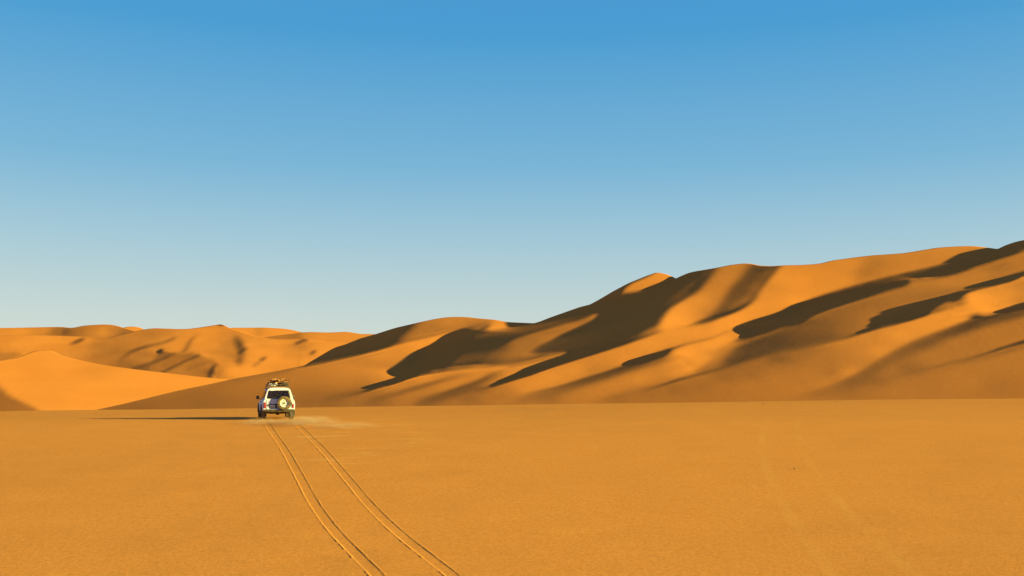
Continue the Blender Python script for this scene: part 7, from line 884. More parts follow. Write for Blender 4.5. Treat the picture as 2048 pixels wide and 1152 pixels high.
[115,44,0,0,-1,1,-1,0,0,0,-1,1,-1,0,0,0,-1,1,-1,0,0,0,0,0,0,1,-1,0,1,0,0,0,0,0,1,-1,1,-1,0,1,-1,0,0,0,1,-1,1,0,0,0,0,0,1,-1,0,0,0,-1,0,0,0,0,0,-1,1,-1,0,-1,-1,3,33,7,-35,-15,0,0,0,
0,0,0,-1,0,0,0,3,3,2,4,1,-6,39,112,25,-77,-67,-37,1,-1,3,2,1,1,0,1,-1,0,1,0,8,9,12,88,-21,-83,13,10,26,-26,-27,20,22,-8,-35,-18,-1,6,17,34,-17],
[109,44,-1,1,0,-1,0,0,0,0,-1,1,-1,0,0,0,-1,1,-1,0,0,0,0,0,1,-1,0,0,1,-1,1,0,0,1,-1,0,1,-1,0,1,-1,0,0,0,0,1,-1,1,0,0,0,1,-1,0,0,1,-2,1,-1,0,0,0,0,-1,1,-1,0,-1,0,-2,17,33,-26,-26,-5,
1,0,0,0,0,-1,0,0,0,1,3,4,1,5,-8,16,90,88,-64,-70,-56,-8,1,2,2,1,1,1,-1,0,0,1,0,6,8,5,70,30,-108,6,16,24,1,-42,3,29,0,-36,-20,-4,9,15,34,-16],
[102,44,0,-1,1,-1,1,-1,0,-1,1,-1,0,0,0,0,0,-1,0,0,1,-1,0,0,0,0,0,0,1,-1,1,0,0,0,1,-1,0,0,1,-1,0,0,0,0,0,0,1,-1,1,0,1,-1,0,1,-1,0,0,-1,1,-1,0,0,0,-1,1,-1,1,-2,0,-1,3,32,6,-37,-11,0,
0,0,0,0,0,-2,1,0,0,3,3,1,5,-2,-1,60,112,-6,-83,-63,-28,3,0,3,2,0,1,-1,0,0,1,1,2,10,-2,53,65,-102,-30,34,16,22,-31,-27,30,11,-34,-25,-4,12,15,-7,-1],
[96,43,1,0,-1,1,-1,0,0,0,-1,0,1,-1,0,-1,1,-1,0,1,-1,0,0,0,0,0,0,0,0,1,0,0,0,0,0,0,0,1,-1,0,0,0,0,0,0,0,0,1,0,0,0,0,0,1,-1,0,0,0,-1,1,-1,0,0,0,-1,1,-1,0,-2,1,-2,17,29,-24,-26,-2,0,
0,0,0,0,-1,-1,1,0,1,4,1,3,2,-5,30,105,60,-79,-68,-47,-4,2,2,2,0,1,-1,0,0,1,2,0,9,-4,37,74,-61,-72,30,30,22,-9,-38,6,30,-32,-29,-5,11,32,-16],
[89,44,0,-1,1,-1,0,0,0,0,-1,1,-1,0,0,-1,1,-1,1,-1,0,0,0,0,0,0,0,0,0,1,0,-1,1,0,1,-1,0,0,0,0,0,0,-1,1,0,1,-1,0,1,0,0,0,1,-1,0,1,-1,0,-1,1,-1,0,0,0,0,-1,0,0,-1,0,-2,3,33,3,-36,-9,0,
0,0,0,0,-1,0,-1,0,2,2,2,2,4,-4,8,80,106,-42,-78,-61,-18,4,1,2,0,1,-1,0,-1,3,1,1,6,-4,23,71,-17,-93,4,45,24,8,-30,-23,33,-16,-35,-10,14,36,-18],
[83,43,1,0,-1,1,-1,0,0,-1,1,-1,0,0,0,0,-1,1,-1,0,0,0,0,0,0,0,0,0,0,1,-1,1,0,0,0,0,0,0,0,0,0,0,-1,1,0,0,0,1,0,-1,1,1,-1,0,1,-1,0,0,0,-1,1,-1,0,0,0,-1,1,-1,-1,-1,1,-4,19,28,-26,-24,
-2,2,-1,1,-2,1,-2,0,0,2,1,1,2,3,2,-4,47,121,20,-84,-68,-38,2,1,2,1,0,-2,1,-1,3,1,2,3,-2,12,62,12,-85,-27,39,41,14,-13,-36,10,9,-36,-18,15,37,-18],
[76,44,0,-1,1,-1,0,0,0,0,-1,0,1,-1,-1,1,-1,1,-1,0,0,0,0,0,0,0,0,0,0,1,-1,1,0,0,0,0,0,0,-1,1,0,0,-1,1,0,0,0,0,1,0,0,0,0,1,-1,1,-1,0,0,-1,1,-1,0,0,0,0,-1,0,0,-2,1,-3,3,33,1,-34,-9,2,
-1,1,-1,-1,0,-1,0,0,3,0,2,1,5,-5,20,100,90,-73,-72,-58,-7,3,1,1,0,-1,-1,0,3,1,3,0,0,6,51,27,-66,-46,18,52,28,-5,-25,-22,18,-21,-24,6,-4,1],
[70,43,1,0,-1,0,1,-1,-1,1,-1,1,-1,0,0,-1,1,-1,0,0,0,0,0,0,0,0,0,0,0,0,1,0,-1,1,0,0,0,0,0,-1,1,0,-1,1,0,0,0,0,1,-1,1,1,-1,0,1,-1,0,0,0,0,0,-1,0,1,-2,1,0,-1,-1,0,-1,0,-4,20,25,-26,
-21,-1,1,0,-1,-1,0,-1,0,0,2,0,2,0,5,-1,4,65,125,-18,-87,-64,-29,7,-1,2,-2,0,-1,0,2,3,2,0,-1,3,42,36,-53,-51,1,43,46,8,-21,-24,-7,6,-25,-2,2,-1],
[63,44,0,-1,1,-1,0,0,0,-1,1,-1,0,0,0,0,-1,0,1,-1,0,0,-1,1,0,0,0,0,0,0,1,-1,1,0,0,0,-1,1,0,0,-1,1,-1,1,0,-1,1,1,-1,1,0,0,0,1,-1,1,-1,0,0,0,0,-1,1,-1,0,0,-1,0,0,-1,-1,0,-3,4,32,-3,
-29,-8,1,0,-1,0,-2,0,0,0,2,-1,2,0,3,3,-3,36,117,58,-89,-70,-48,-1,2,1,-1,-1,-2,0,4,3,1,-1,-1,3,32,41,-40,-54,-9,27,52,31,-16,-24,-18,-2,-2,1,0],
[57,44,-1,1,-1,0,1,-2,1,0,-1,1,-1,0,-1,1,-1,1,-1,0,0,0,0,-1,1,0,0,0,0,0,1,-1,1,0,-1,1,0,0,-1,1,-1,1,-1,1,0,-1,1,0,1,0,0,0,0,0,1,-1,1,-1,0,0,0,-1,1,-1,0,0,0,-1,-1,0,0,-2,0,-4,21,22,
-25,-18,-1,0,0,-2,0,-1,0,-1,2,1,-1,1,2,4,-1,10,90,116,-57,-80,-61,-17,5,-2,1,-3,-1,0,4,3,1,-1,-3,7,19,45,-25,-60,-12,13,44,47,8,-32,-18,-16,6,10,-5],
[50,44,0,-1,1,-1,0,0,0,-1,1,-1,0,0,0,-1,1,-1,0,0,0,0,0,0,-1,1,0,0,0,0,1,-1,1,-1,1,0,-1,1,0,-1,1,-1,1,-1,1,-1,1,0,1,-1,1,0,1,-1,1,-1,0,1,-1,0,0,-1,1,-1,0,0,0,-1,0,-1,0,-1,-2,-2,5,
30,-3,-27,-7,0,0,-1,-2,1,-2,1,0,2,-2,1,1,4,2,0,48,141,9,-93,-61,-43,5,-2,-1,-1,-3,1,4,4,0,-2,-2,6,17,32,4,-70,-17,7,28,54,30,-16,-35,-11,-10,18,-9],
[44,44,-1,1,-1,0,0,0,0,0,-1,0,0,0,0,0,-1,0,0,0,0,0,0,0,-1,1,0,0,0,0,0,1,-1,1,0,-1,1,0,-1,1,-1,0,1,-1,1,-1,1,0,0,1,0,0,0,1,-1,1,-1,1,-1,0,0,0,-1,1,-1,0,-1,1,-1,-1,-1,1,-3,-1,-1,17,
24,-24,-18,-1,0,-1,-1,-1,0,-1,1,1,0,-2,2,2,5,-2,19,113,99,-93,-63,-59,-11,4,-4,-1,-3,0,4,6,0,-4,-2,6,19,15,25,-62,-30,1,14,48,50,6,-34,-22,-10,5,0],
[38,43,1,-1,1,-1,0,0,0,-1,1,-1,0,0,-1,1,-1,1,-1,0,0,-1,1,0,0,-1,1,0,0,0,0,1,-1,1,-1,1,0,-1,1,-1,0,1,-1,0,1,-1,1,0,0,1,0,0,0,1,-1,1,-1,1,-1,0,0,0,-1,1,-1,0,0,-1,0,0,-2,0,-1,-2,-2,5,
29,0,-28,-7,1,-3,1,-2,-1,0,1,1,0,-3,1,3,4,1,4,67,145,-29,-91,-55,-37,5,-5,-2,-2,0,4,6,1,-6,-1,5,19,11,16,-26,-49,-4,4,28,66,28,-17,-35,-8,5],
[31,44,-1,1,-1,0,0,0,0,0,-1,0,0,0,0,-1,1,-1,0,0,0,0,-1,1,0,0,-1,1,0,0,0,1,-1,0,1,0,-1,1,-1,0,1,-1,0,1,-1,0,1,0,0,1,0,0,0,0,1,-1,1,-1,1,-1,0,0,0,-1,1,-1,-1,1,-1,-1,0,-1,-1,-2,-1,-2,
18,25,-23,-19,0,-2,-1,-1,0,-1,1,1,-1,-2,0,2,4,2,1,31,129,72,-105,-60,-53,-6,-2,-5,-1,-1,4,9,-2,-5,-2,5,19,7,7,-2,-44,-19,0,8,59,56,3,-33,-15,7],
[25,44,-1,1,-1,0,0,0,0,-1,0,1,-1,0,-1,1,-1,0,0,0,0,0,0,-1,1,0,-1,1,0,0,0,0,1,-1,1,-1,1,-1,1,-1,0,0,1,-1,0,1,-1,1,0,1,0,0,0,0,1,-1,1,-1,1,-1,0,0,0,0,-1,0,0,-1,0,0,-1,-1,-1,-1,-3,0,
1,33,2,-29,-8,0,-2,-1,0,-2,2,1,-1,-2,-1,1,4,3,2,10,83,144,-61,-85,-54,-31,1,-6,-1,-2,5,8,1,-7,-4,6,15,10,-2,4,-15,-41,-2,1,26,80,25,-19,-24,13],
[19,43,1,-1,0,1,-1,-1,1,0,-1,0,0,0,0,-1,1,-1,0,0,0,-1,1,0,-1,1,0,-1,1,0,0,0,1,-1,1,-1,0,1,-1,1,-1,0,0,0,1,-1,0,1,0,1,0,0,0,0,1,-1,1,-1,1,-1,0,0,0,0,-1,1,-1,-1,0,0,-1,-1,-1,-1,-3,0,
-4,19,31,-26,-20,-1,-2,0,-2,0,0,2,-1,-1,-3,0,5,2,3,4,37,151,41,-114,-51,-56,-4,-6,-2,-1,5,8,1,-6,-8,10,6,13,0,-1,4,-38,-16,0,6,59,63,-4,-16,-1],
[12,44,-1,1,-1,0,0,0,0,-1,0,1,-1,-1,1,0,-1,0,0,0,0,0,-1,1,-1,1,0,-1,1,0,0,0,1,-1,0,1,-1,1,-1,0,0,0,0,1,-1,0,1,-1,2,-1,1,0,0,0,1,-1,1,0,-1,0,1,-1,0,-1,1,-1,0,0,-1,-1,1,-2,-1,-1,-2,
-2,-2,2,37,4,-34,-8,0,-2,0,-1,0,1,0,-1,-3,-1,4,3,2,4,13,99,144,-92,-71,-61,-29,-2,-4,0,3,11,0,-4,-12,11,1,15,4,-13,12,-12,-36,-3,3,26,71,23,-15],
[6,43,1,-1,1,-1,0,0,-1,1,-1,0,0,0,0,-1,0,1,-1,-1,1,0,0,-1,1,-1,1,0,-1,1,0,0,1,-1,0,1,-1,0,0,1,-1,0,0,0,0,1,-1,1,0,0,1,0,0,0,1,-1,1,0,-1,1,-1,0,0,0,-1,1,-1,-1,1,-2,0,0,-2,0,-3,-3,1,
-7,23,35,-27,-26,2,-3,0,-1,-1,3,-2,1,-4,-2,3,4,1,4,6,44,165,25,-127,-40,-71,2,-5,-1,3,14,-1,-8,-4,-3,14,6,10,-27,20,1,-39,-7,1,12,47,42,-22],
[0,43,1,-1,0,0,0,0,0,-1,1,-1,0,-1,1,-1,1,-1,0,0,0,-1,1,-1,1,0,-1,1,-1,1,0,0,0,1,-1,0,1,-1,0,0,0,0,0,1,-1,0,0,1,0,0,1,0,0,0,1,-1,1,0,-1,1,-1,0,0,0,0,-1,0,0,-1,0,-1,0,-1,-2,-1,-5,4,
-11,5,46,12,-56,1,-1,-1,-1,-1,2,0,-1,-1,-7,5,3,3,1,6,16,97,178,-141,-26,-126,2,-4,-1,0,20,-4,-12,12,-36,53,-21,2,19,-43,47,-43,-14,-2,2,34,32,-17],],
  crest=[(-0.4390,-0.04721),(-0.3887,-0.03616),(-0.3396,-0.02422),(-0.3280,-0.02165),(-0.3033,-0.01657),(-0.2782,-0.01105),(-0.2330,-0.00301),(-0.2089,0.00201),(-0.1855,0.01595),(-0.1788,0.01959),(-0.1750,0.02100),(-0.1677,0.02310),(-0.1527,0.02913),(-0.1366,0.03365),(-0.1205,0.03880),(-0.1148,0.04041),(-0.0898,0.04618),(-0.0789,0.04849),(-0.0707,0.04985),(-0.0645,0.05057),(-0.0574,0.05089),(-0.0498,0.05083),(-0.0447,0.05056),(-0.0321,0.04922),(-0.0171,0.04796),(-0.0067,0.04600),(-0.0021,0.04549),(0.0221,0.04445),(0.0281,0.04621),(0.0382,0.05022),(0.0667,0.06028),(0.0717,0.06168),(0.0783,0.06328),(0.0884,0.06881),(0.1018,0.07673),(0.1150,0.08372),(0.1205,0.08624),(0.1364,0.09256),(0.1446,0.09542),(0.1500,0.09488),(0.1550,0.09368),(0.1598,0.09195),(0.1647,0.08940),(0.1687,0.09143),(0.1740,0.09370),(0.1772,0.09491),(0.1804,0.09584),(0.1851,0.09678),(0.2039,0.09994),(0.2190,0.10296),(0.2297,0.10433),(0.2348,0.10457),(0.2391,0.10436),(0.2420,0.10399),(0.2460,0.10300),(0.2491,0.10246),(0.2530,0.10215),(0.2595,0.10195),(0.2637,0.10201),(0.2742,0.10271),(0.2893,0.10296),(0.3023,0.10379),(0.3106,0.10471),(0.3198,0.10704),(0.3244,0.10790),(0.3497,0.11134),(0.3624,0.11275),(0.3841,0.11416),(0.3938,0.11501),(0.4020,0.11620),(0.4249,0.12003),(0.4321,0.12077),(0.4400,0.12129),(0.4537,0.12194),(0.4625,0.12199),(0.4666,0.12171),(0.4750,0.12076),(0.4877,0.11903),(0.4925,0.12137),(0.4967,0.12315),(0.5036,0.12556),(0.5081,0.12680),(0.5271,0.13057),(0.5417,0.13290),(0.5506,0.13388),(0.5555,0.13410),(0.5653,0.13406),(0.5763,0.13346),(0.5829,0.13289),(0.5998,0.13099),(0.6102,0.12959),(0.6559,0.12305)]),
 'l1': dict(bearing=(-0.544420, 0.00602679), tilt=(-0.050725, 0.00226005), near=6.3003, unit=0.0001, profiles=[
[351,74,-1,-2,-1,-2,-1,-1,0,1,1,1,0,-1,0,-2,-2,1,1,3,4,3,1,1,2,0],[322,74,-1,-1,-2,-2,-1,-1,0,1,1,0,1,0,-2,0,-3,1,0,3,4,4,3,8,9,5,-2],
[293,74,0,-3,-1,-1,-2,-1,0,1,0,1,1,0,-1,-1,-2,-1,0,6,10,8,7,4,1,2,0],[265,74,-1,-1,-2,-1,-2,0,-2,1,1,1,1,1,-2,-1,-2,2,12,10,1,3,3,3,2,1,1,-1],
[237,74,-1,-1,-1,-3,0,-2,-1,1,1,0,2,1,-1,-1,7,15,3,-2,1,2,3,2,2,2,1,-1],[209,74,-1,-1,-1,-2,-2,0,-2,0,1,1,3,0,4,13,10,-2,-2,-1,1,2,2,3,1,2,0,0,1],
[181,74,-1,0,-3,-1,-1,-2,-1,0,0,5,9,7,6,3,1,-1,-2,0,1,1,3,1,3,0,0,1,-1],[154,74,-1,-1,-1,-2,-1,-2,-1,2,12,10,0,2,3,1,1,-2,0,0,0,2,2,1,2,0,0,0,1,-1],
[126,75,-2,0,-2,-2,-2,-1,4,20,6,-5,0,2,1,2,-1,0,-1,0,1,1,2,0,2,-1,2,-1,1,0],[100,74,0,-1,-2,-1,-3,7,24,2,-5,-3,1,0,2,0,0,0,0,0,0,1,1,0,1,1,1,0,0,2,-1],
[73,74,0,0,-1,-3,11,21,1,-5,-3,-2,0,0,2,0,1,-1,0,0,0,1,0,0,1,2,0,1,1,1,1,4],[46,75,-1,0,3,15,13,-1,-4,-3,-3,-1,0,1,1,0,0,0,0,1,-1,0,1,-1,2,1,1,1,2,0,2,4],
[20,75,4,8,13,6,-3,-1,-4,-2,-3,0,0,1,1,0,0,0,0,1,-1,1,-1,0,1,1,3,0,2,1,1,5],[0,91,8,1,2,1,-1,-3,-2,-3,-1,0,0,1,1,-1,1,0,1,0,0,-1,0,0,1,1,2,2,2,0,2,4],
[21,99,1,0,2,-2,0,-3,-1,-2,-2,1,0,1,0,0,1,1,0,0,1,-1,-1,0,1,1,2,2,1,2,0,6],[51,99,1,0,0,-1,-1,-2,-2,-1,0,0,0,0,0,2,-1,2,1,0,0,0,-2,0,1,1,2,2,1,2,0],
[81,100,0,-1,0,-1,-2,-2,0,-2,1,-1,0,1,0,1,0,2,2,0,1,-2,-2,0,0,2,2,2,2,0],[112,100,-1,0,-1,-1,-2,-2,0,-1,-1,1,0,0,0,2,0,2,2,2,-1,-2,-2,0,0,2,3,1,1,1],
[144,99,0,-1,-1,-1,-2,-1,-1,0,-1,-1,1,1,-1,1,2,2,2,3,-2,-2,-1,-2,2,2,2,1,0],[175,99,-1,0,-2,-1,-1,-1,-2,0,-1,0,0,1,-1,1,2,2,4,0,0,-2,-1,0,1,1,3,0,-1],
[207,98,-1,0,-1,-2,-1,-1,-1,-1,0,-1,1,0,0,0,2,1,4,1,0,-1,0,0,2,1,0,1],[238,97,0,-1,-1,-1,-2,-1,0,-2,0,0,1,-1,1,0,0,1,2,4,0,1,0,1,0,2,0],
[268,97,-1,-1,-1,-1,-1,-1,-2,1,-2,1,1,-1,0,0,0,-1,3,3,4,0,1,1,1,0,0],[299,96,-1,-1,-1,-1,-1,-1,0,-1,-1,1,0,0,0,-1,-1,0,2,4,4,2,1,0,1,0],
[328,95,0,-2,-1,0,-2,0,-1,-1,1,-1,1,0,-1,-1,-1,0,2,4,5,2,1,1,0,1],[358,94,-1,0,-2,0,-1,-1,0,-1,0,1,-1,0,-1,0,-2,1,2,4,4,3,2,-1,1,0],
[386,94,-2,0,-1,-1,-1,0,-1,0,1,-1,-1,1,-1,-2,1,0,3,3,5,1,2,0,0],[415,92,0,-1,-1,-1,0,0,-1,0,0,0,-1,0,-1,0,0,1,3,3,2,3,1,0,0],
[442,92,-1,-1,0,-1,0,-1,0,0,-1,1,-1,0,-1,0,0,2,2,3,3,0,2,1,-1],[470,90,1,-1,-1,0,-1,0,0,0,-1,0,0,0,-1,0,1,2,2,2,1,3,0,1],[497,90,0,-1,0,-1,0,0,0,-1,1,-1,0,-1,1,-1,2,1,2,2,2,1,0,1],
[523,90,-1,0,0,-1,0,-1,1,-1,1,-1,0,-1,1,0,1,2,1,2,1,2,0,0],[550,89,0,-1,0,0,0,0,-1,0,1,-1,-1,1,0,0,2,1,1,2,1,2,0],[576,88,1,-1,0,0,-1,1,-1,0,0,0,0,0,0,1,1,1,2,1,1,2,-1],
[602,88,0,0,0,-1,1,-1,0,0,0,0,0,0,1,0,1,2,1,1,1,1,0],[627,89,-2,1,0,-1,0,0,0,0,0,0,0,0,1,1,1,0,2,1,2,0,0],[653,88,-1,1,-1,0,0,0,0,0,0,0,0,1,0,1,1,1,1,1,2,-1],
[679,87,0,1,-1,0,0,0,-1,1,0,0,1,-1,2,0,2,0,1,1,2,-1],[704,87,0,0,0,0,0,0,-1,1,0,0,1,0,1,1,0,1,2,0,1,0],[729,87,0,0,0,-1,1,0,0,-1,1,1,0,0,1,1,1,0,2,0,1],
[754,87,0,0,-1,1,-1,1,0,0,0,0,1,1,0,1,1,1,0,2,0],[779,87,0,-1,0,1,-1,1,0,0,0,1,0,1,1,0,1,1,0,2,-1],[804,87,-1,0,1,-1,0,1,0,0,0,1,1,0,1,0,1,1,1,0,0],
[829,86,0,1,-1,0,0,1,0,0,1,0,1,0,1,1,0,1,0,2,-1],[854,86,0,0,0,0,0,1,0,0,1,0,1,1,0,1,0,1,1,1],[878,86,0,0,0,0,0,1,0,1,0,0,1,1,0,1,0,2,0,0],
[902,86,0,0,0,0,0,1,0,1,0,1,0,1,0,1,1,0,1,0],[927,85,1,0,-1,1,1,0,0,1,0,1,0,1,1,0,1,0,1,0],[951,85,1,-1,1,0,1,0,0,1,0,1,1,0,1,0,1,0,1,0],[975,85,0,1,0,0,0,1,1,0,1,0,1,0,0,2,0,0,1],
[999,85,0,0,1,0,1,0,1,0,1,0,1,0,1,0,1,1,-1],[1022,85,0,1,-1,2,-1,2,0,0,1,0,1,1,0,0,1,1,-1],[1046,85,0,0,1,0,1,0,1,1,0,1,0,0,1,1,0,0],[1069,85,0,0,1,0,1,1,0,1,0,1,0,0,1,1,0,-1],
[1092,85,0,0,1,1,0,1,0,1,0,1,0,0,1,1,-1],[1115,85,0,0,1,1,0,1,1,0,0,1,0,0,1,0],[1138,85,0,0,1,1,1,0,1,0,0,1,0,0,0],[1161,84,1,1,1,0,0,2,-1,1,1,0,-1,1,0],
[1184,84,1,1,1,0,1,0,1,0,1,-1,1,-1],],
  crest=[(-0.5545,0.00000),(-0.5344,0.00301),(-0.5119,0.00748),(-0.4971,0.00987),(-0.4947,0.01064),(-0.4895,0.01301),(-0.4854,0.01458),(-0.4813,0.01593),(-0.4782,0.01674),(-0.4757,0.01710),(-0.4717,0.01730),(-0.4656,0.01718),(-0.4633,0.01682),(-0.4605,0.01595),(-0.4585,0.01510),(-0.4533,0.01230),(-0.4506,0.01141),(-0.4399,0.00870),(-0.4250,0.00529),(-0.4175,0.00371),(-0.4103,0.00241),(-0.3994,0.00087),(-0.3709,-0.00278),(-0.3095,-0.00984),(-0.3005,-0.01064),(-0.2837,-0.01162),(-0.2565,-0.01373),(-0.2405,-0.01541),(-0.2330,-0.01657),(-0.2260,-0.01804),(-0.2193,-0.01977),(-0.1929,-0.02762)]),
 'l2': dict(bearing=(-0.544420, 0.00251116), tilt=(-0.027623, 0.00150670), near=6.7103, unit=0.00015, profiles=[
[289,40,-1,1,1,1,1,1,1,1,0,0,1,0,-1,1,-2,0,-1,-1,1,38,1,-36,-10,-4,-6,1,-12,12,3,-6,-2,4,4,5,3,2,2,2,2,2,-2,1],
[289,39,1,0,1,1,2,0,1,0,2,-1,1,0,0,-1,0,-2,0,-1,1,30,7,-31,-14,-2,-5,-3,-6,4,10,-7,-4,6,3,3,4,3,1,3,0,3,-2,1],
[289,39,1,0,1,2,0,1,1,1,0,1,0,0,0,-1,0,-1,-1,-2,3,20,15,-29,-13,-5,-3,-5,-1,-3,16,-10,-2,4,4,3,3,3,2,1,2,1,-1,1],
[288,40,-1,2,0,2,0,2,0,1,0,1,0,0,0,-1,0,-1,-1,-2,3,12,23,-29,-13,-4,-4,-4,-1,-3,16,-10,-2,4,3,3,4,2,2,1,2,1,0,-1],
[288,39,1,1,0,2,0,2,0,1,1,0,0,0,0,0,-2,0,-1,-1,2,4,29,-25,-15,-4,-3,-4,-3,1,12,-8,-1,2,4,3,3,2,2,2,0,3,-2,1],
[288,39,1,0,2,1,1,0,2,0,1,0,0,0,0,0,-1,-1,-1,-2,3,1,27,-20,-14,-4,-4,-4,-2,1,12,-8,-1,2,3,4,2,2,2,2,1,1,0,-1],
[287,40,0,0,2,1,1,1,0,2,-1,2,-1,1,-1,-1,0,-1,-1,-1,1,0,23,-13,-15,-4,-4,-2,-4,3,11,-9,0,2,3,2,4,1,3,0,2,1,3,-2],
[287,39,1,1,1,1,1,1,1,0,1,1,-1,1,-1,0,-1,-1,-1,-1,1,-3,20,-7,-14,-5,-3,-3,-3,3,11,-9,0,2,2,3,3,2,1,2,1,1,2,-1],
[286,40,0,1,1,1,1,1,1,1,0,1,-1,1,-1,0,-1,-1,-1,0,-1,-4,15,2,-16,-4,-4,-3,-2,3,11,-8,-1,1,2,4,2,2,2,0,2,1,2,-1],
[286,39,1,1,2,0,1,2,0,1,0,0,1,0,0,-1,-1,-1,-1,0,-3,-2,8,10,-17,-4,-3,-3,-3,4,12,-10,0,1,2,3,2,2,2,1,1,1,2,-1],
[285,40,0,1,1,2,0,2,0,1,1,-1,1,0,0,-1,-1,-1,0,-2,-2,-2,3,12,-13,-5,-2,-4,-2,4,12,-9,-1,0,2,3,3,2,1,1,0,2,2,-1],
[285,39,2,0,1,2,1,0,2,0,0,1,0,1,-2,0,0,-2,-1,0,-4,-1,0,10,-6,-7,-2,-4,-1,4,13,-10,-2,1,2,2,3,2,1,1,1,1,2,-2],
[284,40,0,1,2,1,1,0,2,0,1,0,1,-1,0,-1,-1,0,-2,-1,-3,-1,-4,10,-1,-8,-2,-2,-3,5,14,-10,-4,1,2,3,2,2,1,2,-1,2,2,-1],
[283,40,1,0,2,1,1,1,0,2,0,0,1,-1,0,-1,0,-2,0,-2,-3,-2,-5,7,5,-9,-2,-2,-2,8,10,-10,-3,0,3,2,2,2,2,0,1,1,1,0],
[283,39,2,1,0,3,0,1,1,0,1,1,0,-1,0,0,-1,-2,0,-3,-2,-3,-3,0,10,-7,-3,-1,-3,13,4,-8,-4,1,1,3,3,2,0,2,-1,2,2,-1],
[282,40,0,2,1,1,2,0,1,1,0,1,0,-1,1,-2,0,-1,-2,-1,-3,-4,-2,-3,9,-3,-2,-2,-1,15,0,-8,-3,-1,3,2,3,2,1,0,1,1,1,0],
[281,40,1,0,3,0,2,0,1,1,1,0,0,-1,1,-1,-1,-1,-2,-2,-2,-4,-2,-4,4,4,-3,-1,-2,19,-3,-9,-3,0,2,3,1,3,1,1,0,0,3,-2],
[280,40,1,1,1,2,0,2,0,2,-1,1,0,1,-2,0,-1,-1,-1,-3,-3,-3,-3,-2,0,4,0,-1,0,20,-4,-11,-3,1,1,2,3,2,1,1,-1,2,1,0],
[279,40,1,1,2,0,2,1,1,0,1,0,0,1,-1,-1,-1,-1,-2,-2,-3,-3,-3,-2,-2,2,4,0,0,22,-5,-13,-2,0,1,2,3,2,1,0,1,0,3,-2],
[278,40,1,1,2,1,1,1,1,0,1,1,-1,1,-1,-1,0,-2,-2,-2,-3,-4,-2,-2,-2,0,3,3,2,24,-9,-13,-2,0,2,2,2,1,2,1,-1,1,3,-2],
[277,40,1,2,0,2,2,0,1,0,2,-1,1,0,-1,0,-2,-1,-1,-4,-2,-3,-3,-3,0,-2,1,4,9,22,-14,-11,-1,0,1,2,2,1,2,0,0,1,2,-1],
[276,40,1,2,1,1,1,2,0,1,0,1,0,0,-1,0,-1,-2,-2,-2,-4,-2,-3,-2,-2,0,-1,2,17,18,-17,-8,-2,0,1,3,1,1,2,0,-1,2,2,-1],
[275,40,1,2,1,1,2,0,2,0,0,1,0,1,-2,0,-1,-2,-1,-4,-3,-2,-3,-2,-2,1,-3,6,18,11,-16,-6,-2,0,2,2,1,2,0,0,1,0,3,-1],
[274,40,1,2,1,2,0,2,0,2,-1,2,-1,0,0,0,-2,-2,-2,-3,-3,-2,-3,-2,-1,-1,0,7,18,2,-10,-6,-2,1,1,2,1,2,0,0,0,1,3,-2],
[272,40,2,1,1,2,1,0,2,0,1,1,-1,1,-1,0,-2,-2,-2,-3,-2,-4,-2,-2,0,-2,1,11,12,0,-7,-7,0,0,1,2,1,2,0,0,-1,2,3,-2],
[271,40,2,1,1,2,1,1,1,0,1,1,0,0,-1,0,-2,-1,-4,-1,-4,-3,-2,-1,-2,0,2,12,8,-1,-6,-5,-2,1,2,1,2,0,1,-1,0,2,3,-2],
[269,41,0,2,2,1,1,1,1,1,0,1,0,0,0,-1,-2,-1,-3,-3,-3,-3,-2,-1,-1,-1,5,11,5,-2,-5,-4,-1,0,2,1,2,1,-1,0,0,1,4,-2],
[268,40,2,1,2,1,1,1,2,-1,2,0,0,1,-2,1,-3,-1,-3,-4,-2,-2,-3,-1,-1,0,7,8,4,-1,-6,-3,-1,1,1,2,1,1,-1,-1,0,3,2,-1],
[266,40,2,2,0,3,0,2,0,1,0,2,-1,1,-1,-1,-1,-2,-4,-2,-3,-2,-3,-1,-1,2,7,6,4,-3,-4,-3,0,-1,3,1,2,-1,0,-1,0,2,4,-2],
[264,41,0,3,1,1,2,1,0,1,1,0,1,0,-1,0,-2,-3,-2,-3,-3,-3,-1,-2,0,2,7,6,1,-1,-4,-3,0,0,2,2,1,-1,0,-2,0,4,3,-2],
[262,41,1,1,3,0,2,0,2,0,1,1,0,0,0,-2,-1,-2,-3,-3,-4,-1,-2,-2,1,2,7,5,1,-2,-4,-1,-2,2,2,2,0,0,-3,-1,2,3,3,-2],
[260,41,1,2,1,2,0,2,1,0,1,1,0,1,-1,-1,-2,-2,-4,-2,-3,-3,-1,-1,0,4,6,3,1,-1,-3,-3,0,1,3,2,0,-2,-2,-2,3,3,3,-2],
[258,41,1,2,1,2,1,1,1,0,1,1,1,-1,1,-2,-2,-2,-3,-4,-2,-2,-2,-1,1,4,5,3,1,-2,-2,-3,1,1,2,3,0,-3,-4,0,3,3,3,-1],
[256,41,1,2,1,2,1,1,1,1,0,1,1,0,-1,0,-3,-2,-3,-4,-2,-2,-2,0,1,3,6,2,0,-1,-2,-2,-1,3,3,2,-1,-4,-3,-1,3,5,-2,-1],
[253,41,2,1,1,2,1,2,-1,2,1,0,1,0,0,-2,-1,-3,-3,-4,-2,-2,-2,0,2,4,3,3,1,-3,-1,-2,0,2,4,2,-1,-6,-3,-1,5,4,-1,-1],
[251,41,1,3,0,2,1,2,0,1,0,2,0,0,0,-1,-2,-3,-4,-2,-3,-2,-2,1,1,5,2,4,-1,-1,-3,0,-1,3,4,2,-3,-6,-3,0,5,5,-2,0],
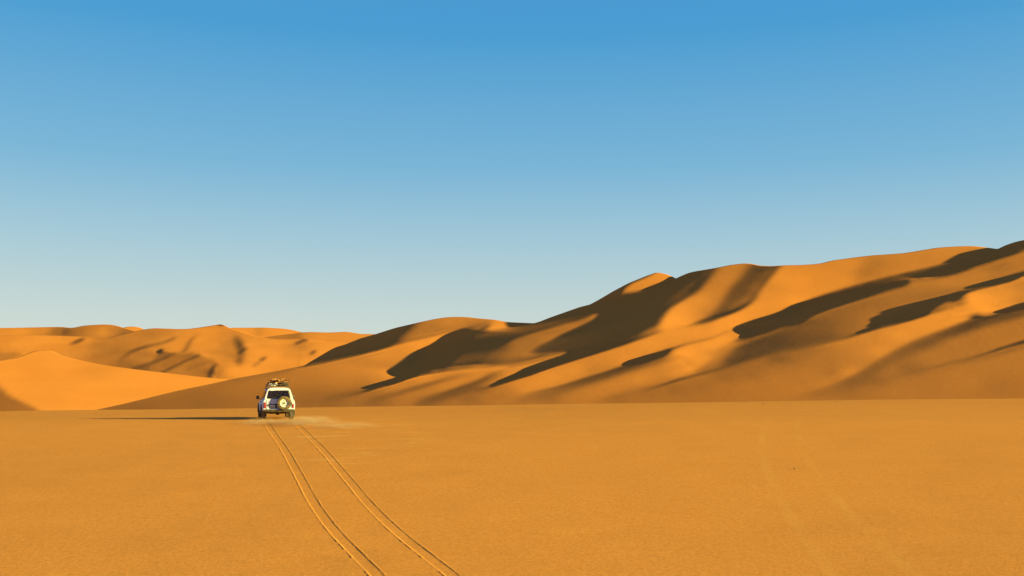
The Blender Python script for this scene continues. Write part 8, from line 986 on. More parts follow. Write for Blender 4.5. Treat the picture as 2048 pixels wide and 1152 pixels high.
[248,41,2,1,2,1,1,2,0,1,1,0,1,1,-1,-1,-2,-3,-3,-3,-4,-1,-1,0,2,4,3,2,1,-2,-2,-2,1,2,5,3,-6,-6,-3,1,4,6,-3,1],
[246,41,2,1,2,1,1,1,2,0,1,0,2,0,-1,-1,-2,-2,-5,-2,-3,-2,-1,0,3,3,4,1,0,-1,-1,-2,0,2,6,3,-7,-8,-2,3,2,7,-4,1],
[243,41,2,1,2,1,2,0,1,1,1,1,1,0,0,-2,-1,-4,-4,-2,-3,-2,-1,1,3,2,4,1,0,0,-2,-2,0,2,9,1,-11,-6,-1,2,4,6,-4],
[240,41,2,2,0,3,0,2,0,1,1,1,1,0,0,-1,-3,-2,-5,-2,-3,-2,0,0,3,3,2,3,-1,0,-2,-1,0,0,13,-2,-13,-5,0,2,4,6,-4],
[237,41,2,2,1,1,2,0,1,1,1,2,0,0,0,-1,-2,-4,-3,-4,-2,-1,-1,1,2,3,3,1,0,0,-1,-2,1,-4,18,-3,-14,-5,0,2,4,6,-3],
[234,41,2,2,1,1,2,0,1,2,0,1,1,1,-1,-1,-2,-3,-5,-2,-3,-2,1,0,2,4,1,2,1,-2,1,-3,1,-5,12,8,-13,-8,-3,3,4,6,-2],
[230,42,1,2,1,1,2,0,1,2,0,1,1,1,0,-2,-2,-3,-5,-2,-3,-1,-1,1,3,3,1,3,-1,0,-1,-1,-1,-3,0,15,1,-12,-8,2,5,6,-3],
[227,42,1,1,2,2,0,2,0,1,1,2,0,1,0,-1,-3,-3,-5,-2,-3,-2,1,1,2,2,3,2,-1,0,-1,0,-3,-1,-7,10,12,3,-19,-2,6,6,-3],
[223,42,2,0,2,1,2,0,2,0,1,1,1,2,-1,-1,-3,-3,-4,-4,-2,-1,0,1,2,3,2,1,1,-1,-1,-1,-1,-2,-7,1,11,19,-9,-20,14,-1,1],
[220,42,1,2,1,1,1,2,0,1,1,1,2,0,1,-2,-2,-4,-5,-3,-2,-1,0,1,2,3,3,0,1,-1,0,-2,-1,-3,-4,-4,6,16,18,-26,4,-1,1],
[216,42,1,2,1,1,2,0,1,1,1,1,2,0,1,-1,-3,-4,-5,-3,-2,-1,0,1,2,3,3,1,0,0,-2,0,-2,-3,-4,-3,2,11,28,-14,-16,8,-5],
[212,42,2,0,2,1,2,0,1,1,1,1,1,2,0,-1,-3,-4,-4,-4,-2,-2,1,1,3,1,4,1,1,0,-3,0,-3,-1,-5,-1,1,12,24,-13,-11,2,-1],
[208,43,0,1,2,1,2,0,1,1,0,2,2,0,2,-2,-3,-3,-6,-3,-2,-1,-1,2,2,3,2,3,1,-2,-1,-1,-3,-2,-2,-2,2,13,17,-9,-9,0,1],
[204,43,0,1,2,1,2,0,0,2,0,2,2,0,2,-1,-4,-3,-6,-3,-2,-2,1,0,3,2,4,2,1,-1,-2,-2,-1,-3,-2,0,2,13,12,-6,-7,3,1],
[200,42,2,0,2,1,1,1,1,0,1,2,1,2,1,-1,-3,-4,-6,-3,-3,0,-1,1,3,1,4,3,2,-1,-3,-2,-1,-3,-1,-1,4,12,8,-1,-8,5,-1],
[196,42,2,0,1,2,2,-1,2,0,1,1,2,2,1,0,-4,-4,-5,-4,-3,-1,0,1,2,2,4,2,3,0,-3,-3,-2,-2,-1,1,3,11,6,2,-6,3,0],
[191,43,0,1,2,1,1,1,0,1,0,2,2,2,1,0,-3,-5,-5,-4,-3,-1,0,1,1,3,3,3,3,0,-3,-2,-3,-2,0,0,4,10,3,6,-6,3,1],
[187,43,0,1,1,2,1,0,2,-1,1,2,2,2,1,0,-2,-6,-5,-4,-3,-1,0,0,2,2,4,3,3,0,-2,-4,-2,-1,-1,1,4,8,3,4,-5,2,0],
[182,43,0,1,1,2,1,0,1,0,1,2,1,3,1,0,-2,-5,-6,-4,-3,0,-2,2,0,3,3,3,4,0,-2,-3,-2,-3,1,0,5,7,2,0,-4,1,1],
[177,43,1,-1,3,0,1,2,-1,1,1,1,2,2,2,1,-2,-6,-6,-4,-2,-2,0,0,1,3,2,4,3,1,-1,-4,-2,-2,0,1,4,6,3,-4,-4,2,0],
[173,43,0,1,0,3,0,1,1,-1,2,0,3,1,3,1,-1,-6,-7,-4,-3,0,-1,0,1,2,3,3,4,1,-1,-3,-3,-1,-1,1,4,6,2,-4,-2,1,0],
[168,43,0,1,0,2,2,-1,2,-1,1,1,2,2,3,1,-1,-6,-6,-6,-1,-1,-1,1,0,2,2,4,2,3,-1,-2,-3,-2,0,1,2,6,3,-3,-3,0,1],
[163,43,0,1,0,2,1,1,0,-1,2,0,3,2,2,2,-1,-5,-7,-5,-3,0,0,0,0,2,3,1,4,2,0,-1,-3,-2,-1,1,3,4,3,-2,-3,-1,0,0],
[158,43,0,0,2,0,2,1,-1,1,0,1,2,2,2,3,0,-5,-9,-4,-2,-1,0,1,0,1,2,2,2,4,0,-1,-2,-2,-1,0,2,5,3,-2,-4,-1,0,0],
[153,43,0,0,1,1,2,0,1,-1,0,2,1,3,1,3,2,-6,-8,-5,-3,1,-1,1,0,2,2,0,3,3,1,0,-2,-3,0,-1,2,5,2,0,-5,-1,1,0],
[149,42,1,0,1,1,1,1,0,0,0,1,1,3,2,3,1,-3,-10,-6,-1,-1,0,1,0,3,2,0,1,4,1,0,-1,-3,-1,-1,3,3,2,1,-3,-4,1,0],
[144,42,1,0,0,2,1,1,0,-1,0,1,2,3,0,4,3,-3,-10,-7,-2,1,-1,1,0,1,4,1,2,1,3,-1,0,-3,-2,-1,3,3,2,1,-3,-3,0,3,-2],
[139,42,1,-1,1,2,0,2,0,-1,-1,2,1,3,1,3,4,-2,-11,-7,-2,1,0,0,1,-1,3,2,3,4,1,-1,-1,-2,-3,0,1,4,2,1,-2,-4,0,2,-2],
[134,42,0,1,0,1,1,1,1,-1,-1,0,3,2,2,1,5,0,-9,-11,0,-1,2,0,0,0,-1,4,0,9,5,-4,-2,-3,-2,-1,1,4,2,0,-1,-3,-1,2,2,-2],
[129,42,0,0,1,1,0,2,1,-2,0,-1,3,3,1,1,4,-1,-3,-10,-4,0,1,1,0,0,-2,2,-2,7,16,-3,-7,-3,-4,0,2,2,3,1,-2,-2,-2,1,2,-1],
[124,42,0,0,0,1,2,0,2,-2,-1,-1,3,3,2,0,1,1,0,-6,-6,-2,0,2,-1,0,-1,-1,1,-3,21,11,-13,-7,-3,-1,2,2,3,0,0,-4,0,0,1,0,0],
[119,42,0,-1,1,1,1,2,-1,0,-1,-1,1,4,3,0,-2,1,1,1,-7,-4,-2,3,-1,-2,0,-1,1,-6,12,28,-8,-16,-3,-2,2,2,3,0,-1,-2,-1,0,2,1,0],
[114,42,-1,1,0,0,2,0,2,-1,-2,-1,1,4,3,0,0,-3,1,5,-3,-6,-3,1,-1,-1,-2,1,-2,-1,-3,31,16,-26,-8,-1,1,2,2,1,-1,-1,-2,1,0,2,-1],
[109,42,-1,0,1,0,1,1,2,-2,-1,-2,1,3,4,1,0,-3,-2,5,5,-6,-5,-3,1,-3,-1,1,-2,1,-8,18,36,-15,-24,1,-1,4,1,0,0,-1,-1,0,0,2,-1,0],
[104,42,-1,0,0,1,0,2,1,-1,-1,-3,0,4,4,2,-1,-2,-2,1,9,0,-6,-7,0,-3,-1,0,0,-1,-4,2,39,11,-33,-6,-1,3,1,1,0,-1,-1,0,1,2,1,-1],
[100,41,0,0,-1,2,0,1,2,-1,-2,-2,-1,3,5,2,-1,0,-3,0,5,10,-6,-8,-5,-2,-2,0,2,-2,-1,-5,27,33,-26,-20,2,0,1,1,1,-1,0,0,0,2,1,0],
[95,41,0,-1,1,0,1,0,2,0,-2,-2,-1,2,4,4,-1,-1,-2,-1,2,13,2,-10,-10,-2,-2,-1,4,-1,-3,-5,14,41,-6,-32,-1,-1,2,0,1,0,1,-1,2,0,1,0],
[90,41,0,-1,0,1,0,2,0,0,-1,-2,-2,2,5,4,-1,-1,-1,-2,-1,8,15,-8,-14,-6,-1,-1,4,1,-6,0,2,37,15,-32,-11,0,0,1,2,0,2,-1,1,1,0,0,0],
[86,41,-1,0,0,0,1,1,1,0,-1,-3,0,-1,6,5,0,-2,-1,-1,-3,3,16,3,-14,-11,-2,1,2,3,-7,-2,2,25,30,-22,-24,1,-1,1,2,2,1,0,1,0,0,0,1],
[82,40,0,0,0,0,0,1,2,0,-2,-1,-2,0,4,7,0,-1,-1,-1,-4,-1,11,14,-11,-12,-6,3,0,3,-2,-7,3,15,31,-2,-33,-2,-2,1,3,2,1,1,-1,2,0,-1,1],
[77,41,-2,1,0,-1,1,1,1,1,-2,-1,-2,-1,3,8,3,-2,-2,-1,-3,-3,6,14,0,-13,-10,1,-1,-2,18,-10,-5,11,20,22,-36,-10,-2,2,2,3,1,1,0,1,0,0,-1],
[73,40,0,-1,1,-1,1,0,2,0,0,-3,-1,-1,-1,6,13,-2,-5,-2,-3,-2,3,7,8,-6,-13,-5,1,-5,10,27,-26,7,8,32,-21,-24,0,-1,4,3,1,1,0,1,0,0,0],
[69,40,-1,1,-1,0,0,1,1,1,0,-2,-2,-2,0,-1,15,12,-12,-6,0,-2,2,3,5,4,-12,-7,-3,0,9,27,-22,-1,5,25,3,-32,-4,-2,4,3,3,0,1,0,0,0],
[65,40,-1,0,0,0,0,1,0,2,0,-2,-2,-2,-1,0,5,20,0,-15,-3,1,2,1,1,4,-2,-9,-5,3,14,13,-14,-4,5,10,19,-22,-16,0,2,4,2,1,1,0,1,-1],
[61,40,-1,0,0,-1,1,0,2,0,1,-2,-2,-2,-1,0,1,13,16,-12,-12,2,2,1,0,1,0,-4,-4,6,11,7,-11,-4,4,3,14,0,-21,-5,1,5,1,3,0,1,-1,1],
[57,40,-1,0,-1,1,-1,1,1,2,0,-2,-3,0,-2,-1,2,6,14,6,-15,-6,4,2,-2,0,0,-3,2,10,5,4,-12,-2,3,2,4,7,-9,-11,1,1,4,1,1,1,0,-1],
[54,39,0,0,-1,0,1,-1,2,1,1,-2,-2,-2,-1,0,0,6,8,8,-2,-12,2,2,-1,-2,0,-5,6,22,-6,2,-12,-2,3,1,2,2,-2,-4,-3,0,2,2,2,-1,1,0],
[50,39,0,0,-1,0,0,1,0,2,1,-2,-3,0,-2,-1,2,4,7,2,5,-3,-6,2,-1,-2,-1,-2,3,32,-11,-3,-11,-1,1,2,1,0,-2,1,-4,0,0,3,2,-1,1,0],
[47,39,-1,1,-1,0,0,0,1,2,1,-3,-1,-2,-1,0,1,4,5,3,-1,4,1,-5,-2,-1,0,-4,7,34,-12,-7,-10,-3,2,2,0,0,-2,1,-2,-1,0,3,1,1,-1,1],
[43,39,0,-1,0,0,0,0,1,1,1,-1,-3,0,-2,0,1,3,6,2,-2,-1,9,1,-10,0,-1,0,3,36,-6,-13,-10,-3,1,1,1,-1,0,-1,-2,0,0,3,1,1,-1,1],
[40,39,-1,0,0,0,0,-1,2,1,1,-2,-1,-2,0,-2,2,3,6,1,0,-5,3,14,-8,-9,4,-1,3,27,6,-9,-15,-5,0,2,0,-1,0,-2,-1,-1,2,1,2,1,0,0],
[37,39,-1,0,-1,1,0,-1,2,0,2,-2,-2,0,-2,0,-1,5,5,3,-1,-4,-3,11,7,-13,-1,3,4,26,-7,6,-18,-3,0,2,-1,-2,-1,-2,-2,0,2,1,2,1,0,0],
[34,39,-1,-1,1,-1,1,-1,1,1,1,-1,-2,0,-1,-2,-1,4,7,4,-2,-3,-4,4,10,-1,-10,5,7,28,-15,6,-20,1,-2,4,2,1,-5,-3,-3,0,1,2,2,1,1,-1],
[31,39,-2,1,-1,1,-1,0,1,0,2,-2,-1,0,-1,-2,-1,2,7,6,0,-4,-5,2,3,11,-8,-1,13,27,-13,-3,-17,0,-3,3,1,5,1,-5,-6,-2,2,3,1,1,1,0,-1],
[28,39,-2,1,-1,0,0,0,0,1,1,-2,1,-1,-2,0,-2,1,6,7,2,-4,-4,-2,2,5,8,-6,18,23,-9,-15,-10,-3,-1,1,2,1,2,0,-5,-3,0,2,2,2,0,0,0],
[26,38,-1,1,-1,-1,1,0,0,0,1,-1,0,0,-1,-2,-1,1,4,7,4,-2,-4,-4,1,-1,13,1,26,11,-7,-20,-8,-3,-1,3,0,0,1,0,-4,0,-1,1,2,2,0,0,0],
[23,38,0,-1,-1,1,-1,1,-1,1,0,-1,2,-2,0,-2,-1,1,3,6,6,-1,-3,-5,0,-4,8,15,33,2,-12,-21,-6,-3,0,3,0,-1,0,-1,-3,1,-1,2,0,3,1,0,0],
[21,37,1,-1,-1,1,-1,0,0,-1,2,-2,3,-2,0,-2,-1,1,3,5,5,1,-2,-3,-5,2,-1,34,22,-2,-14,-18,-7,-2,1,3,-1,0,-2,-2,-1,0,1,0,2,1,3,0,0,0],
[18,38,-1,0,-1,0,0,0,-1,0,0,0,3,-2,-1,-1,-1,1,4,4,3,2,0,-2,-5,-1,6,38,10,-2,-14,-17,-6,-2,2,2,1,-3,-1,-3,0,0,0,1,2,0,5,1,-1,0],
[16,38,-1,-1,1,-2,1,-1,0,-1,0,-1,3,1,-2,-2,0,3,3,3,3,0,3,-2,-3,-4,17,29,5,-1,-14,-14,-8,0,1,4,-2,-1,-3,-2,0,-1,2,0,0,3,4,1,-2,1],
[14,37,0,0,-1,-1,1,-2,1,-2,-1,-2,2,4,-1,0,-1,4,3,3,1,-1,3,0,-1,-3,19,23,4,-2,-13,-13,-7,-2,4,1,0,-3,-2,-2,1,-2,1,1,0,2,5,3,-4,2],
[12,37,0,-1,0,0,-2,1,-1,-1,-3,-2,1,4,2,-2,1,3,6,5,0,-3,1,3,0,-2,19,17,6,-3,-12,-14,-5,-1,1,3,-2,-2,-2,-1,-1,0,0,0,1,1,7,3,-7,4,0],
[10,37,0,-1,0,-1,0,-1,-1,-1,-1,-2,1,-1,2,1,0,5,2,8,6,-3,-3,7,-5,2,17,13,7,-3,-11,-12,-7,0,1,1,-1,-3,-1,-1,0,-1,0,-1,2,1,8,3,-11,5,0],
[9,37,-1,0,0,-1,-1,0,-1,-1,-2,-1,1,-1,1,2,2,2,3,3,7,4,2,1,-7,5,13,13,7,-2,-11,-12,-6,1,-1,1,-2,-2,-1,-1,0,0,-2,0,3,-3,15,-9,-4,0,0],
[7,37,0,-2,1,-2,1,-2,0,-2,-1,-1,0,0,1,2,3,1,3,3,6,8,5,-8,-4,6,11,13,7,-2,-10,-11,-5,-1,-1,1,-3,-1,-1,0,-1,-1,0,0,2,-5,17,-31,18,2,0],
[6,37,-1,0,-1,0,-1,-1,-1,0,-3,0,0,0,0,4,1,4,1,3,7,9,4,-11,-2,7,10,11,8,-1,-9,-12,-6,0,0,0,-2,-2,-1,0,-1,-1,1,-1,1,-3,10,-40,24,16,-8],
[4,37,0,-2,0,0,-1,-1,-1,-1,-1,-1,0,0,1,2,3,3,1,4,7,10,0,-10,0,5,9,12,9,0,-10,-13,-5,0,1,0,-3,-1,-2,-1,0,0,-1,2,-3,4,-9,-22,19,-10],
[3,37,-1,0,-1,0,-1,-1,-1,-1,-1,-1,0,0,2,2,3,2,1,3,9,10,-3,-9,0,6,7,13,10,1,-11,-13,-5,-1,2,1,-3,-2,-1,-2,0,0,0,1,-2,4,-15,-7,3,0],
[3,36,1,-2,0,0,-2,1,-2,-1,-1,-1,1,0,2,2,3,0,2,3,9,10,-5,-8,0,5,7,14,13,0,-11,-15,-5,0,2,1,-2,-2,-2,-2,1,-1,1,0,0,-1,-8,5,-3],
[2,36,1,-2,0,0,-1,-1,-1,-1,0,-2,1,2,1,3,0,2,0,4,10,8,-7,-7,2,2,9,13,16,1,-12,-16,-6,0,3,0,-1,-2,0,-3,1,-1,1,-1,1,-3,-1,1],
[1,37,-1,0,-1,-1,0,-1,0,-2,0,-1,1,1,3,2,0,0,0,5,10,7,-12,-1,0,5,5,16,17,1,-12,-19,-5,-1,3,2,-1,-1,-1,1,-2,1,-1,-1,0,-2,2,-1],
[1,36,1,-2,0,0,-1,-1,0,-1,-1,0,0,3,1,3,-1,0,0,3,9,6,-12,3,0,5,5,12,20,3,-12,-20,-7,0,2,2,2,0,0,0,1,-2,-1,-1,-2,-1,1],
[0,37,-1,0,-1,0,-1,0,-2,0,0,-1,2,1,3,1,-1,0,-1,2,8,2,-6,0,5,3,6,6,14,19,-9,-24,-11,0,2,3,4,0,2,0,0,-1,-4,-2,-2,1,1],
[0,37,-1,0,-1,0,-1,0,-1,-1,0,1,0,2,3,0,-1,-1,0,1,5,2,-6,3,5,4,4,5,6,21,8,-22,-20,-2,4,3,5,2,1,1,-2,-2,-4,-3,-2,2],
[0,37,-1,0,0,-2,1,-1,-1,0,-1,1,1,3,1,0,-1,-2,1,1,4,0,-5,3,6,5,2,4,7,10,15,-6,-19,-12,4,3,6,2,1,0,-2,-4,-2,-4,2],
[0,37,-1,0,0,-1,0,-1,-1,0,0,1,1,2,2,-1,-1,-2,0,3,3,-3,-3,4,6,5,1,4,9,6,10,-3,-1,-21,1,1,7,3,0,-1,-1,-3,-4,-3,1],
[0,37,0,-1,-1,1,-2,1,-2,1,-1,2,1,2,1,-1,-2,0,-1,3,3,-6,0,5,7,3,-1,7,7,10,4,1,-3,-17,-3,2,6,2,2,-1,-2,-2,-4,1],
[1,37,-1,0,0,-1,0,0,-1,0,0,1,2,1,2,-2,-2,-1,0,3,2,-5,0,6,8,-1,2,7,7,10,3,2,-7,-14,-3,2,4,4,0,0,0,-4,-4,1],
[1,37,0,-1,0,-1,0,0,-1,1,-1,2,2,1,0,0,-3,-1,-1,-1,6,-1,-1,7,5,-2,4,6,10,7,4,0,-9,-11,-3,1,5,2,1,1,-1,-3,1],
[1,37,0,0,-1,-1,0,0,0,0,0,2,1,1,1,-2,-2,-1,-2,-2,4,2,4,8,1,-4,6,7,10,6,2,-2,-8,-9,-3,2,3,2,1,1,-1,-5,3],
[2,37,0,-1,0,0,0,-1,0,0,1,1,2,1,-1,-1,-2,-1,-3,-1,1,3,5,13,-3,1,2,8,9,6,0,-3,-9,-6,-3,1,4,2,-1,3,-2,0,1],
[3,37,0,-1,0,0,0,-1,1,-1,1,2,1,1,0,-2,-2,-2,-2,-1,1,2,3,6,9,7,1,3,10,3,-1,-5,-8,-5,-2,2,3,0,1,0,-2,1],
[3,37,0,0,-1,0,0,0,-1,1,1,1,2,0,-1,-1,-2,-3,-1,0,0,2,3,0,6,17,15,-7,7,1,-3,-6,-6,-5,-1,3,2,-1,1,-1,-3,2],
[4,37,0,0,-1,1,-1,-1,1,0,2,0,2,0,-1,-1,-3,-1,-2,-1,2,2,1,1,4,16,24,-7,1,1,-5,-5,-7,-4,1,2,2,-1,-1,0,-4,2],
[5,37,0,0,0,-1,0,0,0,1,0,2,1,0,-1,-2,-1,-3,-1,0,1,2,2,1,5,19,17,-5,2,-2,-4,-6,-6,-3,1,3,0,-1,-1,-1,1,-1],
[6,37,0,0,0,-1,0,1,-1,1,1,1,1,0,-1,-2,-2,-2,-1,0,2,1,2,2,9,18,10,-1,0,-2,-5,-6,-5,-1,1,2,0,-3,-3,1,0,-1],
[6,38,-1,0,0,-1,1,-1,1,0,1,2,0,-1,0,-2,-2,-2,-1,1,1,2,1,4,11,16,7,0,-1,-2,-6,-5,-5,0,2,1,0,-5,-4,1,0],
[7,38,-1,0,0,0,-1,1,0,0,2,0,1,0,-2,-1,-3,-1,0,0,1,3,1,5,14,12,5,1,-2,-4,-4,-5,-4,0,3,1,-2,-6,-5,3,-2],
[8,38,-1,0,0,0,0,-1,1,1,1,0,1,0,-2,-2,-1,-2,0,0,2,2,2,7,13,11,4,0,-2,-4,-5,-4,-3,1,3,0,-3,-8,-3,3,-2],
[9,38,-1,0,0,0,0,0,0,1,1,1,0,-1,-1,-2,-1,-2,0,1,1,2,4,8,11,10,4,-1,-2,-5,-4,-4,-1,0,4,0,-6,-7,-4,4,-2],
[10,38,-1,1,-1,0,0,0,0,1,1,1,0,-1,-1,-2,-2,0,-1,1,2,2,4,9,10,9,2,0,-2,-4,-5,-3,-2,2,5,-1,-9,-8,-1,3,-1],
[11,38,-1,1,-1,0,0,0,1,0,2,-1,1,-1,-2,-1,-1,-1,-1,2,1,3,4,10,9,6,3,0,-2,-3,-6,-2,-2,1,9,-3,-12,-8,1,3,-2],
[12,38,0,-1,0,0,1,-1,1,0,2,-1,1,-1,-2,-1,-1,-1,0,1,2,2,6,8,9,6,1,1,-1,-4,-6,-2,-1,1,12,-5,-15,-7,1,4,-1],
[13,38,0,-1,1,-1,0,1,0,0,2,-1,1,-1,-2,-1,-1,-1,0,2,1,4,5,8,8,4,1,3,-2,-4,-5,-4,2,-3,20,-10,-16,-6,0,6,-3],
[14,38,0,0,-1,0,1,-1,2,-1,2,-1,1,-2,0,-2,-2,1,0,1,2,3,7,7,6,3,3,1,0,-4,-7,-5,7,-10,27,-9,-18,-7,0,6,-3,0],
[16,37,1,0,-1,1,-1,1,0,1,1,0,-1,-1,-1,-1,-1,0,0,2,1,4,7,6,6,2,2,3,1,-7,-7,-4,6,-8,11,13,-13,-15,-4,8,-4,0],
[17,38,-1,1,0,-1,1,0,0,1,1,0,-1,-1,-1,-1,-1,0,1,-1,4,3,7,7,4,3,1,6,-2,-7,-10,1,1,1,-8,19,6,-14,-18,12,-7,1],
[18,38,0,-1,1,0,-1,2,-1,1,1,0,-1,-1,-1,-1,0,-1,0,1,3,5,6,5,4,2,3,6,-1,-11,-9,1,3,2,-11,9,13,4,-21,-1,1,0],
[19,38,0,0,-1,1,0,0,1,0,1,-1,1,-2,-1,-1,0,-1,1,1,3,4,7,4,4,1,2,9,-2,-15,-6,0,5,0,-4,-5,12,12,5,-31,15,1],
[20,38,0,0,0,0,0,0,1,0,1,-1,0,0,-2,-1,0,0,0,1,4,5,5,5,1,2,2,12,-6,-15,-6,1,6,0,-3,-7,5,12,27,-37,18,1],
[21,38,0,0,0,0,0,1,0,0,1,-1,0,-1,0,-2,0,0,1,1,4,5,4,4,2,2,-1,13,-5,-11,-10,1,7,0,-4,-3,-1,18,17,-20,10,0],
[23,38,0,0,0,0,0,1,0,0,1,-1,0,-1,0,-2,0,1,0,2,3,6,4,3,2,0,0,0,4,5,-16,-3,6,0,-5,-1,1,17,5,-10,5],
[24,38,0,0,0,0,1,-1,1,1,0,-1,0,-1,-1,0,-1,1,1,1,5,4,4,3,2,0,-2,-4,0,10,5,-14,2,-4,-1,-3,6,12,1,-7,3],
[25,38,0,0,0,1,-1,1,0,1,0,-1,0,-1,-1,0,0,0,1,2,4,5,3,3,2,-1,-1,-5,0,5,14,-11,-6,-1,-3,-2,8,9,-1,-6,3],
[26,38,1,-1,0,0,1,0,0,1,-1,1,-1,-1,-1,0,0,0,2,2,4,4,4,2,1,0,-2,-3,-1,8,8,-8,-6,-2,-3,1,6,7,0,0,-1],
[27,39,-1,0,0,1,-1,2,-1,1,-1,1,-2,0,0,-1,0,1,1,3,3,5,3,2,1,0,-2,-3,1,8,4,-8,-4,-3,-2,1,7,3,0,-1,1],
[29,38,0,1,-1,0,1,0,1,-1,1,-1,0,-1,0,-1,0,1,2,2,5,3,3,2,1,0,-3,-1,2,7,1,-7,-4,-2,-2,3,5,0,-1,1],
[30,38,1,-1,0,1,0,0,1,-1,1,-1,0,-1,0,-1,0,2,1,3,4,3,3,3,0,0,-3,0,3,5,-1,-5,-5,-2,0,2,5,-2,0,0],
[31,39,-1,0,1,-1,1,1,-1,1,0,-1,0,-1,-1,1,0,0,3,3,3,4,2,3,0,-1,-1,0,3,4,-2,-5,-4,-2,0,3,2,0,-2,1],
[32,39,-1,1,-1,1,0,0,1,0,-1,1,-2,0,0,0,0,1,2,4,2,4,3,2,0,-1,-1,1,4,1,-3,-3,-4,-2,0,3,2,-1,-1,0],
[34,38,1,-1,1,0,0,0,1,0,-1,0,0,-1,0,0,0,2,1,4,4,2,3,2,0,-1,0,1,2,2,-3,-4,-3,-2,1,2,0,1,-2,1],
[35,38,1,0,-1,1,0,1,0,-1,1,-1,0,-1,0,0,0,2,3,2,4,3,2,2,0,-1,0,2,2,0,-3,-3,-4,0,0,2,0,0,0,0],
[36,39,-1,1,0,0,0,1,-1,1,0,-1,-1,1,-1,0,1,1,3,3,3,3,3,1,0,-1,1,1,2,0,-4,-2,-4,0,0,1,1,0,-1],
[38,38,1,-1,1,0,1,-1,1,0,-1,0,0,-1,0,1,0,2,2,4,2,4,1,2,0,0,0,2,1,-1,-3,-3,-2,-2,2,0,0,0,0],[39,38,1,0,0,0,0,1,0,-1,1,-1,0,-1,0,1,0,3,1,4,3,3,2,1,0,0,1,1,1,-2,-2,-3,-3,0,0,1,0,0,0],
[40,39,-1,1,0,0,1,0,-1,1,0,-1,-1,1,-1,1,1,1,4,2,3,4,1,1,0,0,1,2,-1,-1,-2,-4,-1,-1,0,1,-1,1,0],
[41,39,0,0,0,0,0,1,0,0,-1,0,0,-1,1,0,1,2,3,3,3,2,2,1,1,-1,2,0,0,-1,-3,-3,-1,-1,0,1,-1,1],[43,38,1,0,0,0,1,0,0,-1,1,-1,0,-1,1,0,2,1,3,3,4,1,3,0,0,1,1,0,0,-1,-4,-2,-1,-1,0,1,-1,0],
[44,39,-1,1,1,-1,1,-1,1,0,-1,0,0,0,0,0,2,2,3,2,4,1,3,0,1,0,1,0,0,-2,-3,-2,-1,-1,0,0,0,1],[45,39,0,0,0,0,1,0,0,-1,1,-1,0,0,0,0,2,3,2,3,3,2,1,2,-1,2,0,0,0,-3,-2,-2,-1,-1,0,0,0],
[46,39,0,0,0,1,0,-1,1,0,-1,1,-2,1,0,1,2,2,2,3,4,1,1,2,0,1,0,0,-1,-2,-2,-2,-2,0,0,0,0],[48,39,-1,2,-1,0,1,0,0,0,-1,0,0,0,0,2,0,4,1,4,2,3,1,0,1,1,0,0,-1,-2,-2,-3,0,-1,0,-1],
[49,39,0,0,0,1,0,0,-1,1,0,-1,0,0,0,2,1,2,4,2,2,3,1,1,0,1,0,0,-2,-1,-3,-1,-2,0,0,0],[50,39,0,0,1,-1,1,0,0,0,-1,0,0,0,1,1,1,3,3,2,3,2,1,1,0,1,0,0,-2,-2,-1,-3,0,-2,2],
[51,39,0,1,-1,1,0,0,-1,1,0,-1,0,0,1,1,2,2,3,3,2,2,1,1,0,2,-1,-1,-1,-2,-2,-2,0,-2,1],[53,39,0,0,1,-1,1,0,0,0,-1,0,0,1,0,1,2,3,2,3,2,2,2,0,1,0,0,-1,-2,-1,-2,-2,0,0,-1],
[54,39,0,0,1,0,0,0,-1,1,-1,1,-1,0,2,0,3,2,2,3,3,1,2,0,1,0,0,-1,-2,-2,-1,-2,-1,1],[55,39,0,1,-1,1,0,0,0,0,-1,0,0,1,0,2,2,2,3,3,1,3,0,2,0,0,0,-2,-1,-1,-3,-1,1,0],
[56,39,1,-1,1,0,0,-1,1,0,-1,1,-1,1,0,2,2,3,2,3,2,1,2,1,0,0,-1,0,-2,-2,-2,-2,2],[58,39,0,0,1,0,0,0,0,-1,1,-1,1,-1,2,1,3,2,2,3,2,2,1,1,0,0,-1,-1,-1,-2,-2,0,1],
[59,39,0,1,-1,1,0,0,0,0,-1,1,-1,1,1,1,3,2,3,2,3,1,1,0,1,0,0,-2,-2,-2,-2,1],[60,39,1,-1,1,0,0,0,0,-1,1,-1,1,0,1,2,1,4,2,3,1,2,1,1,0,0,-1,-1,-2,-3,2,0],
[61,39,1,-1,1,0,0,0,0,0,-1,0,1,0,2,1,2,3,2,3,1,3,0,1,0,0,-1,-2,-2,-2,0],[62,40,-1,1,-1,1,0,0,0,0,-1,1,-1,2,0,3,1,3,3,2,2,1,1,1,0,0,-1,-2,-3,2,0],
[64,39,0,1,0,0,0,0,0,-1,1,-1,1,0,2,2,1,4,2,2,2,1,2,0,0,0,-2,-2,-3,2],[65,39,0,1,0,0,0,0,0,0,-1,1,-1,2,1,2,2,2,4,1,2,2,0,1,0,0,-2,-3,2,0],
[66,39,1,-1,1,0,0,0,0,0,-1,1,0,0,2,2,3,2,2,3,1,2,1,0,0,0,-3,-3,2],],
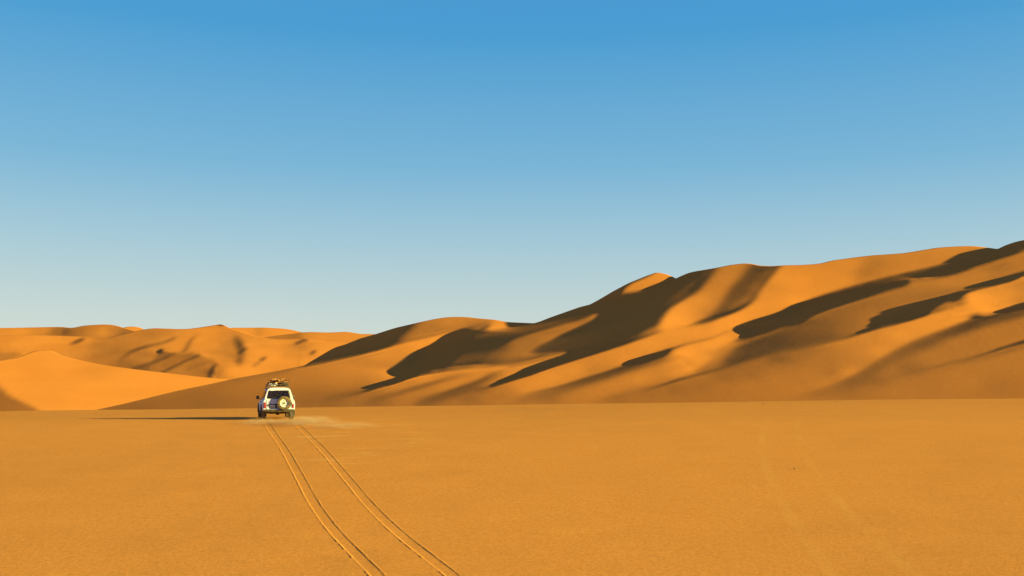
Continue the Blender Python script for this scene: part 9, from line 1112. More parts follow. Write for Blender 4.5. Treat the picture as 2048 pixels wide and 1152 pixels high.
  crest=[(-0.5545,0.03164),(-0.5143,0.03239),(-0.4799,0.03245),(-0.4647,0.03221),(-0.4224,0.03064),(-0.4065,0.03033),(-0.4040,0.03051),(-0.3929,0.03278),(-0.3806,0.03599),(-0.3729,0.03732),(-0.3679,0.03848),(-0.3641,0.03903),(-0.3576,0.03948),(-0.3368,0.03867),(-0.3269,0.03877),(-0.3209,0.03930),(-0.3149,0.04005),(-0.2933,0.04344),(-0.2912,0.04311),(-0.2898,0.04269),(-0.2833,0.03968),(-0.2632,0.03301),(-0.2581,0.03164),(-0.2507,0.03011),(-0.2426,0.02888),(-0.2346,0.02841),(-0.2257,0.02832),(-0.2091,0.02913),(-0.2054,0.02898),(-0.1908,0.02727),(-0.1792,0.02635),(-0.1728,0.02561),(-0.1641,0.02422),(-0.1527,0.02160),(-0.1408,0.01830),(-0.1125,0.01004)]),
 'l3': dict(bearing=(-0.544420, 0.00401786), tilt=(0.017578, 0.00150670), near=7.1647, unit=0.0002, profiles=[
[563,38,-1,-1,0,1,-1,0,0,1,0,1,1,1,1,1,1,-1,1],[563,37,0,0,0,-1,0,1,-1,1,1,0,1,1,0,3,0,-1,1],[562,38,-1,0,0,0,-1,1,0,0,1,0,1,1,1,1,1,-1,1],
[562,38,-1,1,-1,0,0,0,0,0,1,1,0,1,0,2,1,0,-1],[561,39,-1,-1,1,-1,0,1,-1,1,0,0,2,0,1,0,2,0,-1],[561,39,-1,0,0,-1,1,0,0,0,0,1,0,1,1,1,1,-1,1],
[561,39,0,-1,0,0,0,1,-1,0,1,0,0,1,1,1,0,1,-1],[561,39,0,0,-1,1,0,-1,1,0,0,0,0,1,1,0,2,0,-1],[561,39,0,1,-1,0,0,0,0,1,-1,0,0,1,1,0,2,1,0],
[561,39,1,-1,1,0,0,-1,1,-1,0,1,-1,1,1,1,1,0,1],[560,40,0,0,0,0,1,-1,0,0,-1,1,-1,1,1,1,1,1,0],[559,40,0,1,0,0,0,0,0,-1,0,-1,1,0,0,2,2,0,0],
[557,40,1,0,1,0,-1,1,0,-1,0,-1,-1,1,1,1,1,1,-1],[555,40,1,1,0,1,-1,1,0,-1,-1,0,-1,0,0,2,1,0,1],[552,41,0,1,1,0,0,1,0,-1,0,-2,-1,0,0,1,2,0,0],
[548,41,1,0,1,1,0,1,0,-1,-1,-1,-2,0,-1,2,2,1,-1],[544,40,2,1,0,1,1,1,-1,1,-2,-2,-2,-1,1,1,2,0,1],[538,41,1,1,0,2,0,1,0,0,-1,-2,-3,-1,1,1,2,1,0],
[532,41,1,0,2,0,2,0,0,1,-1,-1,-4,-2,1,1,2,1,0],[525,41,0,2,0,2,0,1,1,0,1,-2,-3,-2,-2,2,1,2,-1],[517,41,0,2,0,1,0,2,0,2,0,-1,-1,-3,-3,0,2,2,-2],
[508,41,0,1,1,1,0,0,2,1,1,-1,-1,-2,-1,-2,2,1,-1,0],[499,41,0,1,0,1,0,1,1,1,1,-1,-1,0,-1,0,0,0,1,-1],[490,41,-1,2,-1,2,-1,1,1,0,2,0,-1,0,0,0,1,-1,0,0],
[481,40,0,1,0,1,0,0,0,0,1,-1,3,1,1,1,0,-2,0],[471,40,0,1,0,0,0,0,0,0,-1,0,2,3,3,3,-1,-3,1],[461,40,0,0,1,-1,1,-1,0,0,-1,0,2,4,4,1,0,-3,1],
[452,40,0,-1,1,0,0,0,0,-1,-1,1,2,3,4,2,-1,-2,0,1],[443,39,1,0,-1,1,0,0,-1,-1,1,-1,2,4,3,2,1,-2,-2,1],[433,40,0,-1,1,0,0,-1,0,0,-1,0,2,3,3,3,1,-2,-1,0,0],
[424,40,0,-1,1,0,0,0,-1,0,-1,1,1,2,4,2,2,-2,-2,1,1],[416,39,1,0,0,0,0,0,0,-1,0,0,1,2,4,2,0,0,-2,0,0],[407,39,1,0,1,-1,1,0,-1,1,-2,1,0,2,3,2,0,0,0,-2,1],
[398,40,0,0,1,-1,2,-1,1,0,-1,0,0,1,2,1,1,0,0,-1,1],[389,40,0,1,-1,1,1,1,-1,2,-1,-1,1,-1,1,0,1,1,0,0,0],[380,40,0,1,0,0,1,1,1,0,0,0,-1,-1,1,-1,2,0,0,1,0],
[371,40,0,1,0,0,1,1,1,0,2,-2,0,-2,1,0,0,1,0,0,0],[362,40,0,0,1,0,1,0,1,2,0,1,-1,-2,1,-1,0,1,0,0],[353,40,-1,2,-1,0,1,1,0,2,0,2,0,0,-1,-1,0,0,-1],
[343,40,0,-1,1,0,1,-1,2,0,1,1,3,1,-1,-1,-1,0],[334,39,1,-1,1,-1,1,0,0,1,1,2,2,3,0,-2,1,1],[324,39,1,-1,0,0,0,0,1,0,2,1,3,2,1,-1,0],[314,40,-1,0,0,-1,1,0,0,0,2,2,2,2,0,0],
[305,39,0,0,-1,1,-1,0,1,0,2,1,3,0,0],[295,39,0,0,-1,0,0,1,-1,1,1,3,0],[286,39,0,-1,0,0,0,0,0,2,-2,1],[277,39,-1,1,-1,0,-1,2,-1,0],[268,39,-1,1,-1,0,0,-1],[259,39,-1,1,-1,0,1],
[250,39,0,-1,1,0,-1],[242,39,-1,1,-1,2,-1],[234,38,1,0,0,-1,1],[225,39,0,0,0,0],[217,39,0,0,1,-1],[210,39,-1,1,0,0],[202,39,0,0,0,0],[194,40,-1,0,1],[187,39,1,0,-1],
[180,39,1,0,0,0],[173,39,1,0,0,0],[165,40,0,0,1,-1],[158,40,0,1,0,-1],[152,39,2,-1,1,0,-1],[145,40,0,1,0,0,0],[138,40,0,1,0,1,-1,0],[131,40,0,1,1,-1,1,-1],
[124,40,1,-1,2,0,-1,1,-1],[117,40,1,-1,2,0,0,-1,1],[110,40,1,-1,2,0,0,0,0,0],[102,41,-1,1,1,-1,2,-1,0,0],[95,40,1,0,0,1,0,1,-1,0,1],[88,40,1,-1,2,-1,1,1,-1,0,1],
[80,41,-1,1,0,0,1,1,-1,1,-1,1],[73,40,0,1,0,0,1,0,1,-1,1,-1],[65,40,0,1,-1,2,-1,1,1,0,-1,1,-1],[57,40,0,0,1,0,1,0,0,0,1,0,-1],[50,40,-1,1,0,1,0,1,1,-1,1,-1,1,0],
[42,40,-1,1,0,0,1,1,0,1,-1,1,-1,1],[35,39,0,1,-1,1,1,1,0,0,1,-1,0,0],[28,39,0,0,-1,2,0,2,0,0,1,-2,2,-1],[22,38,1,-1,0,1,1,0,2,0,0,0,0,1,-1],[16,38,0,0,0,-1,2,1,0,1,1,1,0,0,0],
[11,38,0,-1,0,0,0,1,1,1,2,2,0,0,0],[7,38,-1,0,0,-1,1,-1,2,1,3,2,2,-1,-1,1],[4,38,-1,0,-1,0,0,1,1,1,3,2,1,0,-1,0],[2,37,1,-1,-1,0,1,0,1,2,2,1,1,0,0,0],
[0,38,0,-1,0,-1,1,1,0,2,2,1,0,1,0,-1],[0,38,0,-1,1,-1,0,1,1,1,1,1,1,1,-1,0],[0,38,0,0,0,0,1,-1,1,1,0,2,0,1,1,-1],[0,39,0,-1,0,1,0,0,0,1,0,1,1,1,0,0],
[2,38,1,0,0,0,0,0,0,1,0,1,1,0,1,0],[3,39,0,0,0,0,0,1,-1,1,0,1,1,0,1,0],[5,39,0,0,0,0,1,-1,1,-1,2,0,1,0,2,-2],[6,40,-1,0,1,-1,0,1,-1,1,1,0,1,1,0,0],
[8,40,-1,1,-1,1,-1,0,1,0,1,0,1,1,0,0],[11,39,1,-1,1,-1,1,0,-1,2,-1,2,0,0,1,0],[13,39,1,0,-1,1,0,0,0,0,1,0,1,1,-1,0],[15,40,0,-1,1,0,0,0,0,1,-1,2,0,0,1],
[17,40,0,0,0,0,0,0,0,1,0,0,1,1,-1],[20,39,1,0,0,0,0,1,-1,1,0,0,1,0,0],[22,40,-1,1,0,1,-1,0,1,-1,2,-1,1,0,0],[24,40,-1,1,1,-1,0,0,1,0,0,1,0,0,0],[26,39,1,0,0,1,-1,1,-1,1,0,1,0,0,0],
[27,40,0,0,0,1,-1,0,1,0,1,-1,2,-1,0],[29,40,0,0,0,0,1,-1,1,0,0,1,1,-1],[30,40,0,0,0,0,1,0,-1,2,-1,1,0,0],[32,39,1,0,0,1,-1,1,0,0,0,1,1,-1],[33,40,-1,1,0,1,-1,1,0,0,1,0,0,0],
[34,39,1,0,0,1,-1,1,0,0,1,0,0,0],[35,39,1,0,0,0,1,0,0,0,1,0,-1,1],[35,40,0,-1,2,-1,0,1,0,1,-1,1,0,0],[36,39,1,0,0,0,1,0,0,0,1,0,0],[36,40,-1,1,0,1,-1,1,0,0,1,0,0],
[37,39,1,-1,2,-1,0,1,0,1,-1,1,0],[37,39,1,-1,2,-1,0,1,0,1,0,-1,1],[37,39,1,-1,1,1,-1,1,0,1,-1,1,0],[37,39,0,1,0,1,-1,1,0,1,-1,1],[36,40,-1,1,0,0,1,0,0,0,1,0],
[36,39,1,0,0,0,0,1,0,1,-1,1],[36,39,0,1,0,0,1,0,0,0,1],[35,39,1,0,0,0,0,1,0,1,-1],[34,40,-1,1,0,0,1,0,0,0,0],[34,39,0,1,0,0,1,0,0,0,0],[33,39,1,-1,1,1,-1,1,0,0],
[32,39,1,-1,1,1,-1,1,0,0],[31,39,1,-1,1,1,-1,1,-1,1],[30,39,1,-1,1,0,1,0,-1],[29,39,1,-1,1,0,1,-1,1],[28,39,0,1,0,0,0,1,-1],[27,39,0,1,0,0,0,0,1],[25,39,1,-1,1,0,1,-1],
[24,39,0,1,0,0,0,1],[22,40,-1,0,1,1,-2,2],],
  crest=[(-0.5545,0.03917),(-0.4980,0.03993),(-0.4592,0.04075),(-0.4515,0.04068),(-0.4449,0.03998),(-0.4415,0.03993),(-0.4376,0.04050),(-0.4312,0.04185),(-0.4265,0.04244),(-0.4108,0.04330),(-0.4035,0.04299),(-0.3992,0.04245),(-0.3964,0.04186),(-0.3897,0.03968),(-0.3767,0.03594),(-0.3733,0.03468),(-0.3711,0.03365),(-0.3658,0.03052),(-0.3536,0.02260),(-0.3268,0.01992),(-0.3201,0.01957),(-0.3134,0.01959),(-0.3066,0.02007),(-0.2996,0.02094),(-0.2927,0.02207),(-0.2403,0.03159),(-0.2180,0.03415),(-0.2105,0.03526),(-0.2019,0.03567),(-0.1828,0.03516),(-0.1677,0.03591),(-0.1639,0.03563),(-0.1531,0.03392),(-0.1502,0.03365),(-0.1428,0.03364),(-0.1351,0.03340),(-0.1150,0.03250),(-0.0973,0.03143),(-0.0874,0.03064),(-0.0643,0.02835),(-0.0121,0.02260)]),
 'l4': dict(bearing=(-0.544420, 0.00753349), tilt=(0.017578, 0.00150670), near=7.3705, unit=0.0002, profiles=[
[0,43,1,0,-1,2,-1,0,1,0,1,0,1,-1,1],[17,43,1,0,0,0,0,1,0,0,1,0,1,-1,1],[34,43,1,0,0,0,0,1,0,1,0,0,1,-1,1],[51,43,1,0,0,0,1,0,0,0,1,1,0,-1,1],[68,43,1,0,0,0,1,0,0,1,0,0,1,0,0],
[85,43,1,0,0,1,-1,1,1,-1,1,1,0,0,0],[102,44,-1,1,1,-1,1,0,0,1,0,0,1,0,0],[119,44,0,0,0,0,1,0,1,-1,1,1,0,-1,1],[136,44,0,0,0,1,0,0,0,1,0,0,1,-1,1],
[153,44,0,0,1,-1,1,0,0,1,0,0,1,0,-1],[170,44,0,0,1,-1,1,0,1,-1,1,1,-1,1,0],[188,43,1,1,-1,1,0,0,0,1,0,0,1,0,0],[205,44,0,0,0,1,0,0,0,1,0,0,1,0,0],
[222,44,0,0,1,-1,1,0,1,-1,1,1,-1,2,-1],[239,44,0,0,1,0,-1,2,-1,1,0,0,0,2,-1,-1],[256,44,0,1,-1,1,0,0,0,1,0,0,1,0,1,-1],[273,44,1,-1,0,1,0,0,1,-1,1,0,1,0,1,-1],
[290,45,-1,0,0,1,0,0,1,0,0,0,0,1,1,-1,0],[308,44,0,0,1,-1,1,1,-1,1,0,0,1,0,0,1,0],[325,44,0,0,1,0,0,0,0,1,0,0,1,0,1,0,-1],[342,44,0,0,1,0,0,0,1,-1,1,1,0,0,0,1,0,1],
[359,44,0,1,-1,1,0,0,1,0,0,0,1,0,1,0,0,1,0,0],[376,44,0,1,-1,1,0,0,1,0,0,1,0,0,1,0,1,0,-1,1],[393,44,0,1,-1,1,0,1,-1,1,0,1,0,1,0,0,1,-1],[410,44,0,1,-1,1,0,1,-1,1,1,0,0,0,1,1,-1],
[427,44,1,-1,1,-1,2,-1,1,0,0,1,0,1,0,0,0],[444,44,1,-1,1,0,0,0,1,0,1,-1,2,-1,1,0],[461,44,1,-1,1,0,0,0,1,0,1,0,0,1,-1,1],[478,44,1,-1,1,0,0,0,1,1,-1,1,0,1,-1],
[495,44,1,-1,1,0,0,1,0,0,0,1,0,1,0],[512,44,1,-1,1,0,0,1,0,0,1,0,0,1,-1],[529,44,0,1,0,0,0,1,0,0,1,0,0,1,0],[546,44,0,1,0,0,0,1,0,0,1,1,-1,1,0,0],
[563,44,0,1,0,0,0,1,0,1,0,0,1,0,1,-1,1],[580,44,0,1,-1,1,1,0,0,1,0,1,0,1,-1,1,0,0],[596,45,-1,0,1,0,1,0,0,2,-1,1,0,1,0,-1,2,-1,1],[613,44,1,-1,1,0,1,0,1,0,1,0,1,-1,1,0,0,0,0],
[630,44,0,1,-1,2,-1,2,0,1,0,1,-1,1,-1,0,1,0,-1],[647,44,0,0,1,0,0,2,0,0,1,0,0,0,0,0,0,0,0],[663,44,0,0,1,-1,0,0,0,1,0,1,1,0,1,0,2,0,0],[680,44,0,-1,1,0,0,-1,1,0,1,0,2,0,1,0,1,1,0],
[696,44,0,-1,1,0,-1,1,0,1,0,1,0,1,1,1,-1,1,-1],[713,43,1,-1,1,-1,1,0,1,-1,2,0,1,0,1,0,1,-1],[729,43,0,1,-1,1,0,0,1,0,1,0,1,0,1,0,0],[745,43,0,1,-1,1,0,1,0,0,1,0,1,0,1,0],
[760,44,-1,1,-1,1,1,-1,1,1,0,0,1,1,-1],[776,44,-1,1,-1,1,1,0,0,0,2,-1,1,1,-1],[792,43,1,0,-1,2,-1,1,0,1,0,1,0,0,0],[808,43,1,0,0,0,1,0,0,1,0,1,0,0],
[824,43,1,0,0,0,1,0,1,-1,2,-1,2,-2],[840,43,1,0,0,1,0,0,0,1,0,1,0,-1],[856,43,1,0,1,-1,1,0,1,0,0,1,-1],[872,44,-1,1,1,-1,1,1,-1,1,1,-1,1],[888,44,0,0,0,1,0,0,1,0,0,0],
[904,44,0,0,0,1,0,0,1,0,0,1],[920,44,0,0,1,-1,1,1,-1,1,0,0],[936,44,0,0,1,0,0,0,0,2,-2],[952,44,0,1,-1,1,0,0,1,-1,1],[968,44,0,1,-1,1,0,0,1,-1],[985,44,0,0,0,1,0,0,0,1],
[1001,44,0,0,0,1,0,0,0],[1017,44,0,0,0,1,0,0,0],[1033,44,0,0,0,1,0,-1],[1049,44,0,0,0,1,-1,1],[1065,43,1,1,-1,0,1],],
  crest=[(-0.5545,0.03365),(-0.4923,0.03335),(-0.4641,0.03365),(-0.4511,0.03411),(-0.4262,0.03552),(-0.3988,0.03767),(-0.3942,0.03816),(-0.3920,0.03859),(-0.3915,0.03897),(-0.3919,0.03963),(-0.3912,0.03993),(-0.3871,0.04076),(-0.3827,0.04118),(-0.3783,0.04095),(-0.3737,0.04018),(-0.3725,0.03980),(-0.3712,0.03883),(-0.3700,0.03828),(-0.3676,0.03772),(-0.3636,0.03717),(-0.3491,0.03569),(-0.3301,0.03415),(-0.3210,0.03370),(-0.3134,0.03365),(-0.3071,0.03414),(-0.3015,0.03508),(-0.2964,0.03629),(-0.2878,0.03866),(-0.2843,0.03943),(-0.2815,0.03982),(-0.2783,0.04002),(-0.2732,0.03993),(-0.2482,0.04014),(-0.2321,0.03926),(-0.2262,0.03870),(-0.2180,0.03717),(-0.2119,0.03556),(-0.2054,0.03465),(-0.1627,0.03164),(-0.0623,0.02260)]),
}

def decode(s):
    """range profiles (second differences, foot to crest) -> log range per step of tilt and bearing"""
    n = max(len(c) for c in s['profiles'])
    out = np.zeros((n, len(s['profiles'])))
    for i, c in enumerate(s['profiles']):
        step = np.cumsum(c[1:])
        col = np.concatenate([[c[0]], c[0] + np.cumsum(step)])
        last = (col[-1] - col[-3]) / 2
        out[:len(col), i] = col
        out[len(col):, i] = col[-1] + last * np.arange(1, n - len(col) + 1)
    return out * s['unit'] + s['near']


def cubic(arr, x, axis):
    """Catmull-Rom resampling of arr along an axis at fractional index x (1-D)"""
    n = arr.shape[axis]
    i = np.clip(np.floor(x).astype(int), 0, n - 2)
    t = x - i
    g = lambda k: np.take(arr, np.clip(i + k, 0, n - 1), axis)
    sh = [1, 1]
    sh[axis] = -1
    t = t.reshape(sh)
    a, b, c, d = g(-1), g(0), g(1), g(2)
    return .5 * (2 * b + (c - a) * t + (2 * a - 5 * b + 4 * c - d) * t * t + (-a + 3 * b - 3 * c + d) * t ** 3)


def build_dune(name, s, rows, col_step, back, floor_z, ends):
    """terrain mesh from the survey: ranges (log metres) by bearing and tilt; the crest line
    closes the front slope, a lee slope falls away behind it and a foot runs out in front"""
    D = decode(s)
    nv, nu = D.shape
    a0, da = s['bearing']
    b0, db = s['tilt']
    xi = np.arange(0, nu - 1 + 1e-6, col_step)
    Dc = cubic(D, xi, 1)
    a = a0 + xi * da
    cr = np.array(s['crest'])
    bc = np.interp(a, cr[:, 0], cr[:, 1])
    bc = np.maximum(bc, b0 + 2 * db)
    t = np.linspace(0, 1, rows)
    B = b0 + (bc - b0)[None, :] * t[:, None]
    Dm = np.empty_like(B)
    for c in range(len(a)):
        Dm[:, c] = cubic(Dc[:, c:c + 1], (B[:, c] - b0) / db, 0)[:, 0]
    d = np.exp(Dm)
    X, Y, Z = d * a[None, :], d, d * B + CAM_Z
    # lee slope behind the crest
    ds, zs = d[-1], Z[-1]
    lee = []
    for q in np.array([.004, .012, .03, .07, .14, .25, .4]) * back:
        drop = np.tan(R(24)) * (ds * q) * (q / (q + .015))
        dd = ds * (1 + q)
        lee.append((dd * a, dd, np.maximum(zs - drop, floor_z)))
    foot = []
    for q in (.35, .12):
        dd = d[0] * (1 - q)
        foot.append((dd * a, dd, np.minimum(Z[0] - d[0] * q * .25, floor_z + 1.0 - q)))
    XX = np.vstack([f[0] for f in foot] + [X] + [l[0] for l in lee])
    YY = np.vstack([f[1] for f in foot] + [Y] + [l[1] for l in lee])
    ZZ = np.vstack([f[2] for f in foot] + [Z] + [l[2] for l in lee])
    # run the ends of the dune down to the desert floor outside the picture
    def taper(side, steps):
        nonlocal XX, YY, ZZ
        col = 0 if side < 0 else -1
        aa = XX[:, col] / YY[:, col]
        for k in range(1, steps + 1):
            w = k / steps
            w = w * w * (3 - 2 * w)
            x = (aa + side * .022 * k) * YY[:, col]
            z = ZZ[:, col] * (1 - w) + floor_z * w if k == 1 else z0 * (1 - w) + floor_z * w
            if k == 1: z0 = ZZ[:, col].copy()
            if side < 0:
                XX, YY, ZZ = np.column_stack([x, XX]), np.column_stack([YY[:, 0], YY]), np.column_stack([z, ZZ])
            else:
                XX, YY, ZZ = np.column_stack([XX, x]), np.column_stack([YY, YY[:, -1]]), np.column_stack([ZZ, z])
    for side, steps in ends:
        taper(side, steps)
    V = np.stack([XX, YY, ZZ], -1)
    return mesh_obj(name, V, grid_faces(*XX.shape), DUNE_MAT)


FLOOR_Z = -22.0
for key, name, rows, step, back, label in (
        ('right', 'dune_ridge', 200, .75, 1.0, 'long high dune ridge with dark shadowed hollows climbing to the right edge'),
        ('l1', 'sand_dune', 70, .5, 1.0, 'low bright orange dune at the left edge just beyond the plain'),
        ('l2', 'peaked_dune', 80, .6, .8, 'broad sunlit dune with a small peak behind the low left dune'),
        ('l3', 'far_dune', 40, .5, .6, 'distant pair of dunes on the skyline behind the peaked dune'),
        ('l4', 'farthest_dune', 30, .4, .6, 'most distant thin line of bright dunes on the left skyline')):
    tag(build_dune(name, SURVEY[key], rows, step, back, FLOOR_Z, ((1, 10),) if key == 'right' else ((-1, 12),)), label, kind='structure')

# ------------------------------------------------------------------ the plain
PLAIN_Y = np.array([-60, -20, 0, 21.3, 34.6, 46, 51.6, 56.0, 61, 70, 82, 95, 104, 118, 140, 180, 260, 500, 9000.])
PLAIN_H = np.array([-8.2, -6.36, -5.42, -4.42, -3.79, -3.31, -3.105, -2.99, -3.07, -3.27, -3.545, -3.86, -4.2, -5.1, -7.2, -12, -19, -25, -25.])


def pchip(x, xp, yp):
    h = np.diff(xp); dl = np.diff(yp) / h
    m = np.zeros_like(yp)
    for i in range(1, len(xp) - 1):
        if dl[i - 1] * dl[i] > 0:
            w1, w2 = 2 * h[i] + h[i - 1], h[i] + 2 * h[i - 1]
            m[i] = (w1 + w2) / (w1 / dl[i - 1] + w2 / dl[i])
    m[0], m[-1] = dl[0], dl[-1]
    x = np.clip(x, xp[0], xp[-1])
    i = np.clip(np.searchsorted(xp, x) - 1, 0, len(xp) - 2)
    t = (x - xp[i]) / h[i]
    return ((1 + 2 * t) * (1 - t) ** 2 * yp[i] + t * (1 - t) ** 2 * h[i] * m[i]
            + t * t * (3 - 2 * t) * yp[i + 1] + t * t * (t - 1) * h[i] * m[i + 1])


def sstep(x, a, b):
    t = np.clip((x - a) / (b - a), 0, 1)
    return t * t * (3 - 2 * t)


TRACK_Y = np.array([-40, 0, 10, 21.3, 26.8, 34.6, 41.4, 51.6, 57.0, 90, 9000.])
TRACK_X = np.array([28, 7.0, 2.35, -2.1, -4.2, -6.6, -8.62, -11.75, -13.27, -19, -19.])


def track_x(y):
    return pchip(np.asarray(y, float), TRACK_Y, TRACK_X)


def fbm(x, y, seed, octaves=4, scale=1.0):
    """cheap smooth value noise on arrays"""
    out = np.zeros(np.broadcast(x, y).shape); amp = 1.0
    for o in range(octaves):
        xs, ys = x * scale * 2 ** o + 17.3 * seed + o * 5.1, y * scale * 2 ** o - 9.7 * seed + o * 3.3
        xi, yi = np.floor(xs), np.floor(ys)
        fx, fy = xs - xi, ys - yi
        fx, fy = fx * fx * (3 - 2 * fx), fy * fy * (3 - 2 * fy)
        h = lambda i, j: np.modf(np.abs(np.sin(i * 127.1 + j * 311.7 + seed * 74.7) * 43758.5453))[0]
        v = (h(xi, yi) * (1 - fx) + h(xi + 1, yi) * fx) * (1 - fy) + (h(xi, yi + 1) * (1 - fx) + h(xi + 1, yi + 1) * fx) * fy
        out += amp * (v - .5)
        amp *= .5
    return out


def plain_z(x, y):
    x, y = np.asarray(x, float), np.asarray(y, float)
    z = pchip(y, PLAIN_Y, PLAIN_H) + CAM_Z
    z = z + .0127 * sstep(y, 46, 84) * (1 - sstep(y, 110, 200)) * (x + .235 * np.minimum(y, 95.))
    return z


def rut_profile(s, y):
    """height across one wheel rut, s = metres from the rut's middle; sand is heaped along both
    sides, more on the outer (left) side, and the heaps are crumbly"""
    wob = fbm(s * 0 + y * 1.3, y * 0, 3, 3) * .030
    s = s + wob * .6
    deep = 1 + .5 * fbm(y * .35, s * 0, 8, 2)
    floor = -.0042 * deep * (1 - sstep(np.abs(s), .122, .150))
    lump = np.clip(1 + 3.0 * fbm(s * 4, y * 6.5, 5, 4), .1, 3)
    heap_l = .0040 * np.exp(-((s + .182) / .024) ** 2) * lump
    heap_r = .0036 * np.exp(-((s - .178) / .022) ** 2) * np.clip(1 + 3.0 * fbm(s * 4 + 9, y * 6.5, 6, 4), .1, 3)
    tread = .0012 * np.sin(y * 2 * math.pi / .12 + np.abs(s) * 30) * (1 - sstep(np.abs(s), .08, .12))
    return floor + heap_l + heap_r + tread


def build_plain():
    def spaced(a, b, n): return list(np.linspace(a, b, n, endpoint=False))
    tr = .80
    t = [-9000, -4000, -1800, -900, -500, -300, -200, -140] + spaced(-100, -30, 28) + spaced(-30, -6, 30) + spaced(-6, -1.4, 18)
    t += spaced(-1.4, -1.16, 5) + spaced(-1.16, -.44, 76) + spaced(-.44, .44, 12) + spaced(.44, 1.16, 76) + spaced(1.16, 1.4, 5)
    t += spaced(1.4, 6, 18) + spaced(6, 30, 30) + spaced(30, 110, 32) + [110, 150, 220, 320, 500, 900, 1800, 4000, 9000]
    t = np.array(t)
    y = [-60, -40, -25, -12, -4, 2, 7, 11, 14, 16]
    yy = 17.0
    while yy < 60:
        y.append(yy)
        yy += .036 * max(1.0, (yy / 24.0) ** 1.1)
    while yy < 125:
        y.append(yy); yy += .5
    y += [130, 140, 150, 165, 180, 200, 230, 260, 320, 400, 500, 700, 1000, 1500, 2500, 4500, 9000]
    y = np.array(y)
    T, Yg = np.meshgrid(t, y)
    X = T + track_x(Yg)
    Z = plain_z(X, Yg)
    near = (1 - sstep(np.abs(T), 60, 200)) * (1 - sstep(Yg, 96, 112))
    Z += near * (.10 * fbm(X, Yg, 1, 2, .05) + .012 * fbm(X, Yg, 2, 3, .6))
    fade = 1 - sstep(Yg, 56.6, 57.4)
    for c in (-tr, tr):
        m = np.abs(T - c) < .36
        Z[m] += (rut_profile((T - c)[m], Yg[m]) * fade[m])
    V = np.stack([X, Yg, Z], -1)
    return V, grid_faces(*X.shape)


def plain_material():
    t = NT("plain_sand")
    geo = t.n("ShaderNodeNewGeometry")
    pos = geo.outputs['Position']
    sep = t.n("ShaderNodeSeparateXYZ")
    t.l(pos, sep.inputs[0])
    x, y = sep.outputs[0], sep.outputs[1]
    grain = t.noise(vmul(t, pos, (.8, 1.1, 1)), 24, 3, .7)
    clod = t.noise(vmul(t, pos, (1, .8, 1)), 9.0, 4, .65)
    patch = t.noise(vmul(t, pos, (.35, .5, .35)), 1.0, 4, .6)
    col = t.mix(t.ramp(patch, .3, .7), (.71, .260, .046), (.745, .276, .050))
    speck = t.ramp(t.math('ADD', t.math('MULTIPLY', grain, .5), t.math('MULTIPLY', clod, .5)), .40, .60)
    col = t.mix(t.math('MULTIPLY', speck, .62), col, (.55, .186, .029))
    # pale dust blown out of the ruts, lying in thin streaks to the right of the car
    st = t.noise(vmul(t, pos, (.28, 1.15, 1)), 1.0, 5, .6, .6)
    dx = t.math('SUBTRACT', x, t.math('MULTIPLY', y, -.27))
    zone = t.math('MULTIPLY', t.math('MULTIPLY', t.ramp(dx, .5, 3.0), t.ramp(dx, 13.0, 6.0)),
                  t.math('MULTIPLY', t.ramp(y, 30, 44), t.ramp(y, 62, 52)))
    streak = t.math('MULTIPLY', t.ramp(st, .54, .70), zone)
    col = t.mix(t.math('MULTIPLY', streak, .45), col, (.80, .42, .11))
    # two old, half-filled wheel tracks far to the right: slightly paler, looser sand
    for base in (0.0, 1.7):
        cx = t.math('ADD', t.math('MULTIPLY', t.math('POWER', t.math('MULTIPLY', y, .05), 2.0), 1.12), 5.63 + base)
        dd = t.math('ABSOLUTE', t.math('SUBTRACT', x, cx))
        old = t.math('MULTIPLY', t.ramp(dd, .26, .06), t.ramp(t.noise(vmul(t, pos, (.8, .25, 1)), 1.0, 3), .25, .70))
        old = t.math('MULTIPLY', old, t.ramp(y, 66, 48))
        col = t.mix(t.math('MULTIPLY', old, .18), col, (.78, .37, .070))
    rip = t.noise(vmul(t, pos, (2.4, 5.5, 2)), 1.0, 3, .6)
    h = t.math('ADD', t.math('ADD', t.math('MULTIPLY', grain, .0115), t.math('MULTIPLY', clod, .008)), t.math('MULTIPLY', rip, .005))
    b = t.n("ShaderNodeBump")
    b.inputs['Strength'].default_value = .55
    b.inputs['Distance'].default_value = 1.0
    t.l(h, b.inputs['Height'])
    p = t.n("ShaderNodeBsdfPrincipled")
    p.inputs['Roughness'].default_value = .75
    p.inputs['Specular IOR Level'].default_value = 0.0
    t.l(col, p.inputs['Base Color'])
    t.l(b.outputs[0], p.inputs['Normal'])
    t.l(p.outputs[0], t.out.inputs[0])
    return t.m


PLAIN_MAT = plain_material()
pv, pf = build_plain()
tag(mesh_obj("desert_plain", pv, pf, PLAIN_MAT), 'flat orange sand plain marked by two fresh wheel ruts', kind='structure')

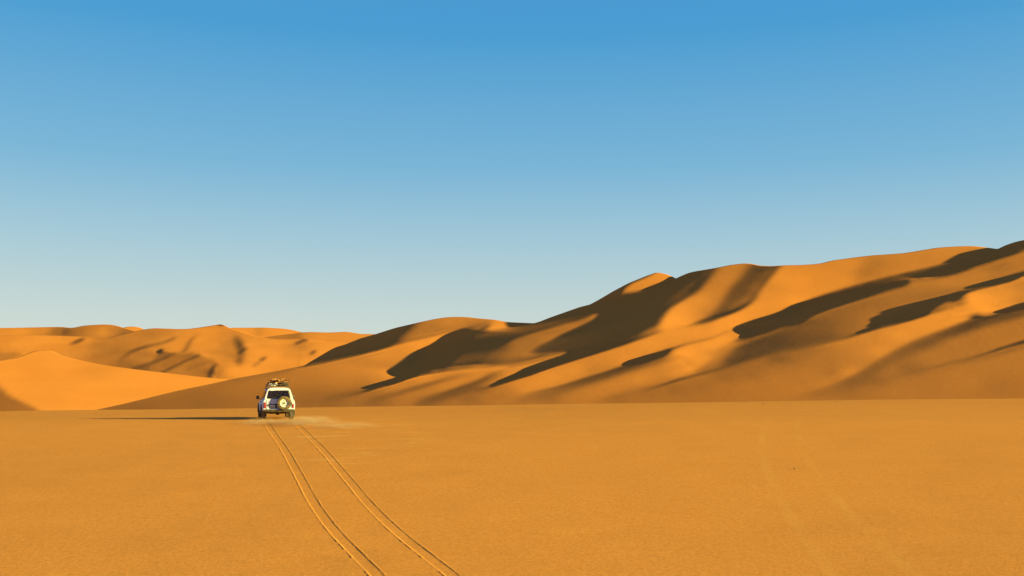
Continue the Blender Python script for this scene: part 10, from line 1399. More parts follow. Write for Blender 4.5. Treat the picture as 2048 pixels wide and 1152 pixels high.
# ------------------------------------------------------------------ small-object materials
def simple_mat(name, col, rough=.5, metal=0.0, spec=.5, dust=0.0, dust_scale=3.0, col2=None, scale=6.0, emit=None):
    t = NT(name)
    tc = t.n("ShaderNodeTexCoord")
    v = tc.outputs['Object']
    base = col
    if col2:
        base = t.mix(t.ramp(t.noise(v, scale, 3, .6), .35, .65), col, col2)
    p = t.n("ShaderNodeBsdfPrincipled")
    if dust:
        m = t.math('MULTIPLY', t.ramp(t.noise(v, dust_scale, 5, .65), .30, .75), dust)
        base = t.mix(m, base, (.50, .27, .09))
        r = t.math('ADD', t.math('MULTIPLY', m, .5), rough, clamp=True)
        t.l(r, p.inputs['Roughness'])
    else:
        p.inputs['Roughness'].default_value = rough
    p.inputs['Metallic'].default_value = metal
    p.inputs['Specular IOR Level'].default_value = spec
    if hasattr(base, 'type'): t.l(base, p.inputs['Base Color'])
    else: p.inputs['Base Color'].default_value = (*base, 1)
    t.l(p.outputs[0], t.out.inputs[0])
    return t.m


def glass_mat():
    t = NT("tinted_glass")
    g = t.n("ShaderNodeBsdfGlossy"); g.inputs['Roughness'].default_value = .04
    g.inputs['Color'].default_value = (.9, .9, .9, 1)
    tr = t.n("ShaderNodeBsdfTransparent"); tr.inputs[0].default_value = (.80, .78, .74, 1)
    fr = t.n("ShaderNodeFresnel"); fr.inputs[0].default_value = 1.22
    mx = t.n("ShaderNodeMixShader")
    t.l(fr.outputs[0], mx.inputs[0]); t.l(tr.outputs[0], mx.inputs[1]); t.l(g.outputs[0], mx.inputs[2])
    t.l(mx.outputs[0], t.out.inputs[0])
    return t.m


def curtain_mat():
    t = NT("spotted_curtain")
    tc = t.n("ShaderNodeTexCoord")
    vo = t.n("ShaderNodeTexVoronoi"); vo.inputs['Scale'].default_value = 7.5
    t.l(tc.outputs['Object'], vo.inputs['Vector'])
    f = t.ramp(vo.outputs['Distance'], .28, .40)
    n = t.noise(tc.outputs['Object'], 5.0, 3)
    c = t.mix(f, (.05, .025, .04), t.mix(n, (.30, .17, .11), (.50, .33, .19)))
    p = t.n("ShaderNodeBsdfPrincipled"); p.inputs['Roughness'].default_value = .9
    t.l(c, p.inputs['Base Color']); t.l(p.outputs[0], t.out.inputs[0])
    return t.m


M = dict(
    paint=simple_mat("white_paint", (.45, .455, .55), .4, 0, .45, .36, 2.2),
    black=simple_mat("black_plastic", (.020, .019, .018), .6, 0, .4, .35, 5),
    under=simple_mat("underbody", (.026, .021, .016), .9, 0, .2, .16, 4),
    tyre=simple_mat("dusty_rubber", (.050, .040, .024), .9, 0, .2, .42, 6),
    steel=simple_mat("cream_steel", (.72, .66, .52), .5, 0, .4, .35, 7),
    chrome=simple_mat("bumper_steel", (.55, .53, .48), .35, .6, .5, .45, 4),
    red=simple_mat("red_lens", (.26, .012, .008), .25, 0, .5, .15, 8),
    amber=simple_mat("amber_lens", (.60, .20, .02), .25, 0, .5, .15, 8),
    clear=simple_mat("clear_lens", (.70, .70, .66), .2, 0, .6, .1, 8),
    plate=simple_mat("plate_white", (.62, .58, .52), .5, 0, .4, .4, 9),
    ink=simple_mat("plate_ink", (.03, .03, .03), .6),
    glass=glass_mat(), curtain=curtain_mat(),
    cab=simple_mat("cabin_lining", (.06, .05, .045), .9),
    wood=simple_mat("firewood_bark", (.16, .065, .022), .9, 0, .2, 0, 3, (.30, .12, .035), 9),
    woodcut=simple_mat("split_wood", (.50, .23, .07), .85, 0, .2, 0, 3, (.36, .14, .04), 12),
    poly=simple_mat("white_plastic", (.72, .70, .64), .5, 0, .4, .25, 6),
    canvas=simple_mat("dark_canvas", (.030, .024, .020), .95, 0, .1, .08, 5, (.060, .040, .026), 8),
    rust=simple_mat("rust_blanket", (.34, .075, .020), .95, 0, .1, .15, 5, (.20, .045, .016), 6),
    stone=simple_mat("brown_stone", (.13, .060, .025), .95, 0, .1, .3, 9),
)


# ------------------------------------------------------------------ shape helpers (all return (verts, faces))
def bm_obj(name, bm, mat, parent=None, smooth=False):
    me = bpy.data.meshes.new(name)
    bm.normal_update()
    bm.to_mesh(me); bm.free()
    o = bpy.data.objects.new(name, me); COL.objects.link(o)
    me.materials.append(mat)
    if smooth:
        me.polygons.foreach_set('use_smooth', np.ones(len(me.polygons), dtype=bool))
        try: me.set_sharp_from_angle(angle=R(38))
        except Exception: pass
    if parent: o.parent = parent
    return o


def add_box(bm, c, s, bev=.0, rot=None, taper=None):
    """box centre c, full size s; taper=(sx, sy) scales the top"""
    vs = []
    for dz in (-.5, .5):
        for dx, dy in ((-.5, -.5), (.5, -.5), (.5, .5), (-.5, .5)):
            k = taper if (taper and dz > 0) else (1, 1)
            v = Vector((dx * s[0] * k[0], dy * s[1] * k[1], dz * s[2]))
            if rot: v = rot @ v
            vs.append(bm.verts.new(v + Vector(c)))
    fs = [bm.faces.new([vs[i] for i in q]) for q in ((3, 2, 1, 0), (4, 5, 6, 7), (0, 1, 5, 4), (1, 2, 6, 5), (2, 3, 7, 6), (3, 0, 4, 7))]
    if bev:
        ed = list({e for f in fs for e in f.edges})
        bmesh.ops.bevel(bm, geom=ed, offset=bev, segments=2, affect='EDGES', profile=.5)


def box(name, c, s, mat, parent=None, bev=.01, rot=None, taper=None):
    bm = bmesh.new(); add_box(bm, c, s, bev, rot, taper)
    return bm_obj(name, bm, mat, parent, smooth=True)


def add_tube(bm, pts, rad, n=8, cap=True):
    pts = [Vector(p) for p in pts]
    rads = rad if isinstance(rad, (list, tuple)) else [rad] * len(pts)
    rings = []
    for i, p in enumerate(pts):
        d = (pts[min(i + 1, len(pts) - 1)] - pts[max(i - 1, 0)]).normalized()
        a = d.orthogonal().normalized(); b = d.cross(a)
        if i and rings:
            pass
        rings.append([bm.verts.new(p + (a * math.cos(2 * math.pi * k / n) + b * math.sin(2 * math.pi * k / n)) * rads[i]) for k in range(n)])
    for r0, r1 in zip(rings, rings[1:]):
        # match nearest start to avoid twist
        off = min(range(n), key=lambda o: (r1[o].co - r0[0].co).length)
        for k in range(n):
            bm.faces.new((r0[k], r0[(k + 1) % n], r1[(k + 1 + off) % n], r1[(k + off) % n]))
    if cap:
        bm.faces.new(list(reversed(rings[0]))); bm.faces.new(rings[-1])


def tube(name, pts, rad, mat, parent=None, n=8):
    bm = bmesh.new(); add_tube(bm, pts, rad, n)
    bmesh.ops.recalc_face_normals(bm, faces=bm.faces[:])
    return bm_obj(name, bm, mat, parent, smooth=True)


def lathe_x(name, prof, mat, parent=None, n=32, centre=(0, 0, 0), axis='X'):
    """prof: (offset along axis, radius) closed loop"""
    bm = bmesh.new(); rings = []
    for k in range(n):
        a = 2 * math.pi * k / n
        ring = []
        for o, r in prof:
            v = Vector((o, r * math.cos(a), r * math.sin(a))) if axis == 'X' else Vector((r * math.cos(a), o, r * math.sin(a)))
            ring.append(bm.verts.new(v + Vector(centre)))
        rings.append(ring)
    m = len(prof)
    for k in range(n):
        for j in range(m):
            bm.faces.new((rings[k][j], rings[k][(j + 1) % m], rings[(k + 1) % n][(j + 1) % m], rings[(k + 1) % n][j]))
    bmesh.ops.recalc_face_normals(bm, faces=bm.faces[:])
    return bm_obj(name, bm, mat, parent, smooth=True)


def loft(name, rings, mat, parent=None, closed=True, smooth=True):
    bm = bmesh.new()
    vr = [[bm.verts.new(p) for p in ring] for ring in rings]
    n = len(vr[0])
    for a, b in zip(vr, vr[1:]):
        for k in range(n if closed else n - 1):
            bm.faces.new((a[k], a[(k + 1) % n], b[(k + 1) % n], b[k]))
    if closed:
        bm.faces.new(list(reversed(vr[0]))); bm.faces.new(vr[-1])
    bmesh.ops.recalc_face_normals(bm, faces=bm.faces[:])
    return bm_obj(name, bm, mat, parent, smooth)


def sheet(name, quad, mat, parent=None, thick=.012, inset=0.0, rnd=.0):
    """flat panel from its four corners (counter-clockwise seen from outside), rounded, with thickness"""
    q = [Vector(p) for p in quad]
    n = (q[1] - q[0]).cross(q[3] - q[0]).normalized()
    pts = []
    for i in range(4):
        p, a, b = q[i], q[i - 1], q[(i + 1) % 4]
        if rnd:
            da, db = (a - p).normalized(), (b - p).normalized()
            for t in (0, .33, .67, 1):
                w = (1 - t) ** 2 * (p + da * rnd) + 2 * t * (1 - t) * p + t * t * (p + db * rnd)
                pts.append(w)
        else:
            pts.append(p)
    bm = bmesh.new()
    f0 = [bm.verts.new(p) for p in pts]
    f1 = [bm.verts.new(p + n * thick) for p in pts]
    m = len(pts)
    bm.faces.new(list(reversed(f0))); bm.faces.new(f1)
    for k in range(m):
        bm.faces.new((f0[k], f0[(k + 1) % m], f1[(k + 1) % m], f1[k]))
    bmesh.ops.recalc_face_normals(bm, faces=bm.faces[:])
    return bm_obj(name, bm, mat, parent, smooth=False)


def cut(o, cutters):
    """carve cutter meshes out of o and drop the cutters"""
    for c in cutters:
        md = o.modifiers.new("cut", 'BOOLEAN'); md.operation = 'DIFFERENCE'; md.object = c; md.solver = 'EXACT'
    dg = bpy.context.evaluated_depsgraph_get(); dg.update()
    me = bpy.data.meshes.new_from_object(o.evaluated_get(dg))
    old = o.data; o.modifiers.clear(); o.data = me
    bpy.data.meshes.remove(old)
    me.polygons.foreach_set('use_smooth', np.ones(len(me.polygons), dtype=bool))
    try: me.set_sharp_from_angle(angle=R(32))
    except Exception: pass
    for c in cutters: bpy.data.objects.remove(c)


def on_plain(x, y, lift=0.0):
    return Vector((x, y, float(plain_z(np.array([x]), np.array([y]))[0]) + lift))


# ------------------------------------------------------------------ the off-road car (rear axle at the origin, +Y forward)
def make_wheel(parent, x, y, r=.395, w=.27, spare=False):
    s = 1 if x > 0 else -1
    e = bpy.data.objects.new("spare_wheel" if spare else "wheel", None)
    COL.objects.link(e); e.parent = parent
    h = w / 2
    prof = [(-h * .55, r * .60), (-h * .95, r * .66), (-h, r * .80), (-h * .96, r * .93), (-h * .78, r * .985), (-h * .3, r), (h * .3, r), (h * .78, r * .985), (h * .96, r * .93), (h, r * .80), (h * .95, r * .66), (h * .55, r * .60)]
    ty = lathe_x("tyre", prof, M['tyre'], e, 36)
    # tread blocks
    bm = bmesh.new(); bm.from_mesh(ty.data)
    for k in range(30):
        a = 2 * math.pi * (k + .25) / 30
        for sx, o in ((-.30, 0), (.30, .5)):
            aa = a + o * 2 * math.pi / 30
            rot = Matrix.Rotation(aa, 3, 'X')
            add_box(bm, rot @ Vector((sx * w, 0, r + .004)), (w * .34, .046, .022), 0, rot)
    bm.to_mesh(ty.data); bm.free()
    rim = lathe_x("rim", [(-h * .5, r * .615), (-h * .5, r * .56), (-h * .2, r * .54), (h * .35, r * .54), (h * .55, r * .585), (h * .60, r * .62)], M['steel'], e, 36)
    # steel disc with six round holes
    bm = bmesh.new()
    n, rr, xx = 72, r * .56, h * .30
    ring_o = [bm.verts.new((xx, rr * math.cos(2 * math.pi * k / n), rr * math.sin(2 * math.pi * k / n))) for k in range(n)]
    edges = [bm.edges.new((ring_o[k], ring_o[(k + 1) % n])) for k in range(n)]
    for q in range(6):
        a = 2 * math.pi * (q + .5) / 6
        c = (rr * .66 * math.cos(a), rr * .66 * math.sin(a))
        hr = [bm.verts.new((xx, c[0] + rr * .17 * math.cos(2 * math.pi * k / 12), c[1] + rr * .17 * math.sin(2 * math.pi * k / 12))) for k in range(12)]
        edges += [bm.edges.new((hr[k], hr[(k + 1) % 12])) for k in range(12)]
    bmesh.ops.triangle_fill(bm, use_beauty=True, use_dissolve=False, edges=edges)
    bmesh.ops.recalc_face_normals(bm, faces=bm.faces[:])
    g = bmesh.ops.extrude_face_region(bm, geom=bm.faces[:])
    bmesh.ops.translate(bm, verts=[v for v in g['geom'] if isinstance(v, bmesh.types.BMVert)], vec=(-.03, 0, 0))
    bmesh.ops.recalc_face_normals(bm, faces=bm.faces[:])
    disc = bm_obj("disc", bm, M['steel'], e)
    lathe_x("hub_cap", [(h * .25, .001), (h * .25, .055), (h * .62, .050), (h * .70, .030), (h * .70, .001)], M['black'], e, 16)
    lathe_x("drum", [(-h * .2, .001), (-h * .2, r * .5), (h * .10, r * .5), (h * .10, .001)], M['under'], e, 20)
    e.location = (x, y, r)
    if s < 0: e.rotation_euler = (0, 0, math.pi)
    return e


def half(pts):
    """mirror a half-section (x >= 0, from bottom centre to top centre)"""
    return pts + [(-x, z) for x, z in reversed(pts)]


def make_car():
    root = bpy.data.objects.new("off_road_car", None); COL.objects.link(root)
    tag(root, 'white off-road car with loaded roof rack and spare wheel driving away over the plain', 'car')
    # lower body: stations along y
    def sec(y, wb, wm, wt, zb, zm, zt):
        return [(x, y, z) for x, z in half([(wb * .5, zb), (wb - .05, zb + .005), (wb, zb + .05), (wm, zm), (wm - .008, (zm + zt) / 2 + .03), (wt + .02, zt - .03), (wt - .03, zt), (wt * .5, zt + .012)])]
    st = [sec(-1.03, .86, .875, .80, .53, .78, 1.17), sec(-1.00, .885, .90, .815, .51, .78, 1.18), sec(-.60, .895, .915, .825, .47, .78, 1.18), sec(0, .895, .92, .83, .45, .78, 1.18),
          sec(1.0, .895, .91, .83, .43, .78, 1.17), sec(1.9, .895, .915, .825, .43, .78, 1.15), sec(2.15, .895, .92, .81, .43, .78, 1.13), sec(2.85, .89, .92, .79, .45, .78, 1.10), sec(3.5, .87, .89, .76, .50, .76, 1.05), sec(3.66, .84, .85, .72, .53, .74, .98)]
    body = loft("body", st, M['paint'], root)
    cutters = []
    for yy in (0.0, 2.85):
        for sx in (-1, 1):
            c = lathe_x("cutter", [(-.20, .001), (-.20, .475), (.20, .475), (.20, .001)], M['under'], None, 28, (sx * .86, yy, .40))
            cutters.append(c)
    cut(body, cutters)
    # cabin shell: pillars and roof as one mesh, window holes behind the glass
    def csec(y0, y1, wb, wt):   # belt y0 -> roof y1
        return [(wb, y0, 1.165), (wb - .02, y0 + (y1 - y0) * .25, 1.30), (wt + .035, y0 + (y1 - y0) * .88, 1.69), (wt, y1, 1.755), (wt - .10, y1, 1.825), (wt * .5, y1, 1.852),
                (-wt * .5, y1, 1.852), (-(wt - .10), y1, 1.825), (-wt, y1, 1.755), (-(wt + .035), y0 + (y1 - y0) * .88, 1.69), (-(wb - .02), y0 + (y1 - y0) * .25, 1.30), (-wb, y0, 1.165)]
    cs = [csec(-1.015, -.90, .79, .60), csec(-.97, -.84, .805, .625), csec(-.5, -.45, .815, .64), csec(.4, .4, .82, .645), csec(1.25, 1.05, .815, .635), csec(1.95, 1.25, .80, .605)]
    cabin = loft("cabin", cs, M['paint'], root)
    # --- rear: window with surround, curtain behind the tinted pane
    def rp(x, z, out=0.0):      # point on the sloping rear face
        t = (z - 1.165) / (1.755 - 1.165)
        return (x, -1.015 + .115 * t - out, z)
    sheet("window_seal", [rp(-.665, 1.215, .004), rp(.665, 1.215, .004), rp(.575, 1.690, .004), rp(-.575, 1.690, .004)], M['black'], root, .006, rnd=.07)
    cur = sheet("curtain", [rp(-.630, 1.240, .011), rp(.630, 1.240, .011), rp(.545, 1.668, .011), rp(-.545, 1.668, .011)], M['curtain'], root, .006, rnd=.06)
    rw = sheet("rear_window", [rp(-.635, 1.236, .026), rp(.635, 1.236, .026), rp(.550, 1.672, .026), rp(-.550, 1.672, .026)], M['glass'], root, .005, rnd=.06)
    tube("wiper", [(-.10, -1.05, 1.225), (-.22, -1.055, 1.27), (-.42, -1.045, 1.30)], .009, M['black'], root, 6)
    # tail door with its recesses
    sheet("tail_door", [(-.70, -1.034, .60), (.70, -1.034, .60), (.685, -1.030, 1.155), (-.685, -1.030, 1.155)], M['paint'], root, .016, rnd=.05)
    tube("door_gap", [(-.06, -1.053, .61), (-.06, -1.049, 1.15)], .006, M['black'], root, 4)
    box("plate_recess", (-.33, -1.055, .80), (.44, .02, .24), M['black'], root, .008)
    pl = box("number_plate", (-.36, -1.07, .79), (.30, .014, .15), M['plate'], root, .004)
    for k in range(5):
        box("plate_mark", (-.455 + k * .048, -1.079, .79), (.024 if k != 2 else .012, .004, .075), M['ink'], pl, 0)
    box("door_handle", (-.60, -1.062, .84), (.07, .03, .11), M['black'], root, .006)
    for s in (-1, 1):
        lamp = box("tail_light", (s * .785, -1.036, .845), (.115, .05, .34), M['red'], root, .012)
        box("turn_lens", (s * .785, -1.064, .95), (.095, .008, .09), M['red'] if s < 0 else M['clear'], lamp, 0)
        box("reverse_lens", (s * .785, -1.064, .735), (.095, .008, .07), M['red'], lamp, 0)
    # bumper: steel bar with a dark lower step
    bmp = box("rear_bumper", (0, -1.13, .545), (1.74, .17, .12), M['under'], root, .03)
    box("bumper_strip", (.16, -1.135, .612), (1.36, .15, .022), M['chrome'], bmp, .006)
    box("bumper_step", (0, -1.12, .49), (1.56, .15, .07), M['under'], bmp, .015)
    box("number_lamp", (-.36, -1.09, .895), (.20, .04, .03), M['black'], root, .006)
    tube("tow_hitch", [(0, -.95, .44), (0, -1.16, .44), (0, -1.22, .47)], [.03, .03, .02], M['under'], root, 8)
    tube("exhaust_pipe", [(.55, .5, .36), (.60, -.7, .40), (.62, -1.06, .40)], .032, M['under'], root, 8)
    # spare wheel on its carrier, to the right of the middle
    sw = make_wheel(root, .30, 0, .385, .235, True)
    sw.location = (.285, -1.22, .965); sw.rotation_euler = (R(14), 0, -math.pi / 2)
    tube("wheel_carrier", [(.285, -1.03, .965), (.285, -1.15, .965)], .05, M['black'], root, 10)
    # underbody
    box("chassis", (0, 1.2, .46), (1.15, 4.1, .12), M['under'], root, .02)
    tube("rear_axle", [(-.70, 0, .40), (-.10, 0, .40)], .055, M['under'], root, 10)
    tube("rear_axle", [(.70, 0, .40), (.10, 0, .40)], .055, M['under'], root, 10)
    lathe_x("differential", [(-.13, .03), (-.10, .12), (0, .155), (.10, .12), (.13, .03)], M['under'], root, 18, (.0, 0, .40))
    tube("front_axle", [(-.70, 2.85, .40), (.70, 2.85, .40)], .055, M['under'], root, 10)
    box("fuel_tank", (-.12, -.62, .42), (.85, .55, .15), M['under'], root, .04)
    for s in (-1, 1):
        tube("shock_absorber", [(s * .55, .08, .38), (s * .48, -.12, .70)], .035, M['under'], root, 8)
        sheet("mud_flap", [(s * .80 - .15, -.50, .20), (s * .80 + .15, -.50, .20), (s * .80 + .14, -.47, .52), (s * .80 - .14, -.47, .52)], M['black'], root, .01)
        make_wheel(root, s * .80, 0); make_wheel(root, s * .80, 2.85)
        for yy in (0, 2.85):     # black wheel-arch lip
            pts = [(s * .925, yy + .495 * math.cos(a), .40 + .495 * math.sin(a)) for a in np.linspace(R(-8), R(188), 15)]
            tube("wheel_arch_trim", pts, .028, M['black'], root, 6)
        tube("side_step", [(s * .93, .62, .40), (s * .96, .75, .38), (s * .96, 2.1, .38), (s * .93, 2.25, .40)], .03, M['black'], root, 8)
        # side glass
        def sp(y, z, o=.012):
            t = (z - 1.30) / (1.69 - 1.30)
            return (s * (.802 + (.678 - .802) * t + o), y, z)
        for nm, ya, yb, yc, yd in (("quarter_window", -.80, -.12, -.12, -.74), ("side_window", -.04, .72, .72, -.04), ("side_window", .80, 1.66, 1.26, .80)):
            q = [sp(ya, 1.235), sp(yb, 1.235), sp(yc, 1.675), sp(yd, 1.675)]
            if s < 0: q = [q[1], q[0], q[3], q[2]]
            w_ = sheet(nm, q, M['cab'], root, .004, rnd=.05)
            q2 = [Vector(p) + Vector((s * .008, 0, 0)) for p in q]
            sheet("pane", q2, M['glass'], w_, .004, rnd=.05)
        for ya in (.76, -.08):
            tube("door_gap", [(s * .905, ya, .52), (s * .925, ya, .80), (s * .86, ya, 1.15)], .006, M['black'], root, 4)
        for ya in (.86, .02):
            box("door_handle", (s * .918, ya, 1.03), (.03, .14, .035), M['black'], root, .006)
        # mirrors
        mi = box("side_mirror", (s * 1.03, 1.72, 1.27), (.17, .10, .20), M['black'], root, .03)
        box("mirror_glass", (s * 1.03, 1.665, 1.27), (.14, .008, .165), M['black'], mi, .0)
        tube("mirror_arm", [(s * .82, 1.76, 1.17), (s * .98, 1.74, 1.20)], .018, M['black'], mi, 6)
        box("headlight", (s * .62, 3.665, .83), (.30, .04, .16), M['clear'], root, .02)
        box("front_indicator", (s * .80, 3.62, .83), (.07, .07, .15), M['amber'], root, .012)
        # roof gutters
        tube("roof_gutter", [(s * .62, -.86, 1.765), (s * .655, -.4, 1.765), (s * .66, .4, 1.765), (s * .645, 1.10, 1.765)], .014, M['black'], root, 6)
    sheet("windscreen", [(.70, 1.93, 1.20), (-.70, 1.93, 1.20), (-.56, 1.34, 1.70), (.56, 1.34, 1.70)], M['cab'], root, .01, rnd=.06)
    sheet("windscreen_pane", [(.69, 1.955, 1.205), (-.69, 1.955, 1.205), (-.55, 1.365, 1.70), (.55, 1.365, 1.70)], M['glass'], root, .005, rnd=.06)
    box("grille", (0, 3.66, .83), (.88, .04, .18), M['black'], root, .01)
    box("front_bumper", (0, 3.74, .58), (1.72, .16, .18), M['chrome'], root, .03)
    tube("antenna", [(.86, 2.1, 1.12), (.90, 2.0, 1.75)], .006, M['black'], root, 5)
    # roof rack
    rk = bpy.data.objects.new("roof_rack", None); COL.objects.link(rk); rk.parent = root
    for z in (1.93, 2.03):
        tube("rail", [(-.60, -.78, z), (.60, -.78, z), (.60, 1.15, z), (-.60, 1.15, z), (-.60, -.78, z)], .016, M['black'], rk, 6)
    for y in np.linspace(-.70, 1.07, 9):
        tube("crossbar", [(-.59, y, 1.93), (.59, y, 1.93)], .012, M['black'], rk, 6)
    for s in (-1, 1):
        for y in (-.6, .2, 1.0):
            tube("foot", [(s * .64, y, 1.77), (s * .60, y, 1.93), (s * .60, y, 2.03)], .014, M['black'], rk, 6)
    for x in (-.40, -.13, .13, .40):
        tube("upright", [(x, -.78, 1.93), (x, -.78, 2.03)], .010, M['black'], rk, 5)
    return root


CAR_YAW = R(17.5)
car = make_car()
fwd = Vector((-math.sin(CAR_YAW), math.cos(CAR_YAW), 0))
ra = on_plain(-13.66, 58.02); fa = on_plain(ra.x + fwd.x * 2.85, ra.y + fwd.y * 2.85)
car.location = ra + Vector((0, 0, -.012))
car.rotation_euler = (math.atan2(fa.z - ra.z, 2.85), 0, CAR_YAW)
bpy.context.view_layer.update()
CAR_M = Matrix.LocRotScale(car.location, car.rotation_euler, None)


# ------------------------------------------------------------------ the load on the rack (each its own thing)
def on_car(o, loc, rot=(0, 0, 0)):
    m = CAR_M @ Matrix.LocRotScale(Vector(loc), bpy.context.scene.cursor.rotation_euler.__class__(rot), None)
    o.matrix_world = m
    return o


def canister(label, loc, rot):
    e = bpy.data.objects.new("canister", None); COL.objects.link(e)
    tag(e, label, 'canister', 'white canisters tied to the back of the rack')
    b = box("shell", (0, 0, .055), (.22, .34, .11), M['poly'], e, .035)
    tube("handle", [(-.07, -.08, .108), (-.07, -.08, .145), (.07, -.08, .145), (.07, -.08, .108)], .012, M['poly'], e, 8)
    tube("cap", [(.05, -.175, .055), (.05, -.21, .055)], .03, M['black'], e, 12)
    return on_car(e, loc, rot)


canister('flat white canister at the left rear corner of the roof rack', (-.44, -.55, 1.947), (0, 0, 0))
canister('white canister tilted beside the flat one near the middle of the rack', (-.16, -.52, 1.962), (0, R(-24), R(8)))


def bag(name, label, cat, mat, loc, size, rot=(0, 0, 0), seed=1, strap=True):
    """soft holdall: a rounded, sagging box with seams and two straps"""
    e = bpy.data.objects.new(name, None); COL.objects.link(e)
    tag(e, label, cat)
    bm = bmesh.new()
    nu, nv = 22, 16
    rings = []
    for i in range(nv + 1):
        th = math.pi * i / nv
        ring = []
        for k in range(nu):
            ph = 2 * math.pi * k / nu
            c = lambda a, p: math.copysign(abs(a) ** p, a)
            x = c(math.sin(th), .45) * c(math.cos(ph), .5)
            y = c(math.cos(th), .55)
            z = c(math.sin(th), .45) * c(math.sin(ph), .5)
            p = Vector((x * size[0] / 2, y * size[1] / 2, (z * .5 + .5) * size[2]))
            n = noise.noise(p * 6 + Vector((seed, 0, 0))) * .035
            p += Vector((x, y, z)) * n
            p.z = max(p.z, 0)
            ring.append(bm.verts.new(p))
        rings.append(ring)
    for a, b in zip(rings, rings[1:]):
        for k in range(nu):
            bm.faces.new((a[k], a[(k + 1) % nu], b[(k + 1) % nu], b[k]))
    bmesh.ops.remove_doubles(bm, verts=bm.verts[:], dist=.0005)
    bmesh.ops.recalc_face_normals(bm, faces=bm.faces[:])
    bm_obj("cover", bm, mat, e, True)
    if strap:
        for y in (-size[1] * .22, size[1] * .22):
            pts = [(size[0] * .51 * math.cos(a), y, size[2] * .5 + size[2] * .53 * math.sin(a)) for a in np.linspace(0, math.pi, 9)]
            tube("strap", pts, .014, M['black'], e, 5)
    return on_car(e, loc, rot)


bag("holdall", 'dark canvas holdall at the right rear of the roof rack', 'bag', M['canvas'], (.34, -.42, 1.944), (.50, .60, .19), seed=3)
bag("holdall", 'long dark canvas roll across the front of the roof rack', 'bag', M['canvas'], (0, .72, 1.944), (1.05, .50, .24), seed=7)
bag("blanket_roll", 'rust red blanket roll under the firewood on the roof rack', 'blanket', M['rust'], (-.05, .08, 1.944), (.98, .62, .22), seed=5)


def firewood():
    rnd = random.Random(11)
    e = bpy.data.objects.new("firewood_bundle", None); COL.objects.link(e)
    tag(e, 'untidy bundle of brown branches piled on top of the roof rack', 'firewood')
    for k in range(40):
        L = rnd.uniform(.45, 1.10); a = rnd.gauss(0, .50) if k % 3 else rnd.gauss(1.3, .4)
        c = Vector((rnd.uniform(-.36, .38), rnd.uniform(-.42, .30), .03 + .17 * rnd.random() ** 1.1))
        d = Vector((math.cos(a), math.sin(a), rnd.gauss(0, .11)))
        pts = []
        for t in np.linspace(-.5, .5, 5):
            pts.append(c + d * (t * L) + Vector((rnd.gauss(0, .016), rnd.gauss(0, .016), rnd.gauss(0, .014))))
        for p in pts: p.z = max(p.z, .02); p.x = min(max(p.x, -.64), .68)
        r = rnd.uniform(.018, .040)
        b = tube("branch", pts, [r, r * .95, r * .85, r * .75, r * .5], M['woodcut'] if k % 4 == 1 else M['wood'], e, 6)
        if k % 3 == 0:
            q = pts[3]
            tube("twig", [q, q + Vector((rnd.uniform(-.12, .14), rnd.uniform(-.1, .1), rnd.uniform(.05, .13)))], [r * .5, r * .2], M['wood'], b, 5)
    for pts in ([(.20, -.3, .10), (.42, -.32, .17), (.64, -.34, .24)], [(-.30, -.32, .08), (-.10, -.35, .20), (-.02, -.35, .25)]):
        tube("branch", pts, [.022, .018, .008], M['wood'], e, 6)
    return on_car(e, (.03, .02, 2.120))


firewood()

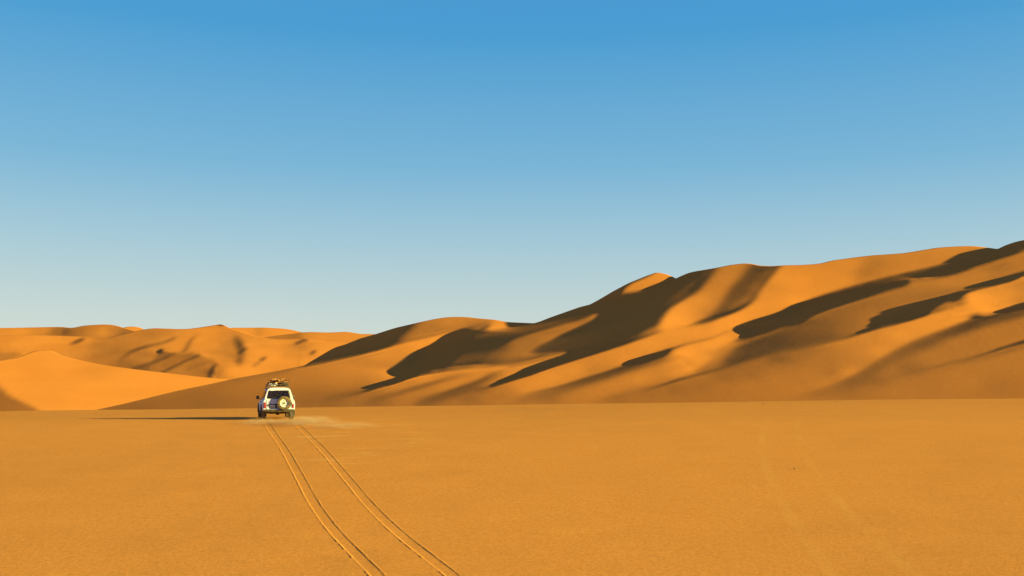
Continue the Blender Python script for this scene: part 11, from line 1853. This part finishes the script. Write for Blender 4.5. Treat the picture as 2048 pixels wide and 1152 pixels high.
# ------------------------------------------------------------------ loose stones on the plain
def pebble(label, u, x, y, s, seed):
    bm = bmesh.new()
    bmesh.ops.create_icosphere(bm, subdivisions=2, radius=1)
    for v in bm.verts:
        n = 1 + .35 * noise.noise(v.co * 1.6 + Vector((seed, 0, 0)))
        v.co = Vector((v.co.x * s[0], v.co.y * s[1], max(v.co.z, -.35) * s[2])) * n
    o = bm_obj("stone", bm, M['stone'], None, True)
    o.location = on_plain(x, y, s[2] * .12)
    tag(o, label, 'stone')
    return o


pebble('small dark stone lying alone on the plain at right', 0, 10.35, 36.5, (.040, .03, .024), 1)
pebble('tiny stone just right of the lone dark one on the plain', 0, 10.52, 36.55, (.022, .018, .014), 4)
pebble('low flat stone near the far edge of the plain at right', 0, 21.2, 84.0, (.16, .07, .035), 9)


# ------------------------------------------------------------------ dust thrown up by the wheels
def dust_material(scale, density, seed):
    t = NT("airborne_dust")
    tc = t.n("ShaderNodeTexCoord")
    v = tc.outputs['Object']
    ln = t.n("ShaderNodeVectorMath", operation='LENGTH'); t.l(v, ln.inputs[0])
    fall = t.ramp(ln.outputs['Value'], 1.0, .25)
    off = t.n("ShaderNodeVectorMath", operation='ADD'); t.l(v, off.inputs[0]); off.inputs[1].default_value = (seed, seed * 2.3, 0)
    nz = t.noise(vmul(t, off.outputs[0], scale), 1.0, 4, .6, .4)
    d = t.math('MULTIPLY', t.math('MULTIPLY', t.ramp(nz, .38, .72), fall), density)
    pv_ = t.n("ShaderNodeVolumePrincipled")
    pv_.inputs['Color'].default_value = (.97, .55, .25, 1)
    pv_.inputs['Anisotropy'].default_value = .2
    t.l(d, pv_.inputs['Density'])
    t.l(pv_.outputs[0], t.out.inputs['Volume'])
    return t.m


def dust(label, x, y, size, density, seed, scale=(3, 3, 2), yaw=0.0):
    bm = bmesh.new()
    bmesh.ops.create_icosphere(bm, subdivisions=3, radius=1)
    o = bm_obj("dust_cloud", bm, dust_material(scale, density, seed), None, True)
    o.location = on_plain(x, y, size[2] * .35)
    o.scale = size
    o.rotation_euler = (0, 0, yaw)
    tag(o, label, 'dust', kind='stuff')
    return o


dust('thin pale dust low behind the left rear wheel of the car', -13.5, 54.2, (1.7, 2.6, .22), .95, 1)
dust('pale dust puffing out behind the right rear wheel of the car', -11.1, 53.8, (2.1, 2.8, .36), 1.15, 5)
dust('faint tail of dust trailing away to the right of the car', -8.7, 51.8, (2.4, 2.4, .20), .75, 9, (3, 4, 2))
